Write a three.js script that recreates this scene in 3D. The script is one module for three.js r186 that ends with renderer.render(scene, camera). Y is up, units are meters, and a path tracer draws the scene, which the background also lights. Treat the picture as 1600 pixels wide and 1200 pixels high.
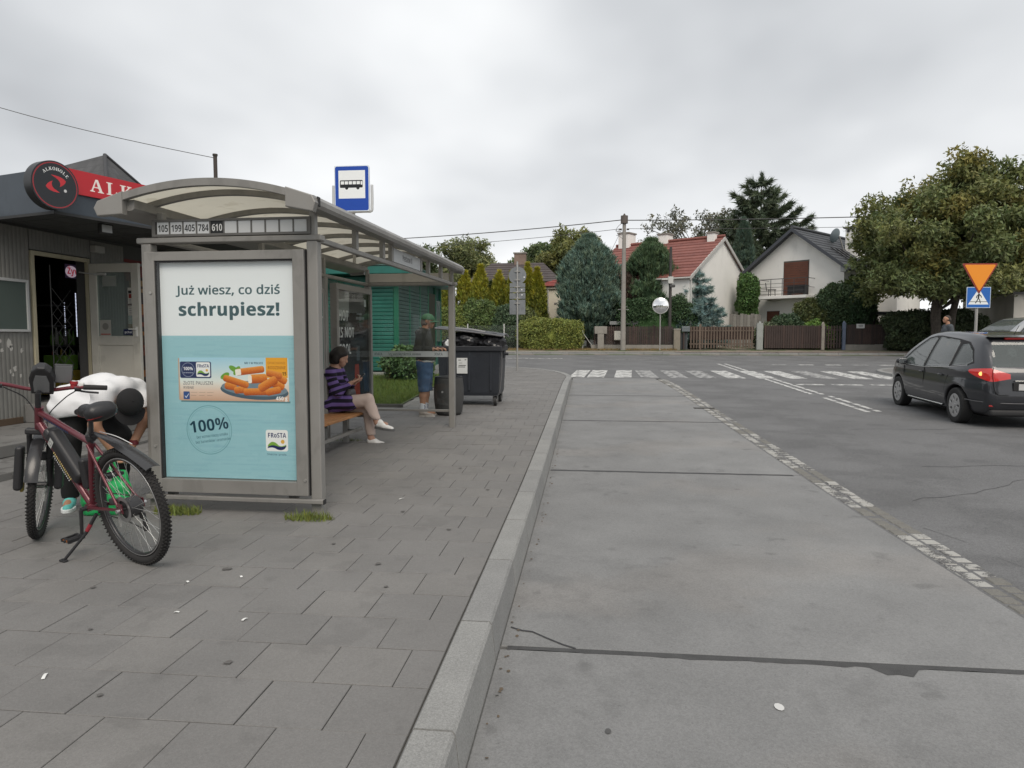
import * as THREE from 'three';
import { RoundedBoxGeometry } from 'three/addons/geometries/RoundedBoxGeometry.js';
import { mergeGeometries, mergeVertices, toCreasedNormals } from 'three/addons/utils/BufferGeometryUtils.js';

// World: +x across the street to the right, -z along the kerb away from the camera, y up, metres; pavement at the bus stop is y = 0.
const scene = new THREE.Scene();
const camera = new THREE.PerspectiveCamera(57.66, 4 / 3, 0.1, 1500);
camera.position.set(0, 1.49, 0);
camera.rotation.set(THREE.MathUtils.degToRad(-3.936), THREE.MathUtils.degToRad(6.164), 0, 'YXZ');
const renderer = new THREE.WebGLRenderer({ antialias: true });
renderer.toneMapping = THREE.LinearToneMapping;
renderer.toneMappingExposure = 1.38;
renderer.shadowMap.enabled = true;
const SUN = new THREE.Vector3(0.22, 0.76, 0.7).normalize();
const sun = new THREE.DirectionalLight(0xfff4e6, 1.4);
sun.position.copy(SUN).multiplyScalar(80); sun.castShadow = true; sun.shadow.radius = 60;
Object.assign(sun.shadow.camera, { left: -45, right: 45, top: 45, bottom: -45, near: 1, far: 220 });
sun.shadow.mapSize.set(4096, 4096);
sun.target.position.set(0, 0, -20);
sun.position.add(sun.target.position);
scene.add(sun, sun.target);

// ---------- random numbers and noise ----------
function rng(seed) { let a = seed >>> 0; return () => { a = (a + 0x6d2b79f5) | 0; let t = Math.imul(a ^ (a >>> 15), 1 | a); t = (t + Math.imul(t ^ (t >>> 7), 61 | t)) ^ t; return ((t ^ (t >>> 14)) >>> 0) / 4294967296; }; }
const hash3 = (x, y, z) => { let h = Math.imul(x, 374761393) ^ Math.imul(y, 668265263) ^ Math.imul(z, 2147483629 ^ 0x5bd1e995); h = Math.imul(h ^ (h >>> 13), 1274126177); return ((h ^ (h >>> 16)) >>> 0) / 4294967296; };
const sm = (t) => t * t * (3 - 2 * t), lerp = THREE.MathUtils.lerp, clamp = THREE.MathUtils.clamp, sstep = (a, b, x) => sm(clamp((x - a) / (b - a), 0, 1));
function vnoise(x, y, per, seed) {                                   // value noise that repeats every `per` cells
  const xi = Math.floor(x), yi = Math.floor(y), fx = sm(x - xi), fy = sm(y - yi), w = (v) => ((v % per) + per) % per;
  const a = hash3(w(xi), w(yi), seed), b = hash3(w(xi + 1), w(yi), seed), c = hash3(w(xi), w(yi + 1), seed), d = hash3(w(xi + 1), w(yi + 1), seed);
  return lerp(lerp(a, b, fx), lerp(c, d, fx), fy);
}
function fbm(u, v, cells, oct, seed) { let s = 0, a = 0.5, n = 0, c = cells; for (let i = 0; i < oct; i++) { s += a * vnoise(u * c, v * c, c, seed + i * 17); n += a; a *= 0.5; c *= 2; } return s / n; }
function noise3(x, y, z, seed) {
  const xi = Math.floor(x), yi = Math.floor(y), zi = Math.floor(z), fx = sm(x - xi), fy = sm(y - yi), fz = sm(z - zi), h = (i, j, k) => hash3(xi + i + 1013 * (zi + k), yi + j, seed);
  return lerp(lerp(lerp(h(0, 0, 0), h(1, 0, 0), fx), lerp(h(0, 1, 0), h(1, 1, 0), fx), fy), lerp(lerp(h(0, 0, 1), h(1, 0, 1), fx), lerp(h(0, 1, 1), h(1, 1, 1), fx), fy), fz);
}

// ---------- overcast sky ----------
{
  const W = 1024, H = 512, data = new Float32Array(W * H * 4);
  const f3 = (x, y, z, o, s) => { let r = 0, a = 0.5, n = 0; for (let i = 0; i < o; i++) { r += a * noise3(x, y, z, s + i * 31); n += a; a *= 0.5; x *= 2.03; y *= 2.03; z *= 2.03; } return r / n; };
  for (let j = 0; j < H; j++) for (let i = 0; i < W; i++) {
    const up = ((j + 0.5) / H - 0.5) * Math.PI, az = ((i + 0.5) / W - 0.5) * 2 * Math.PI;
    const x = Math.cos(az) * Math.cos(up), y = Math.sin(up), z = Math.sin(az) * Math.cos(up), o = (j * W + i) * 4;
    let L = 0.2, warm = 0;
    if (y > -0.03) {
      const yy = Math.max(y, 0), k = 1 / (yy + 0.22), px = x * k, pz = z * k;
      const big = f3(px * 0.55 + 3.1, 0.3, pz * 0.55 + 9.2, 6, 5), band = f3(px * 1.3 + 17, 1.7, pz * 0.8 + 5.3, 5, 77);
      const cos = x * SUN.x + y * SUN.y + z * SUN.z;
      const thin = x * -0.179 + y * 0.346 + z * -0.921;                   // a thinner patch of cloud ahead
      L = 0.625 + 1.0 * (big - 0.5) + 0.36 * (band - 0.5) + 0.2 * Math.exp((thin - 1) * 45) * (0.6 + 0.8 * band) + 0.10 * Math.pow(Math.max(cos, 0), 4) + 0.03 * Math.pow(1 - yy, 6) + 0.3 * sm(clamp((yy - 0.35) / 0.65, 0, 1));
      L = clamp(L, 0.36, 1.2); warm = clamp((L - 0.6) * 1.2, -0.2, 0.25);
    }
    data[o] = L * (0.975 + 0.08 * warm); data[o + 1] = L * (1.0 + 0.02 * warm); data[o + 2] = L * (1.028 - 0.08 * warm); data[o + 3] = 1;
  }
  const t = new THREE.DataTexture(data, W, H, THREE.RGBAFormat, THREE.FloatType);
  t.mapping = THREE.EquirectangularReflectionMapping; t.magFilter = t.minFilter = THREE.LinearFilter; t.wrapS = THREE.RepeatWrapping; t.needsUpdate = true;
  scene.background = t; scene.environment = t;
}

// ---------- textures and materials ----------
const toS = (c) => (c <= 0.0031308 ? c * 12.92 : 1.055 * Math.pow(c, 1 / 2.4) - 0.055);
function colTex(size, metres, fn) {                                 // fn(u, v) -> linear rgb
  const d = new Uint8Array(size * size * 4);
  for (let j = 0; j < size; j++) for (let i = 0; i < size; i++) { const c = fn((i + 0.5) / size, (j + 0.5) / size), o = (j * size + i) * 4; for (let k = 0; k < 3; k++) d[o + k] = clamp(toS(c[k]) * 255, 0, 255); d[o + 3] = 255; }
  const t = new THREE.DataTexture(d, size, size); t.colorSpace = THREE.SRGBColorSpace;
  t.wrapS = t.wrapT = THREE.RepeatWrapping; t.magFilter = THREE.LinearFilter; t.minFilter = THREE.LinearMipmapLinearFilter; t.generateMipmaps = true; t.repeat.set(1 / metres, 1 / metres); t.needsUpdate = true; return t;
}
function greyTex(size, metres, fn) { const t = colTex(size, metres, (u, v) => { const g = fn(u, v); return [g, g, g]; }); t.colorSpace = THREE.NoColorSpace; return t; }
function canvasTex(w, h, draw) { const c = document.createElement('canvas'); c.width = w; c.height = h; draw(c.getContext('2d'), w, h); const t = new THREE.CanvasTexture(c); t.colorSpace = THREE.SRGBColorSpace; t.anisotropy = 8; return t; }
const C = (r, g, b) => new THREE.Color().setRGB(r, g, b);
function M(r, g, b, rough = 0.7, o = {}) { return new THREE.MeshStandardMaterial({ color: C(r, g, b), roughness: rough, ...o }); }
const tint = (base, u, v, cells, amp, seed, oct = 4) => { const n = 1 + amp * (fbm(u, v, cells, oct, seed) - 0.5) * 2; return base.map((c) => c * n); };
const GRAIN = greyTex(512, 0.5, (u, v) => 0.5 * fbm(u, v, 64, 3, 3) + 0.5 * hash3(Math.floor(u * 512), Math.floor(v * 512), 9));
const SOFT = greyTex(256, 1.0, (u, v) => fbm(u, v, 8, 5, 21));
// paint with faint uneven wear: colour map near 1 that multiplies the paint colour
const WEAR = colTex(512, 1.6, (u, v) => { const n = 0.92 + 0.15 * (fbm(u, v, 5, 6, 51) - 0.5) * 2 - 0.1 * sstep(0.58, 0.72, fbm(u, v * 0.5, 16, 4, 57)), s = hash3(Math.floor(u * 512), Math.floor(v * 512), 4) > 0.995 ? 0.75 : 1; return [n * s, n * s * 0.995, n * s * 0.985]; });
const paint = (r, g, b, rough = 0.5, o = {}) => M(r, g, b, rough, { map: WEAR, ...o });

// ---------- geometry helpers ----------
function uvBox(g, s = 1) {
  const p = g.attributes.position, n = g.attributes.normal, uv = new Float32Array(p.count * 2);
  for (let i = 0; i < p.count; i++) {
    const ax = Math.abs(n.getX(i)), ay = Math.abs(n.getY(i)), az = Math.abs(n.getZ(i));
    let a, b; if (ay >= ax && ay >= az) { a = p.getX(i); b = -p.getZ(i); } else if (ax >= az) { a = p.getZ(i); b = p.getY(i); } else { a = p.getX(i); b = p.getY(i); }
    uv[2 * i] = a * s; uv[2 * i + 1] = b * s;
  }
  g.setAttribute('uv', new THREE.BufferAttribute(uv, 2)); return g;
}
function uvFace(g) {                                                 // the same, each triangle on one plane so that no seam is smeared
  const p = g.attributes.position, n = g.attributes.normal, uv = new Float32Array(p.count * 2);
  for (let i = 0; i < p.count; i += 3) {
    let ax = 0, ay = 0, az = 0; for (let k = i; k < i + 3; k++) { ax += n.getX(k); ay += n.getY(k); az += n.getZ(k); } ax = Math.abs(ax); ay = Math.abs(ay); az = Math.abs(az);
    for (let k = i; k < i + 3; k++) { const x = p.getX(k), y = p.getY(k), z = p.getZ(k); if (ay >= ax && ay >= az) { uv[2 * k] = x; uv[2 * k + 1] = -z; } else if (ax >= az) { uv[2 * k] = z; uv[2 * k + 1] = y; } else { uv[2 * k] = x; uv[2 * k + 1] = y; } }
  }
  g.setAttribute('uv', new THREE.BufferAttribute(uv, 2)); return g;
}
const plain = (g) => { const o = g.index ? g.toNonIndexed() : g; for (const k of Object.keys(o.attributes)) if (!['position', 'normal', 'uv'].includes(k)) o.deleteAttribute(k); o.morphAttributes = {}; return o; };
function join(gs) { gs = [gs].flat(Infinity); const keep = gs.some((g) => g.userData.keepUV); if (!keep) gs = gs.map((g) => uvFace(g.index ? g.toNonIndexed() : g)); if (gs.length === 1) return gs[0]; const m = mergeGeometries(gs.map(plain)); if (!m) throw new Error('merge failed'); return m; }
function B(w, h, d, x = 0, y = 0, z = 0, r = 0) { const g = r ? new RoundedBoxGeometry(w, h, d, r > 0.02 ? 3 : 1, Math.min(r, w / 2.01, h / 2.01, d / 2.01)) : new THREE.BoxGeometry(w, h, d); return g.translate(x, y, z); }
function BB(x0, x1, y0, y1, z0, z1, r = 0) { return B(x1 - x0, y1 - y0, z1 - z0, (x0 + x1) / 2, (y0 + y1) / 2, (z0 + z1) / 2, r); }
const V = (x, y, z) => new THREE.Vector3(x, y, z);
function bar(a, b, r, r2 = r, seg = 10) {
  const A = a.isVector3 ? a : V(...a), Bv = b.isVector3 ? b : V(...b), d = Bv.clone().sub(A), L = d.length();
  const g = new THREE.CylinderGeometry(r2, r, L, seg); g.translate(0, L / 2, 0);
  g.applyQuaternion(new THREE.Quaternion().setFromUnitVectors(V(0, 1, 0), d.normalize())); return g.translate(A.x, A.y, A.z);
}
function beam(a, b, w, h) {                                          // square section bar
  const A = V(...a), Bv = V(...b), d = Bv.clone().sub(A), L = d.length(), m = new THREE.Matrix4().lookAt(A, Bv, Math.abs(d.x) + Math.abs(d.z) < 1e-6 ? V(0, 0, 1) : V(0, 1, 0));
  return new THREE.BoxGeometry(w, h, L).applyMatrix4(m).translate((A.x + Bv.x) / 2, (A.y + Bv.y) / 2, (A.z + Bv.z) / 2);
}
function tube(pts, r, seg = 24, rs = 8, closed = false) { return new THREE.TubeGeometry(new THREE.CatmullRomCurve3(pts.map((p) => (p.isVector3 ? p : V(...p))), closed), seg, r, rs, closed); }
function cyl(r, h, x, y, z, seg = 20, axis = 'y', r2 = r) { const g = new THREE.CylinderGeometry(r2, r, h, seg); if (axis === 'x') g.rotateZ(-Math.PI / 2); if (axis === 'z') g.rotateX(Math.PI / 2); return g.translate(x, y, z); }
function ext(pts, depth, bevel = 0) { const s = new THREE.Shape(pts.map((p) => new THREE.Vector2(p[0], p[1]))); return new THREE.ExtrudeGeometry(s, { depth, bevelEnabled: bevel > 0, bevelThickness: bevel, bevelSize: bevel, bevelSegments: 2, curveSegments: 10 }); }
function quadUV(w, h) { const g = new THREE.PlaneGeometry(w, h); g.userData.keepUV = true; return g; }
function panelUV(w, h, t) {                                          // thin plate whose front (+z) face carries a picture, sides and back the plate colour
  const f = new THREE.PlaneGeometry(w, h).translate(0, 0, t / 2 + 0.0008); f.userData.keepUV = true; return f;
}
function sheet(nu, ns, f) {                                          // grid surface f(a, b) -> [x, y, z], facing up
  const pos = [], idx = [];
  for (let j = 0; j <= ns; j++) for (let i = 0; i <= nu; i++) pos.push(...f(i / nu, j / ns));
  for (let j = 0; j < ns; j++) for (let i = 0; i < nu; i++) { const a = j * (nu + 1) + i, b = a + 1, c = a + nu + 1, d = c + 1; idx.push(a, b, c, b, d, c); }
  const g = new THREE.BufferGeometry(); g.setAttribute('position', new THREE.Float32BufferAttribute(pos, 3)); g.setIndex(idx); g.computeVertexNormals();
  return g;
}
// ---------- objects ----------
const taken = {};
const numbered = (n) => { const k = taken[n] = (taken[n] ?? -1) + 1; return k ? n + '_' + String(k).padStart(3, '0') : n; };
function thing(name, label, category, [x, y, z] = [0, 0, 0], turn = 0, group) {
  const o = new THREE.Group(); o.name = numbered(name); scene.add(o); o.position.set(x, y, z); o.rotation.y = turn; o.userData = { label, category }; if (group) o.userData.group = group; return o;
}
function part(name, gs, m, parent) { const o = new THREE.Mesh(join(gs), m); o.name = name; o.castShadow = o.receiveShadow = true; parent.add(o); return o; }
function solo(name, gs, m, label, category, group) { const o = part(numbered(name), gs, m, scene); o.userData = { label, category }; if (group) o.userData.group = group; return o; }
function struct(name, gs, m) { const o = part(numbered(name), gs, m, scene); o.userData.kind = 'structure'; return o; }
function copy(src, [x, y, z], turn, label, group) { const o = src.clone(); o.name = numbered(src.name.replace(/_\d{3}$/, '')); o.position.set(x, y, z); o.rotation.y = turn; o.userData = { ...src.userData }; if (label) o.userData.label = label; if (group) o.userData.group = group; scene.add(o); return o; }
// ---------- lie of the land: flat at the stop, then rising 2.2 % ----------
const rise = (s) => { const t = Math.min(s, 62) - 7; return t <= -1 ? 0 : 0.022 * (t >= 1 ? t : (t + 1) ** 2 / 4); };
// ================= GROUND =================
const asphaltTex = colTex(1024, 3.2, (u, v) => {
  const g = 0.5 * vnoise(u * 380, v * 380, 380, 2) + 0.5 * hash3(Math.floor(u * 1024), Math.floor(v * 1024), 5), n = fbm(u, v, 3, 5, 8);
  const st = sstep(0.56, 0.7, fbm(u, v, 7, 5, 58)) * 0.12, k = 0.143 * (0.55 + 0.8 * g) * (0.78 + 0.44 * n) * (1 - st); return [k * 1.0, k * 1.005, k * 1.02];
});
const asphalt = M(1, 1, 1, 0.85, { map: asphaltTex, bumpMap: GRAIN, bumpScale: 0.004 });
const concreteTex = colTex(2048, 5.3, (u, v) => {
  const g = hash3(Math.floor(u * 2048), Math.floor(v * 2048), 6), f = vnoise(u * 600, v * 600, 600, 14);
  const big = fbm(u, v, 3, 6, 31), mid = fbm(u, v, 14, 5, 41), strk = fbm(u, v * 1.0, 6, 5, 61);
  const lane = 0.5 * fbm(u * 1, v * 0.25, 8, 4, 141) + 0.5 * fbm(u, v, 40, 4, 143);
  let k = 0.205 * (0.82 + 0.32 * g + 0.2 * (f - 0.5)) * (0.82 + 0.36 * big) * (0.84 + 0.32 * mid) * (1 - 0.13 * sstep(0.52, 0.72, lane));
  const rust = sstep(0.55, 0.8, strk) * 0.035, pit = vnoise(u * 420, v * 420, 420, 15) > 0.965 ? 0.72 : 1;
  const spot = sstep(0.7, 0.86, fbm(u, v, 26, 4, 99)) * 0.22; k *= pit * (1 - spot);
  return [k * (1 + rust), k * (1.005 + rust * 0.2), k * (1.0 - rust * 0.5)];
});
const concrete = M(1, 1, 1, 0.8, { map: concreteTex, bumpMap: GRAIN, bumpScale: 0.0016 });
const slabTex = colTex(1024, 2.1, (u, v) => {
  const g = hash3(Math.floor(u * 1024), Math.floor(v * 1024), 16), f = vnoise(u * 300, v * 300, 300, 24), n = fbm(u, v, 5, 6, 28);
  const fleck = vnoise(u * 480, v * 480, 480, 33) > 0.93 ? 1.22 : 1, st = sstep(0.6, 0.75, fbm(u, v, 12, 4, 39)) * 0.14, k = 0.178 * (0.87 + 0.2 * g + 0.14 * (f - 0.5)) * (0.85 + 0.3 * n) * fleck * (1 - st * 0.7); return [k * 1.01, k * 0.985, k * 0.955];
});
const slabMats = [1, 0.965, 1.03, 0.985].map((k, i) => M(k, k * (i === 2 ? 0.995 : 1), k * (i === 2 ? 0.985 : 1), 0.86, { map: slabTex, bumpMap: GRAIN, bumpScale: 0.0025 }));
const graniteTex = colTex(512, 0.7, (u, v) => {
  const g = vnoise(u * 150, v * 150, 150, 71), h = vnoise(u * 240, v * 240, 240, 73), n = fbm(u, v, 4, 4, 75), k = 0.255 * (0.72 + 0.36 * g + 0.22 * h) * (0.9 + 0.2 * n); return [k * 1.0, k, k * 0.97];
});
const granite = [M(1, 1, 1, 0.8, { map: graniteTex, bumpMap: GRAIN, bumpScale: 0.003 }), M(0.9, 0.9, 0.91, 0.8, { map: graniteTex, bumpMap: GRAIN, bumpScale: 0.003 })];
const soilTex = colTex(512, 4, (u, v) => { const n = fbm(u, v, 12, 6, 12), g = sstep(0.45, 0.6, fbm(u, v, 6, 4, 45)); return [lerp(0.17, 0.07, g) * (0.6 + 0.8 * n), lerp(0.145, 0.095, g) * (0.6 + 0.8 * n), lerp(0.11, 0.035, g) * (0.6 + 0.8 * n)]; });
const soil = M(1, 1, 1, 0.95, { map: soilTex, bumpMap: SOFT, bumpScale: 0.05 });
const tar = M(0.035, 0.035, 0.037, 0.7, { bumpMap: SOFT, bumpScale: 0.01 });
const whitePaintTex = colTex(512, 1.1, (u, v) => {
  const w = fbm(u, v, 10, 6, 81), fine = vnoise(u * 160, v * 160, 160, 83), worn = sstep(0.5, 0.62, w * 0.75 + fine * 0.25), k = 0.54 * (0.9 + 0.2 * fine); return [lerp(k, 0.14, worn), lerp(k, 0.14, worn), lerp(k * 0.97, 0.142, worn)];
});
const roadPaint = M(1, 1, 1, 0.75, { map: whitePaintTex });
const roadPaintWorn = M(0.62, 0.62, 0.63, 0.8, { map: whitePaintTex });

const roadY = (s) => -0.2 + rise(s);
// one sheet of soil to the horizon, below road and pavement and level with the gardens
{
  const us = [-900, -300, -120, -60, -30, -14, -7, 0, 7, 14, 30, 60, 120, 300, 900], ss = [-300, -60, -20, 0, 6, 8, 12, 20, 30, 37.2, 38.0, 39.2, 45, 55, 62, 80, 140, 400, 900];
  const pos = [], idx = [];
  for (const s of ss) for (const u of us) pos.push(u, rise(s) + (s < 37.9 ? -0.34 : s < 39 ? -0.17 : -0.03), -s);
  for (let j = 0; j < ss.length - 1; j++) for (let i = 0; i < us.length - 1; i++) { const a = j * us.length + i, b = a + 1, c = a + us.length, d = c + 1; idx.push(a, b, c, b, d, c); }
  const g = new THREE.BufferGeometry(); g.setAttribute('position', new THREE.Float32BufferAttribute(pos, 3)); g.setIndex(idx); g.computeVertexNormals();
  struct('ground', g, soil);
}
struct('road', sheet(4, 60, (a, b) => { const s = lerp(-12, 27.8, b); return [lerp(2.3, 10.05, a), roadY(s), -s]; }), asphalt);
struct('crossroad', sheet(6, 24, (a, b) => { const s = lerp(22.4, 38.0, b), u = lerp(-70, 70, a); return [u, roadY(s) - 0.004, -s]; }), asphalt);
// bay floor: a dark bed that shows in the joints
struct('bay_bed', sheet(2, 40, (a, b) => { const s = lerp(-8, 22.6, b); return [lerp(-0.47, 2.72, a), roadY(s) - 0.022, -s]; }), tar);

// strip of setts between bay and road: centre line u(s)
const stripL = [[-9, 2.75], [3, 2.68], [4.4, 2.62], [6, 2.6], [8.4, 2.54], [11.5, 2.46], [14.3, 2.41], [16.5, 2.38], [20.2, 2.28], [22.2, 2.16]];
const lineAt = (tab, s) => { for (let i = 1; i < tab.length; i++) if (s <= tab[i][0] || i === tab.length - 1) { const [s0, u0] = tab[i - 1], [s1, u1] = tab[i]; return lerp(u0, u1, (s - s0) / (s1 - s0)); } };
const stripU = (s) => lineAt(stripL, s);
// a flat block over u0..u1 (functions of s), s0..s1, with top height f(s) and thickness t
function block(ua, ub, s0, s1, f, t, n = 1, cham = 0) {
  const u0 = typeof ua === 'function' ? ua : () => ua, u1 = typeof ub === 'function' ? ub : () => ub, pos = [], c = cham;
  const ring = (s, e) => [[u0(s), f(s) - t], [u0(s), f(s) - c], [u0(s) + c, f(s)], [u1(s) - c, f(s)], [u1(s), f(s) - c], [u1(s), f(s) - t]].map(([x, y]) => [x, e ? Math.min(y, f(s) - c) : y, -s]);
  const rows = []; if (c) rows.push(ring(s0, 1)); for (let i = 0; i <= n; i++) rows.push(ring(c ? clamp(lerp(s0, s1, i / n), s0 + c, s1 - c) : lerp(s0, s1, i / n), 0)); if (c) rows.push(ring(s1, 1));
  const tri = (a, b, d) => pos.push(...a, ...b, ...d);
  for (let j = 0; j < rows.length - 1; j++) for (let k = 0; k < 5; k++) { const a = rows[j][k], b = rows[j][k + 1], d = rows[j + 1][k], e = rows[j + 1][k + 1]; tri(a, b, d); tri(b, e, d); }
  for (const [r, flip] of [[rows[0], 0], [rows[rows.length - 1], 1]]) for (let k = 1; k < 5; k++) flip ? tri(r[0], r[k], r[k + 1]) : tri(r[0], r[k + 1], r[k]);
  const g = new THREE.BufferGeometry(); g.setAttribute('position', new THREE.Float32BufferAttribute(pos, 3)); g.computeVertexNormals(); return g;
}
{
  const bay = new THREE.Group(); bay.name = 'bus_bay'; bay.userData.kind = 'structure'; scene.add(bay);
  const js = [-6, -1.25, 3.66, 8.53, 12.88, 17.28, 22.55], gap = [0.012, 0.014, 0.02, 0.02, 0.02, 0.022];
  for (let i = 0; i < js.length - 1; i++) part('concrete_slab', block(-0.462, (s) => stripU(s) - 0.006, js[i] + gap[i] * (i === 2 ? 1 : 1), js[i + 1] - (gap[i + 1] ?? 0.01), (s) => roadY(s) + 0.002, 0.06, 6, 0.006), concrete, bay);
  // tar patched over the wide joint, crack by the kerb
  const r = rng(4), edge = [];
  const line = []; for (let u = -0.42; u < 2.62; u += 0.06) line.push([u, 0.018 + 0.014 * r() + (u > 0.4 && u < 1.7 ? 0.018 * r() : 0) + (Math.abs(u - 1.55) < 0.09 ? 0.08 * r() : 0)]);
  part('tar_seal', sheet(line.length - 1, 1, (a, b) => { const [u, w] = line[Math.round(a * (line.length - 1))]; const s = 3.66 + 0.022 * u * 0 + (b ? 0.02 : -w); return [u, roadY(s) + 0.0035, -s]; }), M(1, 1, 1, 0.8, { map: colTex(256, 0.6, (u, v) => { const k = 0.058 * (0.6 + 0.5 * fbm(u, v, 10, 5, 7) + 0.4 * hash3(Math.floor(u * 256), Math.floor(v * 256), 2)); return [k, k, k * 1.01]; }), bumpMap: GRAIN, bumpScale: 0.006 }), bay);
  for (const [s, w] of [[8.53, 0.028], [12.88, 0.026], [17.28, 0.03]]) { const q = []; for (let u = -0.44; u < 2.5; u += 0.08) q.push([u, w + 0.012 * r(), w + 0.012 * r(), s - 0.03 * u + 0.02 * (r() - 0.5)]); part('tar_seal', sheet(q.length - 1, 1, (a, b) => { const [u, w0, w1, c] = q[Math.round(a * (q.length - 1))], z = s + (c - s) * 0.3 + (b ? w1 : -w0); return [u, roadY(z) + 0.0035, -z]; }), M(0.05, 0.05, 0.052, 0.8, { bumpMap: GRAIN, bumpScale: 0.004 }), bay); }
  const crack = [[-0.43, 3.92], [-0.36, 3.88], [-0.3, 3.87], [-0.22, 3.8], [-0.12, 3.72], [-0.05, 3.68]];
  part('crack', sheet(crack.length - 1, 1, (a, b) => { const [u, s] = crack[Math.round(a * 5)]; return [u, roadY(s) + 0.0055, -(s + (b ? 0.008 : -0.008))]; }), tar, bay);
  for (const [u, s, w, k] of [[0.88, 3.18, 0.022, 1], [1.0, 2.62, 0.012, 1], [0.1, 2.9, 0.014, 0]]) part(k ? 'paint_splash' : 'gum_spot', new THREE.CircleGeometry(w, 9).rotateX(-Math.PI / 2).scale(1, 1, 1.5).translate(u, roadY(s) + 0.0065, -s), k ? M(0.55, 0.55, 0.54, 0.8) : M(0.08, 0.08, 0.08, 0.9), bay);
}
{
  const r = rng(12), strip = new THREE.Group(); strip.name = 'sett_strip'; strip.userData.kind = 'structure'; scene.add(strip);
  part('bedding', sheet(2, 40, (a, b) => { const s = lerp(-6, 22.2, b); return [stripU(s) + lerp(-0.02, 0.36, a), roadY(s) - 0.016, -s]; }), M(0.09, 0.088, 0.078, 0.95, { bumpMap: SOFT, bumpScale: 0.02 }), strip);
  const white = M(0.66, 0.65, 0.63, 0.8, { map: whitePaintTex, bumpMap: SOFT, bumpScale: 0.01 }), grey = M(0.62, 0.6, 0.56, 0.85, { map: graniteTex, bumpMap: SOFT, bumpScale: 0.012 }), far = { w: [], g: [] };
  let count = 0;
  for (let s = 3.2; s < 22.0; s += 0.155) for (let k = 0; k < 2; k++) {
    const w = 0.132, u0 = stripU(s) + 0.004 + k * (w + 0.01), s0 = s + 0.003 + r() * 0.01 + k * 0.06, s1 = s + 0.147 - r() * 0.01 + k * 0.06, h = r() * 0.008 - 0.002, tl = (r() - 0.5) * 0.05;
    const g = block(u0 + r() * 0.006, u0 + w - r() * 0.008, s0, s1, (q) => roadY(q) + 0.004 + h + tl * (q - s0), 0.05, 1, 0.012);
    const lit = (s > 4.85 && s < 6.1) || (s > 7.05 && s < 8.15) || (s > 8.75 && s < 11.5) || (s > 11.9 && r() < 0.72);  // stretches where the setts carry white road paint, patchy farther on
    const m = lit && r() > 0.07 ? white : grey;
    part('sett', g, m, strip);
  }
}
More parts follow.
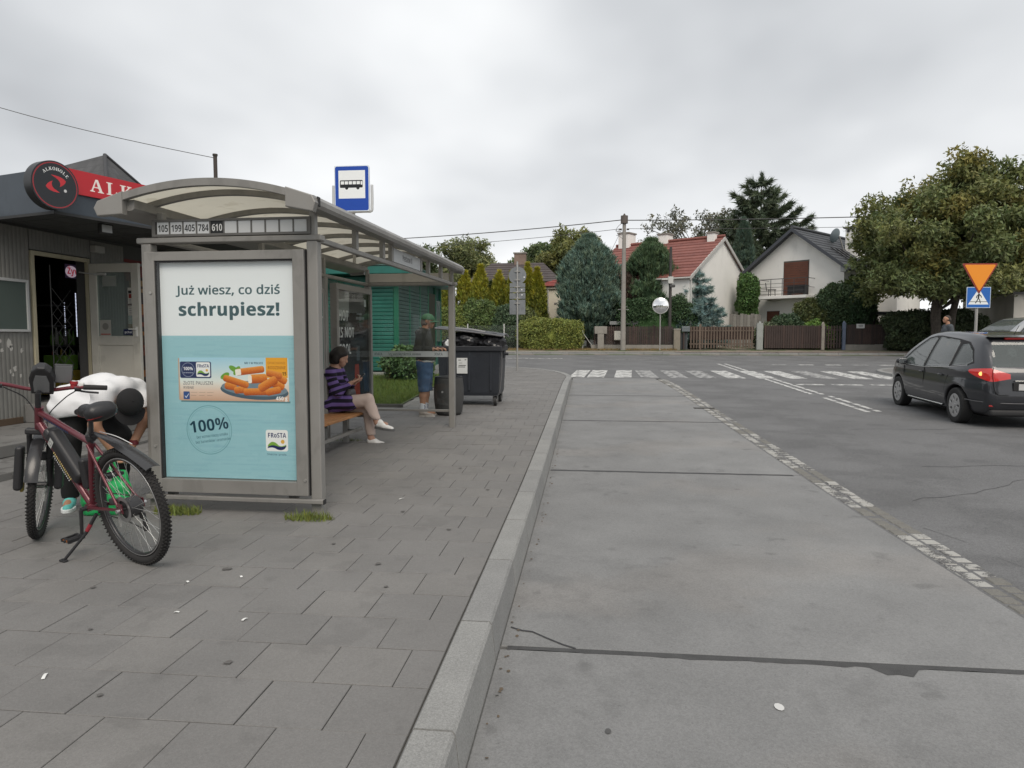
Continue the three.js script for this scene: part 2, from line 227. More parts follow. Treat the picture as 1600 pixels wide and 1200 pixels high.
// painted markings, sheets 4 mm above the asphalt
function mark(name, pts, m, parent, lift = 0.004) {                  // pts: four corners (u, s)
  const g = sheet(2, 6, (a, b) => { const p = [0, 1].map((i) => lerp(lerp(pts[0][i], pts[1][i], a), lerp(pts[3][i], pts[2][i], a), b)); return [p[0], roadY(p[1]) + lift, -p[1]]; });
  return part(name, g, m, parent);
}
{
  const z = new THREE.Group(); z.name = 'zebra_crossing'; z.userData.kind = 'structure'; scene.add(z);
  const l = [-0.6, -0.02, 0.86, 1.74, 2.66, 3.56, 4.46, 5.42, 6.34, 7.28, 8.3, 9.2];
  l.forEach((u, i) => mark('stripe', [[u, 22.75], [u + (i < 1 ? 0.5 : 0.56), 22.75], [u + (i < 1 ? 0.5 : 0.56) + (i < 3 ? 0.22 : 0), 26.1], [u + (i < 3 ? 0.22 : 0), 26.1]], [3, 4, 5, 9].includes(i) ? roadPaintWorn : roadPaint, z));
  const c = new THREE.Group(); c.name = 'lane_markings'; c.userData.kind = 'structure'; scene.add(c);
  for (const [u, s0, s1] of [[5.5, 18.0, 22.7], [5.76, 18.0, 22.7], [5.55, 14.6, 17.2], [5.8, 14.7, 17.6], [5.44, 26.2, 30.4], [5.74, 26.2, 30.4]]) mark('centre_line', [[u, s0], [u + 0.11, s0], [u + 0.11, s1], [u, s1]], roadPaint, c);
  for (const [u0, u1] of [[5.94, 6.72], [6.95, 7.76], [8.0, 8.8]]) mark('give_way_dash', [[u0, 20.55], [u1, 20.55], [u1, 20.85], [u0, 20.85]], roadPaint, c);
  for (let k = 0; k < 8; k++) mark('edge_dash', [[7.6 + k * 1.05, 29.6], [8.2 + k * 1.05, 29.6], [8.2 + k * 1.05, 30.0], [7.6 + k * 1.05, 30.0]], k % 3 ? roadPaint : roadPaintWorn, c);
  mark('edge_line', [[-30, 33.9], [-1.2, 33.9], [-1.2, 34.2], [-30, 34.2]], roadPaint, c);
  mark('edge_line', [[0.2, 33.4], [3.6, 33.4], [3.6, 33.55], [0.2, 33.55]], roadPaintWorn, c);
  // cracks in the asphalt: thin wandering ribbons of sealant
  const r = rng(33), crackMat = M(0.045, 0.045, 0.047, 0.85), cs = [];
  for (const [u, s, du, ds, n] of [[4.2, 9.2, 0.3, 0.02, 14], [3.4, 5.6, 0.12, 0.16, 16], [3.3, 7.4, 0.2, 0.13, 12], [5.6, 8.8, 0.18, -0.16, 10], [2.95, 6.4, 0.05, -0.2, 12], [4.4, 12.2, 0.32, 0.05, 8]]) {
    const p = []; let x = u, y = s; for (let i = 0; i <= n; i++) { p.push([x, y, 0.003 + 0.004 * r()]); x += du * (0.6 + 0.8 * r()) + (r() - 0.5) * 0.12; y += ds * (0.6 + 0.8 * r()) + (r() - 0.5) * 0.13; }
    cs.push(sheet(n, 1, (a, b) => { const q = p[Math.round(a * n)]; return [q[0], roadY(q[1]) + 0.003, -(q[1] + (b ? q[2] : -q[2]))]; }));
  }
  part('asphalt_crack', cs, crackMat, c);
  // utility cover at the edge of the bay
  part('metal_plate', B(0.42, 0.02, 0.13, 2.44, roadY(14.9) + 0.006, -14.9, 0.006), M(0.06, 0.058, 0.055, 0.6, { metalness: 0.4 }), c);
}
// kerb: granite stones one metre long, straight to the crossing, then round the corner
const dropK = (s) => rise(s) - 0.13 * sstep(18.5, 23, s);            // kerb and pavement fall towards the crossing
{
  const kerb = new THREE.Group(); kerb.name = 'kerb'; kerb.userData.kind = 'structure'; scene.add(kerb);
  function stone(p0, p1, i) {                                         // section across: batter on the road face
    const d = V(p1[0] - p0[0], 0, p1[1] - p0[1]), L = Math.hypot(d.x, d.z), nx = d.z / L, ns = -d.x / L, g0 = 0.0065, pos = [], c = 0.012;   // normal to the right of travel
    const prof = (s) => { const y = dropK(s), b = roadY(s) - 0.05; return [[-0.17, b], [-0.17, y - c], [-0.17 + c, y + 0.004], [-c, y + 0.004], [0, y - c], [0.026, b]]; };
    const rows = [g0 / L, 1 - g0 / L].map((t) => { const u = lerp(p0[0], p1[0], t), s = lerp(p0[1], p1[1], t); return prof(s).map(([o, y]) => [u + nx * o, y, -(s + ns * o)]); });
    const tri = (a, b, e) => pos.push(...a, ...b, ...e);
    for (let k = 0; k < 5; k++) { tri(rows[0][k], rows[0][k + 1], rows[1][k]); tri(rows[0][k + 1], rows[1][k + 1], rows[1][k]); }
    for (let k = 1; k < 5; k++) { tri(rows[0][0], rows[0][k + 1], rows[0][k]); tri(rows[1][0], rows[1][k], rows[1][k + 1]); }
    const g = new THREE.BufferGeometry(); g.setAttribute('position', new THREE.Float32BufferAttribute(pos, 3)); g.computeVertexNormals();
    part('kerb_stone', g, granite[(i * 7) % 3 === 0 ? 1 : 0], kerb);
  }
  let i = 0; for (let s = -2.58; s < 21.4; s += 1.015) stone([-0.485, s], [-0.485, s + 1.015], i++);
  const arc = [[-0.485, 21.78], [-0.55, 22.8], [-0.75, 23.8], [-1.1, 24.75], [-1.62, 25.6], [-2.3, 26.3], [-3.1, 26.85], [-4.0, 27.2]]; for (let u = -5; u > -16; u -= 1) arc.push([u, 27.35]);
  for (let k = 0; k < arc.length - 1; k++) stone(arc[k], arc[k + 1], i++);
  // right side of the street
  const rc = []; for (let s = 8; s < 24.4; s += 1.015) rc.push([10.0, s]); rc.push([10.02, 25.2], [10.2, 26.0], [10.7, 26.8], [11.5, 27.3], [12.5, 27.5]); for (let u = 13.5; u < 41; u += 1) rc.push([u, 27.5]); for (let k = 0; k < rc.length - 1; k++) stone(rc[k + 1], rc[k], i++);
}
// pavement of 35 cm slabs, bonded, as parts near the stop
{
  const pv = new THREE.Group(); pv.name = 'pavement'; pv.userData.kind = 'structure'; scene.add(pv);
  const cornerU = (s) => (s < 21.8 ? -0.66 : lineAt([[21.8, -0.66], [22.8, -0.73], [23.8, -0.95], [24.75, -1.3], [25.6, -1.8], [26.3, -2.5], [26.85, -3.2], [27.1, -4]], s));
  part('joint_bed', sheet(2, 60, (a, b) => { const s = lerp(-3, 27.0, b); return [lerp(-14, cornerU(s) + 0.02, a), dropK(s) - 0.012, -s]; }), M(0.055, 0.052, 0.046, 0.95), pv);
  const r = rng(7), rest = [[], [], [], []], A = 0.351; let singles = 0;
  for (let k = -5; k < 70; k++) {
    const s0 = 2.457 + k * A, fr = k % 2 ? 0.67 : 0.17;
    for (let i = 0; i < 42; i++) {
      let u1 = Math.min(-0.658, (fr - 1 - i) * A), u0 = (fr - 2 - i) * A; if (u0 > -0.7) continue;
      const sm_ = s0 + A / 2; if (u0 < -8.9) break; if (cornerU(sm_) < u1 - 0.05) { if (cornerU(sm_) < u0 + 0.06) continue; u1 = cornerU(sm_) - 0.005; }
      if (sm_ > 13.2 && sm_ < 20.5 && u1 < -3.55 && u0 > -16) continue;          // lawn beside the kiosk
      const h = (r() - 0.5) * 0.004, tl = (r() - 0.5) * 0.008, gp = 0.0016 + r() * 0.0012, near = k < 18, q = Math.floor(r() * 4);
      if (near && u1 < -6.1) continue;
      const g = block(u0 + gp, u1 - gp, s0 + gp, s0 + A - gp, (s) => dropK(s) + h + tl * (s - sm_), 0.03, 1, near ? 0.0025 : 0);
      if (near && singles < 300 && s0 > 1.55 && u0 > -0.86 * (s0 + 0.6) - 0.1) { part('paving_slab', g, slabMats[q], pv); singles++; } else rest[q].push(g);
    }
  }
  const far = rest.map((l, q) => [l, q]).filter(([l]) => l.length);
  for (const [l, q] of far) part('paving_slabs', l, slabMats[q], pv).userData.kind = 'stuff';
  for (const [u, s, w] of [[-1.62, 2.93, 0.02], [-1.35, 4.35, 0.022], [-2.28, 4.15, 0.03], [-1.18, 3.95, 0.014], [-2.5, 3.2, 0.012], [-1.8, 4.75, 0.016], [-1.05, 5.2, 0.02], [-1.55, 5.7, 0.018], [-2.9, 3.75, 0.016], [-0.95, 6.6, 0.022], [-1.4, 7.6, 0.02], [-2.0, 2.6, 0.012]]) { const g = new THREE.CircleGeometry(w, 9), p = g.attributes.position; for (let i = 1; i < p.count; i++) p.setXY(i, p.getX(i) * (0.7 + 0.6 * r()), p.getY(i) * (0.7 + 0.6 * r())); part('gum_spot', g.rotateX(-Math.PI / 2).translate(u, rise(s) + 0.0062, -s), M(0.105, 0.1, 0.095, 0.9), pv); }
}
// ================= BUS SHELTER =================
const steelTex = WEAR;
const silver = paint(0.262, 0.256, 0.244, 0.42, { metalness: 0.15 });
const silverDark = paint(0.145, 0.142, 0.136, 0.5, { metalness: 0.15 });
const blackRubber = M(0.02, 0.02, 0.021, 0.7);
const glass = new THREE.MeshPhysicalMaterial({ color: C(0.93, 0.955, 0.945), roughness: 0.02, transmission: 1, thickness: 0, ior: 1.5 });
const glassDusty = new THREE.MeshPhysicalMaterial({ color: C(0.82, 0.86, 0.845), roughness: 0.03, transmission: 1, thickness: 0, ior: 1.5 });
const frosted = new THREE.MeshPhysicalMaterial({ color: C(0.86, 0.85, 0.82), roughness: 0.95, transmission: 0.5, thickness: 0 });
const weldGrey = M(0.4, 0.39, 0.37, 0.4, { metalness: 0.6 });
const serifless = 'sans-serif';
function fit(ctx, text, x, y, w, size, weight = '', align = 'left', heavy = 0) { ctx.font = `${weight} ${size}px sans-serif`; const m = ctx.measureText(text).width; ctx.save(); ctx.translate(x, y); if (w) ctx.scale(w / m, 1); ctx.textAlign = 'left'; ctx.fillText(text, align === 'center' && !w ? -m / 2 : 0, 0); if (heavy) { ctx.lineWidth = heavy; ctx.lineJoin = 'round'; ctx.strokeStyle = ctx.fillStyle; ctx.strokeText(text, 0, 0); } ctx.restore(); }
function rr(ctx, x, y, w, h, r) { ctx.beginPath(); ctx.moveTo(x + r, y); ctx.arcTo(x + w, y, x + w, y + h, r); ctx.arcTo(x + w, y + h, x, y + h, r); ctx.arcTo(x, y + h, x, y, r); ctx.arcTo(x, y, x + w, y, r); ctx.closePath(); }
function frostaLogo(c, x, y, w, h) {
  c.fillStyle = '#f4f5f3'; rr(c, x, y, w, h, w * 0.1); c.fill();
  c.fillStyle = '#1d2a5e'; fit(c, 'FRoSTA', x + w * 0.08, y + h * 0.36, w * 0.84, h * 0.3, 'bold');
  c.fillStyle = '#e3b04b'; c.beginPath(); c.arc(x + w * 0.76, y + h * 0.55, w * 0.085, 0, 7); c.fill();
  c.fillStyle = '#7fae45'; c.beginPath(); c.moveTo(x + w * 0.08, y + h * 0.74); c.bezierCurveTo(x + w * 0.25, y + h * 0.46, x + w * 0.42, y + h * 0.56, x + w * 0.55, y + h * 0.7); c.bezierCurveTo(x + w * 0.65, y + h * 0.8, x + w * 0.8, y + h * 0.75, x + w * 0.92, y + h * 0.68); c.lineTo(x + w * 0.92, y + h * 0.78); c.lineTo(x + w * 0.08, y + h * 0.78); c.fill();
  c.fillStyle = '#1d2a5e'; c.beginPath(); c.moveTo(x + w * 0.08, y + h * 0.8); c.bezierCurveTo(x + w * 0.3, y + h * 0.66, x + w * 0.42, y + h * 0.74, x + w * 0.58, y + h * 0.78); c.bezierCurveTo(x + w * 0.7, y + h * 0.8, x + w * 0.85, y + h * 0.78, x + w * 0.92, y + h * 0.72); c.bezierCurveTo(x + w * 0.88, y + h * 0.98, x + w * 0.6, y + h * 0.98, x + w * 0.45, y + h * 0.88); c.bezierCurveTo(x + w * 0.3, y + h * 0.8, x + w * 0.18, y + h * 0.82, x + w * 0.08, y + h * 0.86); c.fill();
}
const adTex = canvasTex(1024, 1536, (c, W, H) => {
  c.fillStyle = '#e9eef0'; c.fillRect(0, 0, W, H);
  const X = (v) => ((v - 50) / 612) * W, Y = (v) => ((v - 75) / 936) * H;                        // layout read off the photograph of the poster
  c.fillStyle = '#9ac9d2'; c.fillRect(0, Y(390), W, H);
  const r = rng(3); for (let i = 0; i < 420; i++) { c.fillStyle = r() > 0.5 ? 'rgba(255,255,255,0.022)' : 'rgba(20,70,80,0.022)'; c.fillRect(r() * W, Y(390) + r() * (H - Y(390)), 60 + 260 * r(), 4 + 14 * r()); }
  c.fillStyle = '#1f4a50';
  fit(c, 'Już wiesz, co dziś', X(128), Y(213), X(598) - X(128), 84, '', 'left', 3.4);
  fit(c, 'schrupiesz!', X(130), Y(304), X(597) - X(130), 124, 'bold', 'left', 3);
  // the carton
  const bx = X(128), by = Y(484), bw = X(628) - bx, bh = Y(672) - by;
  c.fillStyle = '#5b8b94'; c.fillRect(bx + 6, by + bh - 3, bw + 2, 14);
  c.fillStyle = '#c8a78f'; c.fillRect(bx - 10, by + 6, 12, bh - 10);
  const g = c.createLinearGradient(0, by, 0, by + bh); g.addColorStop(0, '#a8d7ea'); g.addColorStop(0.55, '#e9efe9'); g.addColorStop(0.78, '#e8cdb9'); g.addColorStop(1, '#cfa68c'); c.fillStyle = g; c.fillRect(bx, by, bw, bh);
  c.fillStyle = '#1c2d5d'; rr(c, bx + 4, by + 30, bw * 0.29, bh * 0.38, 12); c.fill();
  frostaLogo(c, bx + bw * 0.155, by + 34, bw * 0.13, bh * 0.34);
  c.strokeStyle = '#dfe6f0'; c.lineWidth = 2; c.beginPath(); c.arc(bx + bw * 0.08, by + 30 + bh * 0.19, bh * 0.16, 0, 7); c.stroke();
  c.fillStyle = '#fff'; fit(c, '100%', bx + bw * 0.035, by + 30 + bh * 0.2, bw * 0.09, 34, 'bold'); fit(c, 'bez wzmacniaczy', bx + bw * 0.035, by + 30 + bh * 0.27, bw * 0.09, 11);
  c.fillStyle = '#4a4a50'; fit(c, 'ZŁOTE PALUSZKI', bx + bw * 0.03, by + bh * 0.63, bw * 0.28, 34); fit(c, 'RYBNE', bx + bw * 0.03, by + bh * 0.73, bw * 0.1, 26);
  c.fillStyle = '#2a4f8e'; rr(c, bx + bw * 0.03, by + bh * 0.79, bw * 0.058, bh * 0.18, 5); c.fill(); c.strokeStyle = '#fff'; c.lineWidth = 4; c.beginPath(); c.moveTo(bx + bw * 0.042, by + bh * 0.89); c.lineTo(bx + bw * 0.055, by + bh * 0.93); c.lineTo(bx + bw * 0.08, by + bh * 0.84); c.stroke();
  c.strokeStyle = '#8d7a70'; c.lineWidth = 2; for (let k = 0; k < 3; k++) { c.beginPath(); c.moveTo(bx + bw * (0.1 + 0.075 * k), by + bh * 0.81); c.lineTo(bx + bw * (0.16 + 0.075 * k), by + bh * 0.81); c.moveTo(bx + bw * (0.1 + 0.075 * k), by + bh * 0.88); c.lineTo(bx + bw * (0.15 + 0.075 * k), by + bh * 0.88); c.stroke(); }
  c.fillStyle = '#f0a92c'; c.fillRect(bx + bw * 0.795, by, bw * 0.195, bh * 0.46);
  c.fillStyle = '#b8741a'; fit(c, 'OPAKOWANIE', bx + bw * 0.81, by + bh * 0.15, bw * 0.165, 24); fit(c, 'RODZINNE', bx + bw * 0.81, by + bh * 0.26, bw * 0.165, 30, 'bold'); c.fillStyle = '#3a2a12'; fit(c, '15', bx + bw * 0.94, by + bh * 0.4, bw * 0.04, 34, 'bold');
  c.fillStyle = '#33566b'; fit(c, 'NR 1 W POLSCE', bx + bw * 0.6, by + bh * 0.15, bw * 0.17, 22, 'bold');
  c.fillStyle = '#4a5f6e'; c.beginPath(); c.ellipse(bx + bw * 0.685, by + bh * 0.76, bw * 0.31, bh * 0.2, 0.06, 0, 7); c.fill(); c.fillStyle = '#768b98'; c.beginPath(); c.ellipse(bx + bw * 0.685, by + bh * 0.71, bw * 0.3, bh * 0.17, 0.06, 0, 7); c.fill();
  c.fillStyle = '#6fa63c'; for (const [x, y, a] of [[0.5, 0.26, 0.5], [0.42, 0.42, -0.5], [0.44, 0.5, 0.2], [0.53, 0.3, -0.9]]) { c.beginPath(); c.ellipse(bx + bw * x, by + bh * y, bw * 0.045, bh * 0.06, a, 0, 7); c.fill(); }
  const finger = (x, y, L, h, a, end) => { c.save(); c.translate(bx + bw * x, by + bh * y); c.rotate(a); const gg = c.createLinearGradient(0, -h, 0, h); gg.addColorStop(0, '#efa24a'); gg.addColorStop(0.5, '#d9772b'); gg.addColorStop(1, '#a8481a'); c.fillStyle = gg; rr(c, -L, -h, 2 * L, 2 * h, h * 0.75); c.fill(); for (let i = 0; i < 60; i++) { c.fillStyle = r() > 0.5 ? 'rgba(255,200,110,0.35)' : 'rgba(140,60,15,0.3)'; c.fillRect((r() * 1.8 - 0.9) * L, (r() * 1.7 - 0.85) * h, 3, 3); } if (end) { c.fillStyle = '#f6f2e6'; rr(c, -L - 3, -h * 0.9, L * 0.4, h * 1.8, h * 0.3); c.fill(); } c.restore(); };
  finger(0.47, 0.66, 46, 26, 0.15); finger(0.56, 0.74, 50, 25, -0.1); finger(0.9, 0.62, 52, 26, 0.35); finger(0.93, 0.48, 48, 25, 0.5); finger(0.52, 0.55, 100, 24, 0.28); finger(0.7, 0.78, 95, 25, -0.03); finger(0.86, 0.76, 58, 25, -0.2); finger(0.87, 0.38, 60, 24, 0.2); finger(0.65, 0.3, 110, 24, -0.12, 1); finger(0.72, 0.48, 72, 32, -0.06, 1); finger(0.81, 0.6, 78, 30, -0.5);
  c.fillStyle = '#fff'; fit(c, '450 g', bx + bw * 0.88, by + bh * 0.97, bw * 0.105, 36, 'bold');
  // stamp and logo
  c.strokeStyle = '#5f98a2'; c.lineWidth = 4; c.beginPath(); c.arc(X(258), Y(800), X(362) - X(258), 0, 7); c.stroke(); c.lineWidth = 1.5; c.beginPath(); c.arc(X(258), Y(800), X(354) - X(258), 0, 7); c.stroke();
  c.save(); c.translate(X(258), Y(785)); c.rotate(-0.13); c.fillStyle = '#163c4d'; fit(c, '100%', -X(50 + 92), 30, X(50 + 184), 116, 'bold'); c.fillStyle = '#245564'; fit(c, 'bez wzmacniaczy smaku', -X(50 + 66), 76, X(50 + 148), 28); fit(c, 'bez barwników i aromatów', -X(50 + 74), 112, X(50 + 164), 28); c.restore();
  frostaLogo(c, X(518), Y(794), X(618) - X(518), Y(887) - Y(794));
  c.fillStyle = '#1c3d52'; fit(c, 'Smaczna i prosta.', X(522), Y(904), X(612) - X(522), 20);
});
const SH = thing('bus_shelter', 'long grey bus shelter with arched cream roof and a fish finger advert at its end', 'bus shelter', [-2.18, 0, -5.56], -0.03);
{
  const W = 1.5, L = 5.06, xb = -1.42;                               // width, length; the back glass stands at xb
  const steel = (name, g, m = silver) => part(name, g, m, SH);
  // posts
  for (const [x, z] of [[-0.05, 0], [-0.05, -L], [xb + 0.03, -L], [xb + 0.03, -1.7], [xb + 0.03, -3.35]]) { steel('post', BB(x - 0.047, x + 0.047, -0.02, 2.262, z - 0.047, z + 0.047, 0.012)); }
  steel('post', BB(-1.56, -1.47, -0.02, 2.262, -0.047, 0.047, 0.012));
  // ring beam
  steel('beam', BB(-1.6, 0.03, 2.2625, 2.312, -0.05, 0.05, 0.012)); steel('beam', BB(xb - 0.02, 0.03, 2.2625, 2.312, -L - 0.05, -L + 0.05, 0.012));
  steel('beam', BB(-0.075, -0.025, 2.2625, 2.308, -L + 0.051, -0.051, 0.01)); steel('beam', BB(xb, xb + 0.06, 2.2625, 2.308, -L + 0.051, -0.051, 0.01));
  steel('base_rail', BB(-1.56, 0.03, 0.105, 0.14, 0.052, 0.098, 0.006)); steel('rail_cap', BB(0.0305, 0.037, 0.103, 0.142, 0.05, 0.1), blackRubber);
  // upright stubs between beam and eaves
  for (const z of [0, -0.95, -1.75, -2.05, -3.25, -3.65, -4.35, -L]) steel('stub', BB(-0.075, -0.025, 2.3085, 2.5, z - 0.03, z + 0.03, 0.006));
  for (const z of [0, -1.7, -3.35, -L]) steel('stub', BB(xb + 0.005, xb + 0.055, 2.3085, 2.52, z - 0.03, z + 0.03, 0.006));
  // arched roof
  const x0 = -1.72, x1 = 0.07, zn = 0.32, zf = -5.3, cx = (x0 + x1) / 2, hw = (x1 - x0) / 2, yE = 2.545, yT = 2.705;
  const arcY = (x, dy = 0) => yE + dy + (yT - yE) * (1 - ((x - cx) / hw) ** 2);
  function arc(xa, xb2, za, zb, ta, tb, n = 28) {                     // curved plate between heights ta and tb relative to the arc
    const top = [], bot = []; for (let i = 0; i <= n; i++) { const x = lerp(xa, xb2, i / n); top.push([x, arcY(x, tb)]); bot.unshift([x, arcY(x, ta)]); }
    return ext([...top, ...bot].reverse(), za - zb).translate(0, 0, zb);
  }
  const cream = new THREE.MeshPhysicalMaterial({ color: C(0.80, 0.765, 0.64), roughness: 1, transmission: 0.55, thickness: 0, map: colTex(256, 1.3, (u, v) => { const n = 0.88 + 0.2 * (fbm(u, v, 4, 6, 61) - 0.4), st = sstep(0.62, 0.72, fbm(u, v, 9, 4, 66)) * 0.12; return [n - st, n - st * 1.1, n - st * 1.3]; }) });
  const ribs = [zn - 0.03, -0.02, -0.86, -1.7, -2.54, -3.38, -4.22, -5.02, zf + 0.03];
  for (let i = 0; i < ribs.length - 1; i++) {
    const za = ribs[i] - 0.02, zb = ribs[i + 1] + 0.02, g = sheet(26, 1, (a, b) => { const x = lerp(x0 + 0.1, x1 - 0.1, a); return [x, arcY(x, -0.004), lerp(za, zb, b)]; });
    part('roof_panel', g, cream, SH);
  }
  ribs.forEach((z, i) => { const e = i === 0 || i === ribs.length - 1; steel('roof_rib', arc(x0 + (e ? 0.2 : 0.11), x1 - (e ? 0.2 : 0.11), z + 0.025, z - 0.025, e ? -0.035 : -0.05, e ? 0.022 : 0.006)); });
  for (const ze of [zn - 0.03, zf + 0.03]) for (const sd of [0, 1]) {   // heavy end blocks of the end ribs
    const a = sd ? [[x1 - 0.2, arcY(x1 - 0.2, 0.024)], [x1 + 0.005, arcY(x1, 0.02)], [x1 + 0.03, yE - 0.03], [x1 + 0.01, yE - 0.09], [x1 - 0.2, yE - 0.05]] : [[x0 + 0.2, arcY(x0 + 0.2, 0.024)], [x0 + 0.2, yE - 0.075], [x0 - 0.01, yE - 0.085], [x0 - 0.035, yE - 0.03], [x0 - 0.005, arcY(x0, 0.02)]].reverse();
    steel('roof_end_block', ext(sd ? a.reverse() : a.reverse(), 0.05, 0.008).translate(0, 0, ze - 0.025));
  }
  steel('eave_beam', ext([[x1 - 0.12, yE - 0.035], [x1 - 0.1, yE - 0.06], [x1 + 0.01, yE - 0.06], [x1 + 0.03, yE - 0.035], [x1 + 0.03, yE + 0.0], [x1 + 0.0, yE + 0.035], [x1 - 0.1, yE + 0.045], [x1 - 0.12, yE + 0.03]], zn - 0.06 - (zf + 0.06)).translate(0, 0, zf + 0.06));
  steel('eave_beam', ext([[x0 - 0.03, yE - 0.035], [x0 - 0.01, yE - 0.07], [x0 + 0.25, yE - 0.045], [x0 + 0.27, yE - 0.03], [x0 + 0.27, yE + 0.04], [x0 + 0.1, yE + 0.03], [x0 - 0.03, yE + 0.0]], zn - 0.06 - (zf + 0.06)).translate(0, 0, zf + 0.06));
  part('gutter_cap', B(0.012, 0.075, 0.05, x1 + 0.028, yE - 0.012, zn - 0.085, 0.005), blackRubber, SH);
  // citylight at the near end
  const bx0 = -1.51, bx1 = -0.105, by0 = 0.165, by1 = 2.19, zf0 = 0.085, fx0 = -1.42, fx1 = -0.205, fy0 = 0.28, fy1 = 2.115;
  const cl = steel('advert_case', [BB(bx0, fx0, by0, by1, -0.045, zf0, 0.008), BB(fx1, bx1, by0, by1, -0.045, zf0, 0.008), BB(fx0 - 0.004, fx1 + 0.004, fy1, by1 - 0.001, -0.043, zf0 - 0.002, 0.004), BB(fx0 - 0.004, fx1 + 0.004, by0 + 0.001, fy0, -0.043, zf0 - 0.002, 0.004), BB(fx0 - 0.002, fx1 + 0.002, fy0 - 0.002, fy1 + 0.002, -0.04, 0.02)]);
  part('gasket', [BB(fx0, fx0 + 0.012, fy0, fy1, 0.0215, zf0 - 0.012), BB(fx0 + 0.0125, fx1, fy1 - 0.012, fy1, 0.0215, zf0 - 0.012)], blackRubber, cl);
  const pw = fx1 - fx0 - 0.02, ph = fy1 - fy0 - 0.016, poster = part('poster', quadUV(pw, ph).translate((fx0 + fx1) / 2 + 0.004, (fy0 + fy1) / 2 - 0.002, 0.03), M(0.92, 0.92, 0.92, 0.35, { map: adTex }), cl);
  part('glass_pane', new THREE.PlaneGeometry(fx1 - fx0 - 0.002, fy1 - fy0 - 0.002).translate((fx0 + fx1) / 2, (fy0 + fy1) / 2, zf0 - 0.016), new THREE.MeshPhysicalMaterial({ color: C(0.97, 0.98, 0.975), roughness: 0.04, transmission: 1, thickness: 0, ior: 1.45 }), cl);
  for (const [x, y] of [[bx0 + 0.055, 1.85], [bx0 + 0.05, 0.56], [bx1 - 0.02, 0.3]]) part('lock', cyl(0.012, 0.012, x, y, zf0 + 0.003, 12, 'z'), weldGrey, cl);
  steel('edge_strip', BB(bx1 + 0.001, bx1 + 0.006, by0, by1, -0.02, 0.06), blackRubber);
  for (const x of [-1.365, -0.265]) steel('case_foot', BB(x - 0.035, x + 0.035, 0.125, by0 - 0.001, -0.02, 0.03), silverDark);
  // line numbers over the advert
  const nb = steel('number_frame', [BB(-1.455, -0.06, 2.44, 2.458, -0.012, 0.045), BB(-1.455, -0.06, 2.318, 2.338, -0.012, 0.045), BB(-1.455, -0.425 - 1.0, 2.338, 2.44, -0.012, 0.045), BB(-0.085, -0.06, 2.338, 2.44, -0.012, 0.045), BB(-1.43, -0.08, 2.33, 2.445, -0.03, -0.0125)], silverDark);
  const n0 = -1.42, nw = (1.42 - 0.087) / 11, nums = ['105', '199', '405', '784', '610'];
  for (let i = 0; i < 11; i++) {
    if (i) part('divider', BB(n0 + i * nw - 0.006, n0 + i * nw + 0.006, 2.338, 2.44, -0.01, 0.038), silverDark, nb);
    const t = nums[i] ? canvasTex(128, 110, (c, w, h) => { const inv = i === 4; c.fillStyle = inv ? '#101113' : '#dfe2e4'; c.fillRect(0, 0, w, h); c.fillStyle = inv ? '#f2f2f0' : '#16181b'; fit(c, nums[i], 8, 88, 112, 86, 'bold'); }) : null;
    part('number_plate', [quadUV(nw - 0.014, 0.1).translate(n0 + (i + 0.5) * nw, 2.389, 0.034)], t ? M(0.85, 0.85, 0.85, 0.4, { map: t }) : M(0.6, 0.615, 0.625, 0.4), nb);
  }
  // name board on the kerb side, back of the number board at the far end
  const nm = part('name_board', BB(-0.062, -0.038, 2.315, 2.47, -3.22, -2.08, 0.004), M(0.62, 0.63, 0.63, 0.4), SH);
  part('name_lettering', (() => { const g = quadUV(1.1, 0.15); g.rotateY(Math.PI / 2).translate(-0.036, 2.392, -2.65); return g; })(), M(0.8, 0.8, 0.8, 0.45, { map: canvasTex(512, 70, (c, w, h) => { c.fillStyle = '#c9cccd'; c.fillRect(0, 0, w, h); c.fillStyle = '#15171a'; fit(c, 'Prestarow 01', 160, 50, 190, 46, 'bold'); }) }), nm);
  part('number_board_back', BB(xb + 0.07, -0.09, 2.318, 2.452, -L - 0.03, -L + 0.03, 0.004), M(0.5, 0.48, 0.45, 0.5, { map: WEAR }), SH);
  // glazing
  const bandMat = (text) => M(0.75, 0.76, 0.76, 0.8, { transparent: true, map: canvasTex(1024, 64, (c, w, h) => { c.fillStyle = 'rgba(206,212,214,1)'; c.fillRect(0, 0, w, h); c.fillStyle = '#5b6468'; c.save(); c.translate(w, 0); c.scale(-1, 1); text.forEach(([t, x, ww]) => fit(c, t, x, 48, ww, 46, 'italic')); c.restore(); }) });
  const band = bandMat([['KMK', 70, 110], ['www.kmkrakow.pl', 350, 420], ['KMK', 850, 110]]);
  band.opacity = 0.8;
  const fw = 1.27, end = part('end_glass', new THREE.PlaneGeometry(fw, 1.91).translate(-0.74, 1.3, -L), glass, SH);
  part('glass_band', quadUV(fw, 0.088).translate(-0.74, 1.21, -L + 0.004), band, end);
  steel('glass_rail', [BB(xb + 0.08, -0.098, 0.315, 0.35, -L - 0.025, -L + 0.025, 0.006)]);
  for (const [za, zb] of [[-0.06, -1.65], [-1.75, -3.3], [-3.4, -L + 0.05]]) {
    const g = part('back_glass', new THREE.PlaneGeometry(za - zb, 1.9).rotateY(Math.PI / 2).translate(xb + 0.03, 1.29, (za + zb) / 2), glassDusty, SH);
    const bm = quadUV(za - zb, 0.088); bm.rotateY(Math.PI / 2).translate(xb + 0.034, 1.21, (za + zb) / 2); part('glass_band', bm, band, g);
    steel('glass_rail', [BB(xb + 0.012, xb + 0.048, 0.315, 0.345, zb, za, 0.006)]);
  }
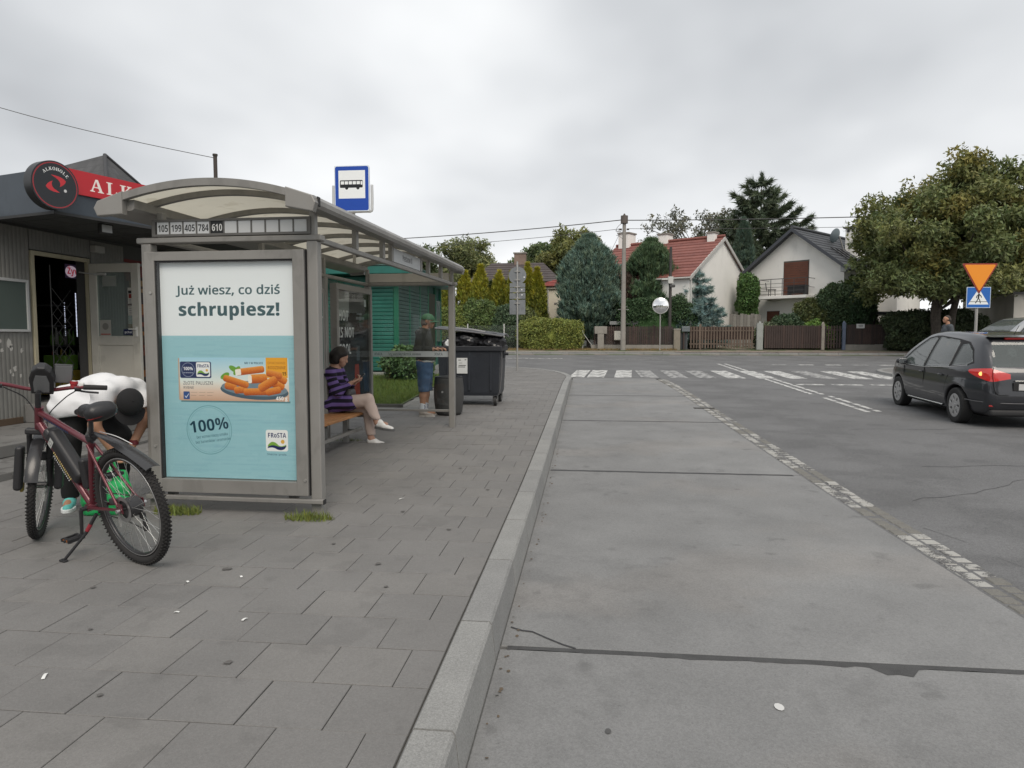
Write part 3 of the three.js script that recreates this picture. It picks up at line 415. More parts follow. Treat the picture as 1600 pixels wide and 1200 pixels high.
  // timetable case and poster board on the back wall
  const tt = steel('timetable_case', [BB(xb + 0.052, xb + 0.09, 1.0, 2.1, -3.22, -2.72, 0.006)]);
  part('timetable', (() => { const g = quadUV(0.4, 0.98); g.rotateY(Math.PI / 2).translate(xb + 0.092, 1.55, -2.97); return g; })(), M(0.8, 0.8, 0.8, 0.4, { map: canvasTex(128, 320, (c, w, h) => { c.fillStyle = '#2d6b62'; c.fillRect(0, 0, w, h); c.fillStyle = '#cfd4d2'; c.fillRect(6, 6, w - 12, 34); c.fillStyle = '#23443f'; for (let y = 60; y < h; y += 9) c.fillRect(0, y, w, 3); c.fillStyle = '#b9c6c3'; c.fillRect(0, 96, w, 8); }) }), tt);
  const pb = steel('poster_case', [BB(xb + 0.052, xb + 0.15, 2.12, 2.2, -4.92, -3.5, 0.006), BB(xb + 0.052, xb + 0.15, 0.4, 0.5, -4.92, -3.5, 0.006), BB(xb + 0.054, xb + 0.148, 0.5, 2.12, -3.58, -3.5), BB(xb + 0.054, xb + 0.148, 0.5, 2.12, -4.92, -4.85), BB(xb + 0.054, xb + 0.1, 0.5, 2.12, -4.85, -3.58)]);
  part('dark_poster', (() => { const g = quadUV(1.25, 1.6); g.rotateY(Math.PI / 2).translate(xb + 0.112, 1.31, -4.215); return g; })(), M(0.8, 0.8, 0.8, 0.25, { map: canvasTex(400, 512, (c, w, h) => {
    c.fillStyle = '#15191d'; c.fillRect(0, 0, w, h); c.fillStyle = '#8b8f8c'; c.fillRect(0, 0, w * 0.36, h * 0.22); c.fillStyle = '#20303b'; c.fillRect(0, h * 0.7, w, h * 0.3);
    c.fillStyle = '#e3e4e2'; fit(c, 'HOT', 16, 130, 120, 64, 'bold'); fit(c, 'IS NOT', 16, 205, 190, 64, 'bold'); fit(c, 'COOL', 16, 280, 150, 64, 'bold');
    c.fillStyle = '#6d7477'; c.fillRect(240, 90, 70, 10); c.fillRect(230, 108, 110, 14); c.fillStyle = '#b8bec0'; c.fillRect(340, 24, 30, 34); c.fillStyle = '#2e3a3f'; c.beginPath(); c.ellipse(270, 230, 100, 26, 0, 0, 7); c.fill(); c.fillStyle = '#49555a'; c.fillRect(232, 244, 42, 70); c.fillStyle = '#9c3a26'; c.beginPath(); c.moveTo(210, 330); c.lineTo(260, 330); c.lineTo(275, 480); c.lineTo(195, 480); c.fill(); }) }), pb);
  part('glass_pane', new THREE.PlaneGeometry(1.27, 1.62).rotateY(Math.PI / 2).translate(xb + 0.138, 1.31, -4.215), glass, pb);
}
// bench inside the shelter
{
  const b = thing('bench', 'wooden plank bench on grey metal legs inside the bus shelter', 'bench', [-3.3, 0, -7.95], -0.03);
  const woodTex = colTex(256, 0.8, (u, v) => { const g = fbm(u * 1, v * 6, 4, 5, 12), s = vnoise(u * 6, v * 90, 90, 3); const k = 0.75 + 0.5 * (g - 0.5) + 0.2 * (s - 0.5); return [0.46 * k, 0.22 * k, 0.085 * k]; });
  const woods = [M(1, 1, 1, 0.55, { map: woodTex }), M(0.85, 0.82, 0.8, 0.55, { map: woodTex }), M(1.0, 0.93, 0.86, 0.5, { map: woodTex })];
  for (let i = 0; i < 4; i++) for (const [z0, z1, k] of [[-1.42, -0.02, 0], [0.0, 1.42, 1]]) part('plank', BB(-0.24 + i * 0.125, -0.125 + i * 0.125, 0.425, 0.46, z0, z1, 0.008), woods[(i + k) % 3], b);
  part('seat_beam', [BB(-0.03, 0.03, 0.36, 0.424, -1.38, 1.38, 0.006)], silver, b); part('foot_beam', [BB(0.12, 0.17, 0.19, 0.235, -1.4, 1.38, 0.006)], silver, b);
  for (const z of [-1.2, 0, 1.2]) { part('leg', BB(-0.035, 0.035, -0.01, 0.359, z - 0.04, z + 0.04, 0.008), silver, b); part('bracket', [BB(-0.22, 0.25, 0.395, 0.4245, z - 0.02, z + 0.02), BB(-0.02, 0.145, 0.2, 0.225, z - 0.015, z + 0.015)], silverDark, b); }
}
// bus stop sign on a bracket above the shelter roof
{
  const t = thing('bus_stop_sign', 'blue and white bus pictogram sign on a bracket above the shelter roof', 'sign', [-3.31, 2.53, -9.7], 0.0);
  part('pole', cyl(0.022, 0.72, 0, 0.36, -0.04, 16), weldGrey, t);
  part('bracket', tube([[-0.28, 1.08, -0.01], [-0.28, 0.8, -0.01], [-0.27, 0.72, -0.01], [-0.2, 0.715, -0.01], [0.2, 0.715, -0.01], [0.27, 0.72, -0.01], [0.28, 0.8, -0.01], [0.28, 1.08, -0.01]], 0.02, 60, 8), M(0.55, 0.56, 0.57, 0.4, { metalness: 0.3 }), t);
  const pl = new THREE.Shape(), w = 0.25, h = 0.315, r = 0.035; pl.moveTo(-w + r, -h); pl.lineTo(w - r, -h); pl.quadraticCurveTo(w, -h, w, -h + r); pl.lineTo(w, h - r); pl.quadraticCurveTo(w, h, w - r, h); pl.lineTo(-w + r, h); pl.quadraticCurveTo(-w, h, -w, h - r); pl.lineTo(-w, -h + r); pl.quadraticCurveTo(-w, -h, -w + r, -h);
  part('plate', new THREE.ExtrudeGeometry(pl, { depth: 0.018, bevelEnabled: true, bevelSize: 0.004, bevelThickness: 0.004, bevelSegments: 2 }).translate(0, 1.03, 0.0), M(0.62, 0.64, 0.66, 0.4), t);
  part('face', quadUV(0.5, 0.63).translate(0, 1.03, 0.0232), M(0.95, 0.95, 0.95, 0.35, { map: canvasTex(400, 504, (c, W, H) => {
    c.fillStyle = '#dfe8f2'; c.fillRect(0, 0, W, H); c.fillStyle = '#1546a8'; rr(c, 7, 7, W - 14, H - 14, 24); c.fill(); c.fillStyle = '#eef2f4'; c.fillRect(46, 52, W - 92, 310);
    c.fillStyle = '#15181c'; rr(c, 62, 160, 264, 84, 10); c.fill(); c.fillStyle = '#eef2f4'; for (let k = 0; k < 5; k++) c.fillRect(72 + k * 46, 172, 38, 34); rr(c, 302, 172, 20, 40, 6); c.fill(); c.fillStyle = '#15181c'; c.beginPath(); c.arc(140, 246, 18, 0, 7); c.arc(270, 246, 18, 0, 7); c.fill(); }) }), t);
}
// ================= LIQUOR SHOP ON THE LEFT =================
const shop = thing('shop_building', 'grey corrugated liquor shop with slate blue canopy, open door and concrete steps', 'shop');
{
  const wallTex = colTex(512, 1.0, (u, v) => { const n = fbm(u, v, 6, 6, 91), rib = 0.5 + 0.5 * Math.cos(u * Math.PI * 2 * 14), k = 0.21 * (0.85 + 0.3 * n) * (0.97 + 0.03 * rib); return [k, k * 0.985, k * 0.92]; });
  const ribBump = greyTex(512, 1.0, (u) => 0.5 + 0.5 * Math.cos(u * Math.PI * 2 * 14));
  const wallM = [M(1, 1, 1, 0.7, { map: wallTex, bumpMap: ribBump, bumpScale: 0.006 }), M(0.93, 0.94, 0.95, 0.7, { map: wallTex, bumpMap: ribBump, bumpScale: 0.006 })];
  const U0 = -8.1, wall = part('wall', [BB(-8.32, -8.14, 0.0, 3.1, -9.49, -3), BB(-8.32, -8.14, 0.0, 3.1, -18, -10.67), BB(-8.32, -8.14, 2.72, 3.1, -10.67, -9.49), BB(-8.32, -8.14, 0, 0.49, -10.67, -9.49), BB(-13, -8.32, 0, 3.1, -3.15, -3), BB(-13, -8.32, 0, 3.1, -18, -17.85), BB(-13.1, -13, 0, 3.1, -18, -3)], M(0.09, 0.09, 0.088, 0.8), shop);
  // sheet-metal panels with seams
  let k = 0; for (const [s0, s1, y0, y1] of [[3, 4.4, .25, 3.05], [4.41, 5.8, .25, 3.05], [5.81, 7.2, .25, 3.05], [7.21, 8.3, .25, 3.05], [8.31, 9.45, .25, 3.05], [9.46, 10.72, 2.76, 3.05], [10.73, 11.55, .25, 3.05], [13.6, 15, .25, 3.05], [15.01, 16.4, .25, 3.05]]) part('wall_panel', BB(-8.135, U0, y0, y1, -s1, -s0 - 0.006, 0.004), wallM[k++ % 2], wall);
  const r = rng(8); for (let i = 0; i < 11; i++) { const g = new THREE.CircleGeometry(0.02 + 0.05 * r() * r(), 7), p = g.attributes.position; for (let j = 1; j < p.count; j++) p.setXY(j, p.getX(j) * (0.5 + r()), p.getY(j) * (0.6 + 1.2 * r())); g.rotateY(Math.PI / 2).translate(U0 + 0.0015, 1.45 - (i < 5 ? r() * 0.2 : r() * 0.75), -(8.85 + r() * 0.65)); part('bare_patch', g, M(0.5, 0.49, 0.46, 0.8), wall); }
  // door opening
  const cream = paint(0.46, 0.42, 0.30, 0.5), pvc = paint(0.62, 0.6, 0.54, 0.4);
  part('door_frame', [BB(-8.14, -8.08, 0.5, 2.74, -9.53, -9.47, 0.004), BB(-8.14, -8.08, 2.68, 2.74, -10.62, -9.532, 0.004), BB(-8.14, -8.08, 0.5, 2.74, -10.68, -10.63, 0.004)], cream, shop);
  const dr = part('door', (() => { const W = 0.88, H = 2.14; const gs = [BB(0, 0.13, 0, H, -0.03, 0.03, 0.005), BB(W - 0.13, W, 0, H, -0.03, 0.03, 0.005), BB(0.131, W - 0.131, H - 0.14, H, -0.029, 0.029, 0.004), BB(0.131, W - 0.131, 0.82, 0.97, -0.029, 0.029, 0.004), BB(0.131, W - 0.131, 0, 0.12, -0.029, 0.029, 0.004), BB(0.131, W - 0.131, 0.12, 0.82, -0.012, 0.012)]; return gs; })(), pvc, shop);
  dr.position.set(-8.07, 0.52, -10.66); dr.rotation.y = -0.04;
  part('door_glass', BB(0.131, 0.749, 0.97, 2.0, -0.005, 0.005), new THREE.MeshPhysicalMaterial({ color: C(0.62, 0.68, 0.66), roughness: 0.05, transmission: 0.85, thickness: 0 }), dr);
  part('handle', [B(0.03, 0.16, 0.02, 0.83, 1.04, 0.042, 0.004), bar([0.83, 1.08, 0.05], [0.83, 1.08, 0.085], 0.009), bar([0.835, 1.08, 0.082], [0.72, 1.08, 0.082], 0.01)], M(0.75, 0.74, 0.7, 0.35), dr);
  const card = (x, y, w, h, draw) => part('sticker', quadUV(w, h).translate(x, y, 0.0075 + (y < 1 ? 0.03 : 0)), M(0.85, 0.85, 0.85, 0.5, { map: canvasTex(96, Math.round(96 * h / w), draw) }), dr);
  card(0.66, 0.985 + 0.05, 0.18, 0.09, (c, w, h) => { c.fillStyle = '#18234f'; c.fillRect(0, 0, w, h); c.fillStyle = '#fff'; fit(c, 'pchać', 10, h * 0.72, w - 20, h * 0.6, 'bold'); });
  card(0.25, 1.1, 0.2, 0.26, (c, w, h) => { c.fillStyle = '#b9b6ae'; c.fillRect(0, 0, w, h); c.fillStyle = '#8d8a84'; c.beginPath(); c.arc(w / 2, h * 0.4, w * 0.28, 0, 7); c.fill(); c.fillStyle = '#b06a60'; c.fillRect(6, h * 0.85, w - 12, 10); });
  card(0.71, 1.62, 0.075, 0.26, (c, w, h) => { c.fillStyle = '#d8d5cd'; c.fillRect(0, 0, w, h); c.fillStyle = '#1c1c1c'; c.fillRect(8, 60, w - 16, 60); c.fillStyle = '#8a2a22'; c.fillRect(14, 130, w - 28, 90); c.fillStyle = '#222'; for (let y = 240; y < h; y += 26) c.fillRect(16, y, w - 40, 8); });
  card(0.71, 1.38, 0.08, 0.16, (c, w, h) => { c.fillStyle = '#cfccc4'; c.fillRect(0, 0, w, h); c.fillStyle = '#333'; for (let y = 20; y < h; y += 34) c.fillRect(14, y, w - 40, 9); });
  card(0.35, 1.86, 0.25, 0.17, (c, w, h) => { c.fillStyle = '#9fa39d'; c.fillRect(0, 0, w, h); });
  part('door_closer', [bar([-0.12, 2.0, 0.09], [0.2, 1.96, 0.05], 0.012), B(0.2, 0.04, 0.04, 0.22, 1.97, 0.045, 0.006)], M(0.5, 0.5, 0.48, 0.4), dr);
  // concrete platform and steps
  const stepM = M(1, 1, 1, 0.85, { map: colTex(512, 2.2, (u, v) => { const n = fbm(u, v, 5, 6, 17), d = sstep(0.6, 0.7, fbm(u, v, 20, 4, 18)), k = 0.17 * (0.75 + 0.5 * n) * (1 - 0.3 * d); return [k, k * 0.985, k * 0.95]; }), bumpMap: GRAIN, bumpScale: 0.003 });
  part('step', BB(-8.2, -5.95, -0.1, 0.085, -15, -2.2, 0.015), stepM, shop); part('step', BB(-8.2, -6.66, 0.086, 0.235, -15, -2.2, 0.015), stepM, shop); part('threshold', BB(-8.5, -7.55, 0.236, 0.5, -10.95, -9.25, 0.012), stepM, shop);
  part('skirting', BB(-8.13, -8.085, 0.236, 0.33, -9.2, -3, 0.004), M(0.11, 0.075, 0.05, 0.85, { map: WEAR }), shop);
  // canopy, turned 17.6 degrees to the street
  const cm = new THREE.Matrix4().makeRotationY(THREE.MathUtils.degToRad(72.4)).setPosition(-6.6, 3.04, -8.14), put = (g) => (Array.isArray(g) ? g.map((q) => q.applyMatrix4(cm)) : g.applyMatrix4(cm));
  const slate = M(0.052, 0.068, 0.088, 0.45, { map: WEAR, metalness: 0.1 }), dk = M(0.035, 0.036, 0.037, 0.7);
  const fas = part('fascia', [put(BB(-0.0, 4.6, 0, 0.535, -0.06, 0, 0.006)), put(BB(-0.0, 0.06, 0.001, 0.534, -8, -0.061, 0.006))], slate, shop);
  part('drip_edge', [put(BB(-0.02, 4.6, -0.035, -0.001, -0.05, 0.02)), put(BB(-0.02, 0.04, -0.035, -0.001, -8, -0.051))], dk, fas);
  const sof = part('soffit', put(BB(0.061, 6.5, 0.07, 0.1, -8, -0.061)), dk, shop);
  const sofM = M(0.075, 0.078, 0.078, 0.75, { map: WEAR }); for (let i = 0; i < 10; i++) for (let j = 0; j < 5; j++) part('soffit_panel', put(BB(0.08 + i * 0.5, 0.565 + i * 0.5, 0.055, 0.069, -0.56 - j * 0.5, -0.08 - j * 0.5, 0.003)), sofM, sof);
  // red sign board
  const red = M(1, 1, 1, 0.4, { map: canvasTex(1024, 86, (c, w, h) => { c.fillStyle = '#b81d28'; c.fillRect(0, 0, w, h); c.fillStyle = '#efe9e2'; c.font = 'bold 64px serif'; const s = 'ALKOHOLE'; let x = 84; for (const ch of s) { c.fillText(ch, x, 66); x += c.measureText(ch).width + 8; } }) });
  const sb = part('sign_board', put(BB(0.12, 4.2, 0.255, 0.56, 0.001, 0.03, 0.003)), M(0.32, 0.012, 0.02, 0.45), shop);
  part('lettering', put(quadUV(4.08, 0.305).translate(2.16, 0.4075, 0.0315)), red, sb);
  // round projecting sign at the corner
  const dm = (g) => put(g.translate(-0.07, 0.29, 0.075)); const R = 0.292;
  const disc = part('round_sign', dm(cyl(R, 0.14, 0, 0, 0, 56, 'z')), M(0.018, 0.019, 0.021, 0.4), shop);
  part('sign_face', dm((() => { const g = new THREE.CircleGeometry(R - 0.004, 56).translate(0, 0, 0.0715); g.userData.keepUV = true; return g; })()), M(1, 1, 1, 0.25, { map: canvasTex(512, 512, (c, w) => {
    c.fillStyle = '#181b20'; c.fillRect(0, 0, w, w); c.strokeStyle = '#93222a'; c.lineWidth = 13; c.beginPath(); c.arc(256, 256, 238, 0, 7); c.stroke();
    c.fillStyle = '#e6e8e6'; c.font = 'bold 46px serif'; const s = 'ALKOHOLE'; for (let i = 0; i < s.length; i++) { const a = -Math.PI / 2 + (i - 3.5) * 0.225 + 0.05; c.save(); c.translate(256 + Math.cos(a) * 172, 256 + Math.sin(a) * 172); c.rotate(a + Math.PI / 2); c.textAlign = 'center'; c.fillText(s[i], 0, 12); c.restore(); }
    c.fillStyle = '#c0242e'; c.beginPath(); c.moveTo(208, 150); c.bezierCurveTo(300, 150, 350, 165, 372, 195); c.bezierCurveTo(360, 235, 320, 258, 300, 268); c.bezierCurveTo(318, 235, 310, 200, 260, 176); c.closePath(); c.fill();
    c.beginPath(); c.moveTo(300, 330); c.bezierCurveTo(210, 335, 165, 310, 150, 282); c.bezierCurveTo(165, 245, 205, 220, 226, 212); c.bezierCurveTo(206, 245, 214, 290, 262, 306); c.closePath(); c.fill();
    c.fillStyle = '#c9c9c9'; c.beginPath(); c.arc(362, 300, 17, 0, 7); c.fill(); }) }), disc);
  // pitched slate roof behind the canopy
  const A1 = [-7.78, 4.41, -10.73], F = [-6.98, 3.4, -9.65], Lc = [-12.6, 3.9, -11.9], Rc = [-7.55, 3.6, -12.55], Bk = [-10.5, 3.6, -15.5], roofTex = colTex(512, 1.2, (u, v) => { const row = Math.floor(v * 10), n = fbm(u, v, 8, 5, 19), e = (v * 10) % 1 < 0.1 ? 0.75 : 1, t = hash3(Math.floor(u * 12 + (row % 2) * 0.5), row, 3); const k = 0.075 * (0.8 + 0.4 * n) * e * (0.88 + 0.24 * t); return [k, k * 1.01, k * 1.05]; });
  const rg = new THREE.BufferGeometry(); rg.setAttribute('position', new THREE.Float32BufferAttribute([...F, ...A1, ...Lc, ...F, ...Rc, ...A1, ...Rc, ...Bk, ...A1, ...Bk, ...Lc, ...A1].flat(), 3)); rg.computeVertexNormals();
  const rf = part('roof', rg, M(1, 1, 1, 0.8, { map: roofTex, bumpMap: SOFT, bumpScale: 0.02 }), shop);
  part('hip_cap', [tube([A1, F], 0.03, 2, 6)], M(0.045, 0.046, 0.05, 0.7), rf); part('hip_cap', [tube([A1, Rc], 0.03, 2, 6)], M(0.045, 0.046, 0.05, 0.7), rf);
  // notice board, red window advert, small fittings
  const nb = part('notice_board', [BB(-8.098, -8.06, 1.55, 2.3, -8.45, -8.42, 0.003), BB(-8.098, -8.06, 1.55, 2.3, -9.38, -9.34, 0.003), BB(-8.098, -8.06, 2.26, 2.3, -9.339, -8.451, 0.003), BB(-8.098, -8.06, 1.55, 1.585, -9.339, -8.451, 0.003)], M(0.45, 0.46, 0.46, 0.4), shop);
  part('board_glass', BB(-8.098, -8.08, 1.585, 2.26, -9.34, -8.45), M(0.07, 0.095, 0.085, 0.55), nb);
  part('window_advert', (() => { const g = quadUV(1.9, 2.2); g.rotateY(Math.PI / 2).translate(-8.128, 1.75, -12.55); return g; })(), M(0.8, 0.8, 0.8, 0.35, { map: canvasTex(256, 300, (c, w, h) => { c.fillStyle = '#3a2420'; c.fillRect(0, 0, w, h); const q = rng(5); for (let i = 0; i < 240; i++) { c.fillStyle = ['#6e1f1d', '#8a3a22', '#a8662c', '#2b1b22', '#51321f', '#b08a5a'][Math.floor(q() * 6)]; c.fillRect(q() * w, q() * h, 8 + q() * 34, 6 + q() * 26); } c.fillStyle = '#7a1c1e'; c.fillRect(0, 0, w, 40); c.fillStyle = '#d9d9d4'; c.fillRect(8, 120, 46, 36); }) }), shop);
  part('alarm_box', BB(-8.098, -8.0, 2.86, 2.97, -10.95, -10.72, 0.01), M(0.42, 0.41, 0.39, 0.5), shop);
  const fl = part('floodlight', put(B(0.2, 0.14, 0.06, 0.98, -0.06, -0.42, 0.01).rotateX(0)), M(0.03, 0.03, 0.03, 0.5), shop); part('floodlight_glass', put(B(0.15, 0.1, 0.006, 0.98, -0.06, -0.386)), M(0.62, 0.64, 0.64, 0.2), fl);
  part('cable', [tube([[-8.09, 2.6, -10.9], [-7.9, 2.72, -11.1], [-7.6, 2.7, -11.3], [-7.3, 2.9, -11.5]], 0.022, 24, 6)], M(0.32, 0.32, 0.31, 0.5), shop);
  // shop interior seen through the door: ceiling, shelves, goods, light strings, folding grille
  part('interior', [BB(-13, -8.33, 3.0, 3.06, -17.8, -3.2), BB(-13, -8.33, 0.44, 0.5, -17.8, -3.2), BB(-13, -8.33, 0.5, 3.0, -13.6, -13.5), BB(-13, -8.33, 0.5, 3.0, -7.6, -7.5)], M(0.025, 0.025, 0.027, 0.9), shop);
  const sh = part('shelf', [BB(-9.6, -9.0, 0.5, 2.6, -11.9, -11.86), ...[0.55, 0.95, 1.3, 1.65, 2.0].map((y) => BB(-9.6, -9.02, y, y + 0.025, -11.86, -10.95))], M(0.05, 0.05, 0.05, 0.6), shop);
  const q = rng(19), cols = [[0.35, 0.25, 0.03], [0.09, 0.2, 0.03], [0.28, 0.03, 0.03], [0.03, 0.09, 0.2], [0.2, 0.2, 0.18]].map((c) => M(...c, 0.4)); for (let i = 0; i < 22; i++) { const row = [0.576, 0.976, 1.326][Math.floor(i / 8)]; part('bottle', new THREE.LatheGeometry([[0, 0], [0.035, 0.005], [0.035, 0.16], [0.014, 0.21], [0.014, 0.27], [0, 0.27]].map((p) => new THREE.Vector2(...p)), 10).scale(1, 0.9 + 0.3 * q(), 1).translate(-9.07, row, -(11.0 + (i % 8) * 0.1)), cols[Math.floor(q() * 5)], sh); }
  part('crate', B(0.5, 0.4, 0.4, -8.75, 0.72, -10.72, 0.02), M(0.30, 0.22, 0.03, 0.5), shop);
  part('crate', B(0.4, 0.25, 0.3, -8.72, 1.05, -10.75, 0.02), M(0.10, 0.2, 0.03, 0.5), shop);
  const neon = part('beer_sign', (() => { const g = quadUV(0.5, 0.24); g.rotateY(Math.PI / 2).translate(-8.86, 2.6, -11.35); return g; })(), new THREE.MeshStandardMaterial({ color: 0x000000, emissive: 0xffffff, emissiveIntensity: 0.3, emissiveMap: canvasTex(200, 96, (c, w, h) => { c.fillStyle = '#2b2333'; c.fillRect(0, 0, w, h); c.fillStyle = '#cdb9c6'; c.beginPath(); c.ellipse(60, 50, 56, 40, 0, 0, 7); c.fill(); c.fillStyle = '#b0263c'; fit(c, 'Żyw', 22, 66, 120, 60, 'bold'); }) }), shop);
  const led = new THREE.MeshStandardMaterial({ color: 0x111111, emissive: new THREE.Color(0.75, 0.8, 1), emissiveIntensity: 0.9 });
  const dots = (z, u, y0, y1, n, rad) => { rad *= 0.75; const l = []; for (let i = 0; i < n; i++) l.push(new THREE.IcosahedronGeometry(rad, 0).translate(u, lerp(y0, y1, i / (n - 1)), z)); return l; };
  part('light_string', dots(-10.98, -8.8, 1.5, 2.02, 17, 0.008), led, shop).userData.kind = 'stuff'; part('light_string', dots(-11.02, -8.83, 1.75, 2.05, 11, 0.007), led, shop).userData.kind = 'stuff';
  part('light_string', dots(-11.25, -8.8, 1.49, 2.22, 32, 0.012), led, shop).userData.kind = 'stuff';
  const gr = []; for (let i = 0; i < 7; i++) { const y = 0.62 + i * 0.2; gr.push(bar([-8.36, y, -10.6], [-8.36, y + 0.42, -10.18], 0.006, 0.006, 5), bar([-8.372, y + 0.42, -10.6], [-8.372, y, -10.18], 0.006, 0.006, 5)); } gr.push(bar([-8.366, 0.5, -10.16], [-8.366, 2.6, -10.16], 0.01, 0.01, 6));
  part('folding_grille', gr, M(0.12, 0.12, 0.12, 0.5, { metalness: 0.5 }), shop).userData.kind = 'stuff';
}
// thin mast with a wire, and a vent pipe, behind the shop
{
  const m = thing('mast', 'thin dark mast above the shelter roof carrying one wire to the left', 'pole', [-9.9, 0.2, -18]); part('pole', cyl(0.05, 6.1, 0, 3.05, 0, 12), M(0.06, 0.05, 0.045, 0.8), m); part('cap', cyl(0.065, 0.05, 0, 6.1, 0, 12), M(0.05, 0.045, 0.04, 0.8), m);
  const pts = []; for (let i = 0; i <= 20; i++) { const t = i / 20; pts.push([lerp(-9.9, -19.0, t), lerp(6.22, 8.6, t) - 0.25 * Math.sin(Math.PI * t), lerp(-18, -15.5, t)]); } solo('overhead_wire', tube(pts, 0.009, 60, 5), M(0.08, 0.08, 0.08, 0.7), 'single thin wire running from the dark mast up to the left', 'wire');
}
// ================= GREEN KIOSK =================
{
  const k = thing('kiosk', 'green kiosk with rolled down slatted shutters behind the shelter', 'kiosk', [-5.5, rise(20), -20]);
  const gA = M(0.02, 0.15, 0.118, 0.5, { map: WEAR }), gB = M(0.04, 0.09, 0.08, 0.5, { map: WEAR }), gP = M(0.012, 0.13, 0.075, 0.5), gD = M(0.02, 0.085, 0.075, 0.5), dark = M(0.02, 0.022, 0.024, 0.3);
  part('wall', [BB(-6, -0.08, 0, 3.0, -6, -0.08)], gD, k); part('plinth', BB(-6, 0.02, -0.3, 0.14, -6.05, 0.02, 0.01), M(0.32, 0.32, 0.30, 0.8), k);
  for (const [x0, x1] of [[-0.08, 0.0], [-1.75, -1.66], [-3.4, -3.3]]) part('post', BB(x0 - 0.06, x1, 0.14, 2.96, -0.1, 0.01, 0.008), gP, k);
  for (const z of [-1.35, -2.7, -3.9, -5.1, -6]) part('post', BB(-0.08, 0.006, 0.14, 2.96, z - 0.05, z + 0.05, 0.008), gP, k);
  const slat = (x0, x1, z, mat, par, side) => { for (let y = 0.18; y < 2.6; y += 0.115) part('slat', side ? BB(-0.045, 0.0, y, y + 0.108, z[1], z[0], 0.02) : BB(x0, x1, y, y + 0.108, -0.05, -0.005, 0.02), mat, par); };
  for (const [x0, x1] of [[-1.66, -0.15], [-3.3, -1.83], [-5, -3.48]]) { const s = part('shutter', BB(x0, x1, 2.62, 2.94, -0.1, -0.01, 0.008), gA, k); slat(x0, x1, 0, gA, s); }
  for (const z of [[-0.12, -1.3], [-1.4, -2.65], [-2.76, -3.85]]) { const s = part('shutter', BB(-0.09, -0.008, 2.62, 2.94, z[1], z[0], 0.008), gB, k); slat(0, 0, z, gB, s, 1); }
  part('door', BB(-0.05, -0.004, 0.16, 2.7, -5.03, -3.97, 0.006), dark, k); part('window', BB(-0.05, -0.003, 1.0, 2.5, -5.9, -5.2, 0.006), M(0.09, 0.13, 0.14, 0.15), k);
  part('roof', [BB(-6.3, 0.45, 2.97, 3.2, -6.5, 0.55, 0.02)], M(0.018, 0.14, 0.118, 0.45, { map: WEAR }), k); part('roof_trim', [BB(-6.32, 0.47, 3.201, 3.24, -6.52, 0.57, 0.006)], M(0.05, 0.10, 0.09, 0.5), k);
}
// ================= LAWN, BINS, CONTAINER, SIGNPOST =================
const leafRng = rng(71);
function bladeField(n, place, h, w, seed, mat, name) {               // n blades as one instanced patch
  const g = new THREE.BufferGeometry(); g.setAttribute('position', new THREE.Float32BufferAttribute([-w, 0, 0, w, 0, 0, 0.5 * w + 0.006, h * 0.6, 0.01, -0.5 * w + 0.006, h * 0.6, 0.01, 0.02, h, 0.04], 3)); g.setIndex([0, 1, 2, 0, 2, 3, 3, 2, 4]); g.computeVertexNormals();
  const im = new THREE.InstancedMesh(uvBox(g), mat, n), r = rng(seed), m = new THREE.Matrix4(), q = new THREE.Quaternion(), e = new THREE.Euler(), c = new THREE.Color();
  for (let i = 0; i < n; i++) { const [p, sc] = place(r); e.set((r() - 0.5) * 0.7, r() * 6.28, (r() - 0.5) * 0.7); q.setFromEuler(e); m.compose(p, q, V(sc, sc * (0.6 + 0.8 * r()), sc)); im.setMatrixAt(i, m); const k = 0.7 + 0.6 * r(), y = r(); c.setRGB(k * (1 + 0.35 * y), k, k * (1 - 0.2 * y)); im.setColorAt(i, c); }
  im.name = name; return im;
}
const grassM = new THREE.MeshStandardMaterial({ color: C(0.075, 0.135, 0.025), roughness: 0.8, side: THREE.DoubleSide });
{
  const inLawn = (u, s) => s > 12.75 + (u + 3.55) * -0.28 && u < -3.55 - 0.05 * (s - 13) && s < 20.3;
  struct('lawn', sheet(8, 8, (a, b) => { const s = lerp(13.0, 20.6, b), u = lerp(-16, -3.58 - 0.05 * (s - 13), a); return [u, rise(s) + 0.02, -s]; }), M(0.06, 0.085, 0.028, 0.95, { bumpMap: SOFT, bumpScale: 0.03 }));
  const im = bladeField(26000, (r) => { let u, s; do { s = 13.05 + 7.2 * Math.pow(r(), 1.0); u = -3.62 - 0.05 * (s - 13) - 4.4 * Math.pow(r(), 1.3); } while (s < 13.0); return [V(u, rise(s) + 0.015, -s), 1]; }, 0.1, 0.006, 5, grassM, 'grass'); im.userData.kind = 'stuff'; im.userData.label = 'mown green grass between the shelter and the kiosk'; im.userData.category = 'grass'; scene.add(im);
  solo('lawn_edging', [BB(-12, -3.5, 0.0, rise(13) + 0.06, -13.0, -12.93, 0.008)], M(0.28, 0.275, 0.26, 0.85, { map: graniteTex }), 'low concrete edging along the near side of the lawn', 'edging');
}
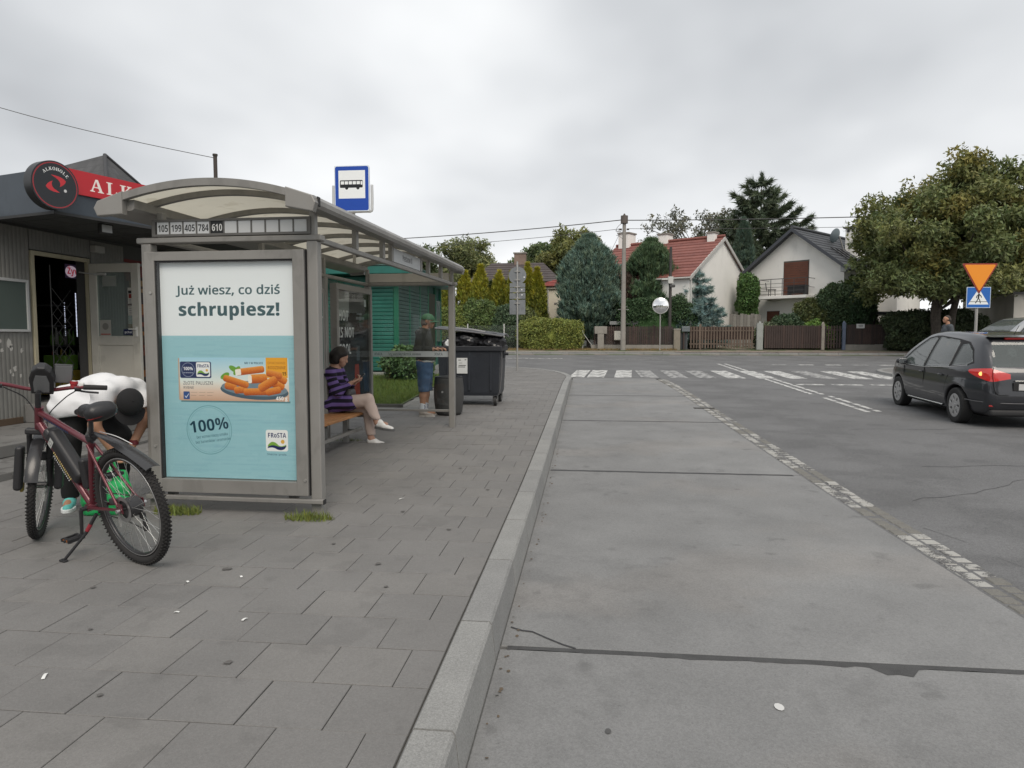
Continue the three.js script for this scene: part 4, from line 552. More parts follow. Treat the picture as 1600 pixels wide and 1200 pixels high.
// weeds growing in the joints at the foot of the shelter
for (const [u, s, n, sc, l] of [[-2.25, 5.38, 360, 0.6, 'yellow green weeds at the front foot of the shelter'], [-3.42, 5.45, 520, 0.62, 'green weeds under the advert case beside the rear bicycle wheel'], [-3.28, 9.25, 320, 0.7, 'tuft of grass beside the leg of the bench']]) {
  const w = thing('weed', l, 'weed', [u, 0, -s]);
  const im = bladeField(n, (r) => { const a = r() * 6.28, d = 0.24 * Math.pow(r(), 0.8); return [V(Math.cos(a) * d * 0.9, 0, Math.sin(a) * d * 0.35), sc * (0.6 + 0.6 * r())]; }, 0.1, 0.008, 90 + n, new THREE.MeshStandardMaterial({ color: C(0.12, 0.175, 0.04), roughness: 0.8, side: THREE.DoubleSide }), 'leaves'); im.userData.kind = 'stuff'; w.add(im);
}
// scraps on the pavement
{
  const r = rng(31), G = 'scraps of white paper on the pavement', paper = M(0.7, 0.7, 0.68, 0.7);
  const spots = [[83, -2.35, 2.72, 0.055, 'largest white paper strip, lying at the lower left of the pavement'], [0, -2.4, 3.9, 0.03, 'thin white scrap below the rear bicycle wheel'], [0, -2.12, 4.02, 0.03, 'white scrap right of the rear bicycle wheel'], [0, -2.19, 3.45, 0.028, 'white scrap on the slab in front of the advert'], [0, -1.78, 3.4, 0.035, 'white scrap midway between advert and kerb'], [0, -1.68, 6.15, 0.06, 'flat white scrap in front of the seated woman']];
  spots.forEach(([, u, s, L, l]) => { const g = sheet(3, 1, (a, b) => [L * (a - 0.5), 0.004 * Math.sin(a * 3), (b - 0.5) * 0.014]); const o = solo('paper_scrap', g, paper, l, 'litter', G); o.position.set(u, 0.006, -s); o.rotation.y = r() * 3; });
  const o = solo('flattened_pack', B(0.09, 0.008, 0.05, 0, 0, 0, 0.003), M(0.05, 0.05, 0.05, 0.6), 'small dark flattened pack on the concrete beside the kerb', 'litter'); o.position.set(-0.33, -0.185, -9.05); o.rotation.y = 0.3;
  const dl = M(0.11, 0.085, 0.06, 0.9), cl = []; for (let i = 0; i < 60; i++) { const s = 2.6 + 8 * r(); cl.push(new THREE.CircleGeometry(0.004 + 0.007 * r(), 5).rotateX(-1.5 + (r() - 0.5)).translate(-0.43 + 0.05 * r(), roadY(s) + 0.008, -s)); } const gl = solo('gutter_debris', cl, dl, 'bits of dead leaf and grit along the foot of the kerb', 'debris'); gl.userData.kind = 'stuff';
}
// wheeled rubbish container with bags
{
  const W = 1.25, D = 1.0, t = thing('rubbish_container', 'large dark wheeled rubbish container overflowing with black bags', 'rubbish container', [-2.27, rise(13.3), -13.75], 0.0);
  const pl = M(0.022, 0.026, 0.034, 0.45, { map: WEAR, bumpMap: SOFT, bumpScale: 0.006 }), rim = M(0.018, 0.02, 0.025, 0.5);
  const tp = (y) => 1 + 0.06 * (y - 0.2);
  const body = []; { const pos = [], ring = (y, k) => [[-W / 2 * k, y, D / 2 * k], [W / 2 * k, y, D / 2 * k], [W / 2 * k, y, -D / 2 * k], [-W / 2 * k, y, -D / 2 * k]]; const rs = [ring(0.2, 0.88), ring(0.26, 0.91), ring(1.12, 0.975)]; for (let j = 0; j < 2; j++) for (let k = 0; k < 4; k++) { const a = rs[j][k], b = rs[j][(k + 1) % 4], c = rs[j + 1][k], d = rs[j + 1][(k + 1) % 4]; pos.push(...a, ...b, ...d, ...a, ...d, ...c); } const b0 = rs[0]; pos.push(...b0[0], ...b0[2], ...b0[1], ...b0[0], ...b0[3], ...b0[2]); const g = new THREE.BufferGeometry(); g.setAttribute('position', new THREE.Float32BufferAttribute(pos, 3)); g.computeVertexNormals(); body.push(g); }
  part('body', body, pl, t);
  part('rim', [BB(-W / 2 - 0.02, W / 2 + 0.02, 1.06, 1.16, D / 2 - 0.04, D / 2 + 0.02, 0.015), BB(-W / 2 - 0.02, W / 2 + 0.02, 1.06, 1.16, -D / 2 - 0.02, -D / 2 + 0.04, 0.015), BB(-W / 2 - 0.02, -W / 2 + 0.03, 1.062, 1.158, -D / 2 + 0.04, D / 2 - 0.041, 0.01), BB(W / 2 - 0.03, W / 2 + 0.02, 1.062, 1.158, -D / 2 + 0.04, D / 2 - 0.041, 0.01)], rim, t);
  for (const x of [-0.42, 0.0, 0.42]) part('rib', BB(x - 0.02, x + 0.02, 0.3, 1.05, D / 2 * 0.94 - 0.01, D / 2 * 0.975, 0.008), pl, t);
  part('side_rail', [tube([[W / 2 * 0.99, 1.05, 0.36], [W / 2 + 0.0, 0.7, 0.36], [W / 2 * 0.93, 0.25, 0.36]], 0.012, 12, 6)], M(0.12, 0.12, 0.125, 0.5), t);
  for (const s of [-1, 1]) part('trunnion', [cyl(0.028, 0.1, s * (W / 2 + 0.05), 1.0, 0.1, 14, 'x'), B(0.03, 0.16, 0.12, s * (W / 2 + 0.012), 1.0, 0.1, 0.01)], rim, t);
  // lid lying open on the bags
  const lid = part('lid', sheet(14, 10, (a, b) => { const x = lerp(-W / 2 - 0.03, W / 2 + 0.03, a), z = lerp(D / 2 + 0.02, -D / 2, b); return [x, 1.5 - 0.1 * a + 0.05 * Math.sin(Math.PI * b) - 0.05 * a * a, z]; }), rim, t);
  part('lid_edge', [tube(Array.from({ length: 9 }, (_, i) => { const a = i / 8; return [lerp(-W / 2 - 0.03, W / 2 + 0.03, a), 1.495 - 0.1 * a - 0.05 * a * a, D / 2 + 0.02]; }), 0.018, 24, 6), tube([[-W / 2 - 0.03, 1.495, D / 2 + 0.02], [-W / 2 - 0.03, 1.53, 0], [-W / 2 - 0.03, 1.49, -D / 2]], 0.018, 12, 6), tube([[W / 2 + 0.03, 1.345, D / 2 + 0.02], [W / 2 + 0.03, 1.39, 0], [W / 2 + 0.03, 1.345, -D / 2]], 0.018, 12, 6)], M(0.1, 0.1, 0.105, 0.4), lid);
  part('lid_ridge', tube([[-W / 2, 1.51, 0.2], [0, 1.47, 0.3], [0.3, 1.42, 0.3]], 0.03, 12, 6), M(0.18, 0.18, 0.185, 0.35), lid);
  for (const [x, z] of [[-0.5, 0.36], [0.5, 0.36], [-0.5, -0.36], [0.5, -0.36]]) { const w = part('castor', [cyl(0.095, 0.055, x, 0.095, z, 22, 'x')], M(0.02, 0.02, 0.02, 0.7), t); part('castor_hub', [cyl(0.045, 0.066, x, 0.095, z, 16, 'x')], M(0.3, 0.3, 0.3, 0.4, { metalness: 0.5 }), w); part('fork', [B(0.012, 0.14, 0.06, x - 0.045, 0.15, z), B(0.012, 0.14, 0.06, x + 0.045, 0.15, z), B(0.11, 0.02, 0.1, x, 0.215, z)], M(0.2, 0.2, 0.2, 0.4, { metalness: 0.5 }), w); }
  part('notice', quadUV(0.21, 0.3).translate(-0.13, 0.78, D / 2 * 0.975 + 0.004), M(0.85, 0.85, 0.85, 0.6, { map: canvasTex(140, 200, (c, w, h) => { c.fillStyle = '#d5d7d6'; c.fillRect(0, 0, w, h); c.fillStyle = '#777'; c.fillRect(20, 22, 36, 12); c.fillRect(104, 16, 22, 14); c.fillRect(30, 62, 40, 7); c.fillStyle = '#333'; c.fillRect(24, 92, 96, 9); c.fillRect(18, 112, 92, 9); }) }), t);
  const bagM = M(0.012, 0.012, 0.014, 0.28);
  function bag(sx, sy, sz, seed) { const g = new THREE.IcosahedronGeometry(1, 5), p = g.attributes.position; for (let i = 0; i < p.count; i++) { const v = V(p.getX(i), p.getY(i), p.getZ(i)); const n = noise3(v.x * 2.2 + 9, v.y * 2.2 + 9, v.z * 2.2 + 9, seed), f = Math.abs(noise3(v.x * 6 + 9, v.y * 3 + 9, v.z * 6 + 9, seed + 3) - 0.5) * 2, f2 = Math.abs(noise3(v.x * 13 + 9, v.y * 7 + 9, v.z * 13 + 9, seed + 5) - 0.5) * 2; v.multiplyScalar(0.78 + 0.3 * n + 0.14 * f + 0.08 * f2); p.setXYZ(i, v.x * sx, v.y * sy, v.z * sz); } g.computeVertexNormals(); return mergeVertices(g.deleteAttribute('uv') && g); }
  const yb = rise(13.3); for (const [x, y, z, s, seed, l] of [[-0.1, 1.25, 0.25, [0.36, 0.2, 0.26], 3, 'black rubbish bag in the middle of the open container'], [0.43, 1.2, 0.27, [0.27, 0.21, 0.27], 8, 'shiny black rubbish bag bulging over the right end of the container'], [-0.42, 1.18, 0.0, [0.22, 0.14, 0.3], 12, 'dark rubbish bag deep in the left end of the container']]) { const o = solo('rubbish_bag', (() => { const g = bag(...s, seed); g.computeVertexNormals(); return g; })(), bagM, l, 'rubbish bag', 'bags in the container'); o.position.set(-2.27 + x, yb + y, -13.75 + z); }
  const wb = solo('carrier_bag', (() => { const g = bag(0.1, 0.08, 0.08, 31); g.computeVertexNormals(); return g; })(), M(0.75, 0.76, 0.77, 0.5), 'crumpled white carrier bag at the left end of the container', 'bag'); wb.position.set(-2.27 - 0.38, yb + 1.2, -13.75 + 0.42);
}
{
  const t = thing('litter_bin', 'rounded dark grey litter bin in front of the rubbish container', 'litter bin', [-2.42, rise(11.8), -12.05]);
  const m = M(0.055, 0.055, 0.055, 0.75, { map: WEAR, bumpMap: GRAIN, bumpScale: 0.003 });
  part('body', new THREE.LatheGeometry([[0.0, 0.0], [0.2, 0.0], [0.235, 0.06], [0.262, 0.3], [0.265, 0.45], [0.25, 0.62], [0.243, 0.66], [0.225, 0.66], [0.22, 0.6]].map((p) => new THREE.Vector2(...p)), 40), m, t);
  part('liner', new THREE.TorusGeometry(0.235, 0.014, 8, 40).rotateX(Math.PI / 2).translate(0, 0.665, 0), M(0.02, 0.02, 0.022, 0.35), t);
  part('bin_bag', new THREE.LatheGeometry([[0.225, 0.66], [0.18, 0.6], [0.08, 0.52], [0, 0.5]].map((p) => new THREE.Vector2(...p)), 24), M(0.015, 0.015, 0.016, 0.35), t); part('badge', cyl(0.018, 0.006, -0.06, 0.42, 0.262, 12, 'z'), M(0.3, 0.3, 0.3, 0.5), t);
}
// signpost seen from behind at the corner
{
  const s = 24.6, t = thing('signpost', 'grey backs of several traffic signs stacked on a thin post at the corner', 'signpost', [-2.47, dropK(s) , -s], 0.02), al = M(0.22, 0.235, 0.25, 0.4, { metalness: 0.2, map: WEAR });
  part('post', cyl(0.03, 3.85, 0, 1.92, -0.03, 14), weldGrey, t);
  part('round_plate', [cyl(0.31, 0.02, 0, 3.36, -0.08, 40, 'z')], al, t);
  for (const [y, h, w] of [[3.02, 0.14, 0.55], [2.85, 0.17, 0.54], [2.64, 0.2, 0.56], [2.25, 0.52, 0.56]]) part('plate', B(w, h, 0.018, 0, y, -0.08, 0.006), al, t);
  for (const y of [3.5, 3.2, 2.96, 2.78, 2.56, 2.38]) part('clamp', [B(0.2, 0.025, 0.03, 0, y, -0.05), B(0.08, 0.04, 0.07, 0, y, -0.03, 0.006)], weldGrey, t);
  for (const [x, y] of [[0.24, 3.3], [0.15, 2.86], [0.16, 2.68]]) part('sticker', B(0.05, 0.04, 0.004, x, y, -0.067), M(0.7, 0.7, 0.7, 0.5), t);
}
// ================= FAR SIDE: PAVEMENT, FENCES, HOUSES =================
const whiteWallTex = colTex(512, 4, (u, v) => { const n = fbm(u, v, 6, 6, 111), s = sstep(0.55, 0.8, fbm(u, v * 0.4, 9, 4, 114)) * 0.08, k = 0.80 * (0.94 + 0.12 * n) - s; return [k, k * 0.985, k * 0.945]; });
const render_ = M(1, 1, 1, 0.9, { map: whiteWallTex, bumpMap: GRAIN, bumpScale: 0.003 }), renderCream = M(0.92, 0.86, 0.74, 0.9, { map: whiteWallTex });
const woodDark = [0, 1, 2].map((k) => M([0.055, 0.07, 0.045][k], [0.038, 0.046, 0.034][k], [0.034, 0.04, 0.032][k], 0.8, { map: WEAR }));
const woodPale = [0, 1].map((k) => M([0.15, 0.12][k], [0.115, 0.09][k], [0.09, 0.07][k], 0.85, { map: WEAR }));
const conc = M(0.27, 0.255, 0.23, 0.9, { map: WEAR, bumpMap: GRAIN, bumpScale: 0.003 });
{
  const paverTex = colTex(512, 1.6, (u, v) => { const r = Math.floor(v * 16), o = (r % 2) * 0.5, x = u * 8 + o, e = (x % 1 < 0.06 || (v * 16) % 1 < 0.1) ? 0.7 : 1, t = hash3(Math.floor(x) % 8, r, 2), n = fbm(u, v, 5, 4, 7), k = (0.75 + 0.3 * t) * e * (0.8 + 0.4 * n); return [0.30 * k, 0.235 * k, 0.205 * k]; });
  struct('far_pavement', sheet(30, 3, (a, b) => { const s = lerp(38.05, 39.4, b); return [lerp(-40, 4.7, a), rise(s) - 0.06, -s]; }), M(0.30, 0.28, 0.25, 0.9, { map: soilTex.clone() && WEAR, bumpMap: GRAIN, bumpScale: 0.003 }));
  struct('paved_drive', sheet(20, 4, (a, b) => { const s = lerp(38.05, 41, b); return [lerp(4.7, 40, a), rise(s) - 0.05, -s]; }), M(1, 1, 1, 0.9, { map: paverTex }));
  struct('verge', sheet(40, 4, (a, b) => { const s = lerp(39.4, 41, b); return [lerp(-40, 4.68, a), rise(s) - 0.035 + 0.02 * fbm(a, b, 20, 3, 3), -s]; }), M(1.3, 1.15, 1.0, 0.95, { map: soilTex }));
  const fk = new THREE.Group(); fk.name = 'far_kerb'; fk.userData.kind = 'structure'; scene.add(fk); for (let i = 0; i < 46; i++) part('kerb_stone', BB(-14 + i, -13.01 + i, rise(38) - 0.3, rise(38) - 0.07, -38.1, -37.97, 0.01), granite[i % 2], fk);
  const tufts = bladeField(5000, (r) => { const u = -12 + 17 * r(), s = 39.6 + 1.0 * r(); return [V(u, rise(s) - 0.03, -s), 0.8]; }, 0.14, 0.012, 15, new THREE.MeshStandardMaterial({ color: C(0.17, 0.14, 0.06), roughness: 0.9, side: THREE.DoubleSide }), 'dry_grass'); tufts.userData = { kind: 'stuff', label: 'dry yellowed grass along the verge before the fences', category: 'grass' }; scene.add(tufts);
}
const FY = rise(40.5);
// chain-link fence
{
  const t = thing('chain_link_fence', 'low chain link fence on thin white posts left of the clipped hedge', 'fence', [0, FY, -40.6]), al = M(0.5, 0.5, 0.48, 0.5);
  for (const u of [-13.8, -11.2, -9.2, -7.0, -4.85, -0.28]) part('post', cyl(0.035, 1.5, u, 0.72, 0, 10), al, t);
  part('brace', [bar([-0.28, 0.95, 0], [-0.85, 0, 0], 0.02)], al, t); part('brace', [bar([-0.28, 0.95, 0], [0.4, 0, 0], 0.02)], al, t);
  const w = []; for (let u = -13.8; u < -1.6; u += 0.13) for (const d of [-1, 1]) w.push(bar([u, 0, 0], [u + d * 1.3, 1.3, 0], 0.0045, 0.0045, 3)); for (const y of [0.05, 0.7, 1.33]) w.push(bar([-13.8, y, 0], [-0.28, y, 0], 0.006, 0.006, 4));
  part('wire_mesh', w, M(0.22, 0.25, 0.23, 0.6, { metalness: 0.3 }), t).userData.kind = 'stuff';
}
// picket fences and gates
function picketRun(t, u0, u1, y0, y1, step, w, mats, wave = 0) { const r = rng(Math.round(u0 * 100) + 7); for (let u = u0 + step / 2, i = 0; u < u1; u += step, i++) { const top = y1 + wave * Math.sin(i * 0.9) + (r() - 0.5) * 0.03; part('picket', ext([[-w / 2, y0], [w / 2, y0], [w / 2, top - 0.04], [0, top], [-w / 2, top - 0.04]], 0.022).translate(u, 0, -0.011), mats[Math.floor(r() * mats.length)], t); } for (const y of [lerp(y0, y1, 0.2), lerp(y0, y1, 0.8)]) part('rail', BB(u0, u1, y - 0.035, y + 0.035, -0.06, -0.012), mats[0], t); }
{
  const a = thing('wooden_fence', 'dark wooden picket fence on a concrete base behind the traffic mirror', 'fence', [0, FY, -40.5]);
  part('base', BB(0.2, 4.85, -0.2, 0.25, -0.1, 0.09, 0.01), conc, a); picketRun(a, 0.35, 4.82, 0.27, 1.32, 0.118, 0.096, woodDark);
  for (const u of [2.62, 3.75]) part('post', BB(u - 0.04, u + 0.04, 0.25, 1.38, -0.13, -0.062, 0.006), woodDark[1], a);
  const p = thing('gate_pillar', 'square concrete gate pillar at the right end of the dark fence', 'pillar', [5.03, FY, -40.42]); part('shaft', B(0.36, 1.15, 0.36, 0, 0.52, 0, 0.012), M(0.24, 0.215, 0.175, 0.9, { map: WEAR }), p); part('cap', B(0.4, 0.07, 0.4, 0, 1.13, 0, 0.01), conc, p);
  const mb = thing('mailbox', 'small grey letter box beside the gate pillar', 'letter box', [5.52, FY + 1.0, -40.42]); part('body', B(0.45, 0.3, 0.2, 0, 0.15, 0, 0.015), M(0.12, 0.14, 0.15, 0.5), mb); part('flap', B(0.36, 0.06, 0.012, 0, 0.24, 0.104, 0.004), M(0.17, 0.19, 0.2, 0.4), mb); part('post', B(0.07, 1.02, 0.07, -0.1, -0.5, 0, 0.005), woodDark[0], mb);
  const dk = thing('bin_cupboard', 'dark grey metal post and panel between pillar and wooden gate', 'panel', [5.42, FY, -40.52]); part('panel', B(0.34, 0.95, 0.05, 0, 0.47, 0, 0.008), M(0.035, 0.04, 0.042, 0.6), dk); part('post', cyl(0.03, 1.3, 0.19, 0.65, 0, 10), M(0.09, 0.1, 0.11, 0.5), dk);
  const b = thing('wooden_gate', 'brown picket gate in front of the narrow yard beside the red roofed house', 'gate', [0, FY, -40.5]); picketRun(b, 5.75, 9.32, 0.06, 1.3, 0.16, 0.085, woodPale, 0.02); part('post', B(0.12, 1.45, 0.1, 6.35, 0.7, -0.09, 0.01), woodPale[0], b);
  part('backing', BB(5.75, 9.3, 0.55, 1.28, -0.085, -0.065), M(0.06, 0.038, 0.032, 0.9), b);
  const c = thing('wide_gate', 'wide dark brown plank gate in front of the white house', 'gate', [0, FY, -40.5]); picketRun(c, 9.85, 12.92, 0.07, 1.36, 0.125, 0.105, [woodDark[0], woodDark[1]]); part('backing', BB(9.85, 12.9, 0.3, 1.3, -0.085, -0.065), M(0.045, 0.03, 0.028, 0.9), c);
  const d = thing('small_gate', 'narrow picket gate between the wide gate and the numbered fence', 'gate', [0, FY, -40.5]); picketRun(d, 13.08, 14.02, 0.08, 1.34, 0.15, 0.09, woodDark);
  const e = thing('wooden_fence', 'dark brown plank fence with a white house number plate', 'fence', [0, FY, -40.5]); part('base', BB(14.2, 18.6, -0.2, 0.28, -0.1, 0.1, 0.01), conc, e); picketRun(e, 14.25, 18.5, 0.3, 1.4, 0.11, 0.1, woodDark);
  part('number_plate', quadUV(0.44, 0.24).translate(14.98, 1.3, 0.03), M(0.8, 0.8, 0.8, 0.5, { map: canvasTex(120, 64, (q, w, h) => { q.fillStyle = '#dcdedc'; q.fillRect(0, 0, w, h); q.fillStyle = '#555'; fit(q, '109', 28, 44, 64, 38, 'bold'); }) }), e);
  for (const [u, m, l, h] of [[9.6, M(0.3, 0.32, 0.31, 0.8, { map: WEAR }), 'pale weathered gate post with peeling paint left of the wide gate', 1.5], [13.0, M(0.34, 0.31, 0.27, 0.85, { map: WEAR }), 'pale concrete gate post right of the wide gate', 1.45], [14.12, M(0.12, 0.15, 0.22, 0.6, { map: WEAR }), 'bluish gate post beside the numbered fence', 1.5]]) { const p2 = thing('gate_post', l, 'post', [u, FY, -40.5]); part('shaft', B(u === 9.6 ? 0.34 : 0.16, h, 0.18, 0, h / 2 - 0.02, 0, 0.012), m, p2); part('cap', cyl(0.07, 0.1, 0, h + 0.03, 0, 12, 'y', 0.04), m, p2); }
  const tt = thing('concrete_stand', 'grey T shaped concrete stand in front of the dark fence', 'concrete stand', [0.75, FY, -40.2]); part('stem', B(0.36, 0.9, 0.2, 0, 0.45, 0, 0.012), conc, tt); part('head', B(0.7, 0.42, 0.24, 0, 1.09, 0, 0.012), conc, tt);
  const mt = thing('meter_box', 'pale square meter box hung on the dark fence left of the utility pole', 'meter box', [1.76, FY + 0.52, -40.3]); part('body', B(0.5, 0.52, 0.2, 0, 0.26, 0, 0.01), M(0.55, 0.53, 0.47, 0.6, { map: WEAR }), mt); part('door', B(0.42, 0.44, 0.012, 0, 0.26, 0.106, 0.004), M(0.6, 0.58, 0.52, 0.6, { map: WEAR }), mt);
  const cp = thing('carport', 'small grey flat roof behind the dark fence', 'carport', [2.2, FY, -42.0]); part('roof', BB(-0.9, 0.85, 1.42, 1.62, -1, 0.2, 0.01), M(0.3, 0.31, 0.31, 0.7, { map: WEAR }), cp); for (const x of [-0.8, 0.75]) part('post', B(0.08, 1.44, 0.08, x, 0.72, 0.1), woodDark[0], cp);
  const cp2 = thing('carport', 'low dark carport roof under the big walnut tree', 'carport', [18.6, rise(44), -44.5]); part('roof', BB(-2.0, 2.6, 1.95, 2.1, -2.5, 1.6, 0.02), M(0.035, 0.037, 0.042, 0.35), cp2); for (const x of [-1.9, 2.4]) part('post', B(0.1, 1.96, 0.1, x, 0.97, 1.4), woodDark[0], cp2); part('wall', BB(-1.9, 2.5, 0, 1.6, -2.4, -2.3), M(0.3, 0.31, 0.31, 0.8), cp2);
  const rf = thing('slat_fence', 'dark slat fence in front of the pale wall at the right edge', 'fence', [0, rise(31), -31]); picketRun(rf, 17.6, 24, 0.1, 1.7, 0.13, 0.08, woodDark); 
  const pw = thing('pale_building', 'plain pale building behind the slat fence at the right edge', 'building', [26.4, rise(41), -41.5]); part('wall', BB(-4.4, 4.4, -0.2, 2.9, -2.5, 2.5), M(0.72, 0.71, 0.68, 0.9, { map: whiteWallTex }), pw); part('roof', BB(-4.6, 4.6, 2.901, 3.02, -2.7, 2.7, 0.02), M(0.12, 0.12, 0.12, 0.8), pw);
}
// poles, wires, mirror
{
  const t = thing('utility_pole', 'tall grey concrete utility pole in front of the dark fence', 'utility pole', [1.98, rise(39.6) - 0.05, -39.6]); part('shaft', cyl(0.15, 7.3, 0, 3.65, 0, 14, 'y', 0.095), M(0.27, 0.255, 0.235, 0.85, { map: WEAR }), t);
  part('cap_box', cyl(0.2, 0.42, 0, 7.25, 0, 14), M(0.11, 0.095, 0.085, 0.8), t); part('bird_spike', cyl(0.09, 0.12, 0, 7.52, 0, 8, 'y', 0.03), M(0.08, 0.07, 0.06, 0.8), t); part('insulator', [cyl(0.05, 0.14, -0.2, 6.72, 0, 10, 'x'), cyl(0.05, 0.14, 0.2, 6.72, 0, 10, 'x')], M(0.05, 0.045, 0.04, 0.4), t); part('steps', [bar([-0.3, 2.3, 0], [0.3, 2.3, 0], 0.015, 0.015, 5), bar([-0.15, 2.45, 0], [0.22, 2.45, 0], 0.012, 0.012, 5)], M(0.3, 0.3, 0.3, 0.6), t);
  part('cable_loop', [tube([[-0.1, 7.1, 0], [-0.42, 6.75, 0], [-0.3, 6.4, 0], [-0.08, 6.2, 0]], 0.012, 16, 5), tube([[-0.15, 6.7, -0.1], [-0.7, 5.6, -0.9], [-1.2, 4.6, -1.6]], 0.01, 12, 5)], M(0.07, 0.07, 0.07, 0.7), t);
  const wm = M(0.06, 0.06, 0.06, 0.7), wire = (a, b, sag, rad, l) => { const p = []; for (let i = 0; i <= 24; i++) { const q = i / 24; p.push([lerp(a[0], b[0], q), lerp(a[1], b[1], q) - 4 * sag * q * (1 - q), lerp(a[2], b[2], q)]); } solo('overhead_wire', tube(p, rad, 60, 5), wm, l, 'wire'); };
  wire([1.8, 7.9, -39.6], [-21, 7.65, -45], 0.25, 0.026, 'upper wire from the utility pole to the left behind the shelter roof'); wire([1.8, 7.42, -39.6], [-21, 7.1, -45], 0.3, 0.014, 'lower thinner wire from the utility pole to the left');
  wire([2.15, 7.88, -39.6], [30, 8.15, -39], 0.2, 0.026, 'upper wire from the utility pole to the right past the spruce'); wire([2.15, 7.42, -39.6], [30, 7.55, -39], 0.2, 0.013, 'lower thinner wire from the utility pole to the right');
  const lp = thing('dark_pole', 'slim dark pole beside the gate pillar reaching above the red roof', 'pole', [4.72, FY, -41.2]); part('shaft', cyl(0.1, 5.9, 0, 2.9, 0, 12, 'y', 0.075), M(0.05, 0.045, 0.042, 0.7), lp); part('junction_box', [B(0.3, 0.4, 0.2, 0, 3.95, 0.1, 0.02), B(0.42, 0.08, 0.12, -0.3, 4.0, 0.1, 0.01)], M(0.5, 0.5, 0.48, 0.5), lp); part('lamp_base', B(0.3, 0.16, 0.25, 0.1, 3.62, 0.08, 0.03), M(0.06, 0.06, 0.06, 0.6), lp);
  const m = thing('traffic_mirror', 'round convex traffic mirror on a thin post before the dark fence', 'traffic mirror', [4.0, rise(39.4) - 0.05, -39.4]);
  part('post', cyl(0.035, 2.6, 0, 1.3, -0.08, 12), weldGrey, m); const R = 1.2, cap = Math.asin(0.41 / R); part('mirror', new THREE.SphereGeometry(R, 40, 14, 0, Math.PI * 2, 0, cap).rotateX(Math.PI / 2).translate(0, 2.5, -R + 0.13), new THREE.MeshStandardMaterial({ color: C(0.9, 0.9, 0.9), metalness: 1, roughness: 0.02 }), m);
  part('rim', new THREE.TorusGeometry(0.42, 0.03, 10, 48).translate(0, 2.5, 0.02), M(0.7, 0.7, 0.69, 0.4), m); part('back_shell', new THREE.SphereGeometry(0.42, 32, 10, 0, 6.29, 0, Math.PI / 2).scale(1, 0.25, 1).rotateX(-Math.PI / 2).translate(0, 2.5, 0.0), M(0.6, 0.6, 0.6, 0.5), m);
  const rd = M(0.5, 0.5, 0.5, 0.5); for (let i = 0; i < 8; i++) { const a = i * Math.PI / 4 + 0.2; part('rim_band', new THREE.TorusGeometry(0.42, 0.032, 8, 6, 0.25).rotateZ(a).translate(0, 2.5, 0.021), rd, m); }
}
// ---- houses ----
function gableHouse(name, label, { near, far, half, yE, yR, base, over, wallM, roofMat, edgeM, eaveOver = 0.35, courses = 14 }) {   // ridge from near gable to far gable (u, s)
  const t = thing(name, label, 'house', [near[0], base, -near[1]]), dx = far[0] - near[0], ds = far[1] - near[1], L = Math.hypot(dx, ds);
  t.rotation.y = Math.atan2(-dx, ds);                                // local -z runs along the ridge away from the near gable
  const e = yE - base, r = yR - base, k = (r - e) / half;
  part('wall', ext([[-half, -0.6], [half, -0.6], [half, e], [0, r - 0.02], [-half, e]], L).translate(0, 0, -L), wallM, t);
  for (const sd of [-1, 1]) {
    const roof = part('roof', [beamQuad(sd, half + eaveOver, r + 0.06, k, -L - over, over, 0.1)], roofMat[0], t);
    const slope = Math.hypot(half + eaveOver, k * (half + eaveOver)); for (let i = 0; i < courses; i++) { const a = (i / courses) * (half + eaveOver), b = ((i + 1.12) / courses) * (half + eaveOver), lift = 0.085; part('tile_course', new THREE.BufferGeometry().copy(courseGeo(sd, a, Math.min(b, half + eaveOver + 0.02), r + 0.06 + lift, k, -L - over, over)), roofMat[i % roofMat.length], roof); }
    for (const z of [over, -L - over]) part('barge_board', barge(sd, half + eaveOver, r + 0.06, k, z), edgeM, t);
    part('gutter', bar([sd * (half + eaveOver + 0.05), r + 0.02 - k * (half + eaveOver), over], [sd * (half + eaveOver + 0.05), r + 0.02 - k * (half + eaveOver), -L - over], 0.06), edgeM, t);
  }
  part('ridge_cap', bar([0, r + 0.17, over], [0, r + 0.17, -L - over], 0.1, 0.1, 8), roofMat[0], t);
  return t;
}
function prismXZ(sec, z0, z1) { return ext(sec, z1 - z0).translate(0, 0, z0); }
function beamQuad(sd, w, r, k, z0, z1, th) { const p = [[0, r], [w, r - k * w], [w, r - k * w - th], [0, r - th]]; return prismXZ(sd > 0 ? p.reverse() : p.map(([x, y]) => [-x, y]), z0, z1); }
function courseGeo(sd, a, b, r, k, z0, z1) { const p = [[a, r - k * a - 0.05], [b, r - k * b], [b, r - k * b - 0.045], [a, r - k * a - 0.08]]; return plain(prismXZ(sd > 0 ? p.reverse() : p.map(([x, y]) => [-x, y]), z0, z1)); }
function barge(sd, w, r, k, z) { const p = [[0, r + 0.06], [w + 0.03, r + 0.06 - k * w], [w + 0.03, r - 0.17 - k * w], [0, r - 0.17]]; return prismXZ(sd > 0 ? p.reverse() : p.map(([x, y]) => [-x, y]), z - 0.035, z + 0.035); }
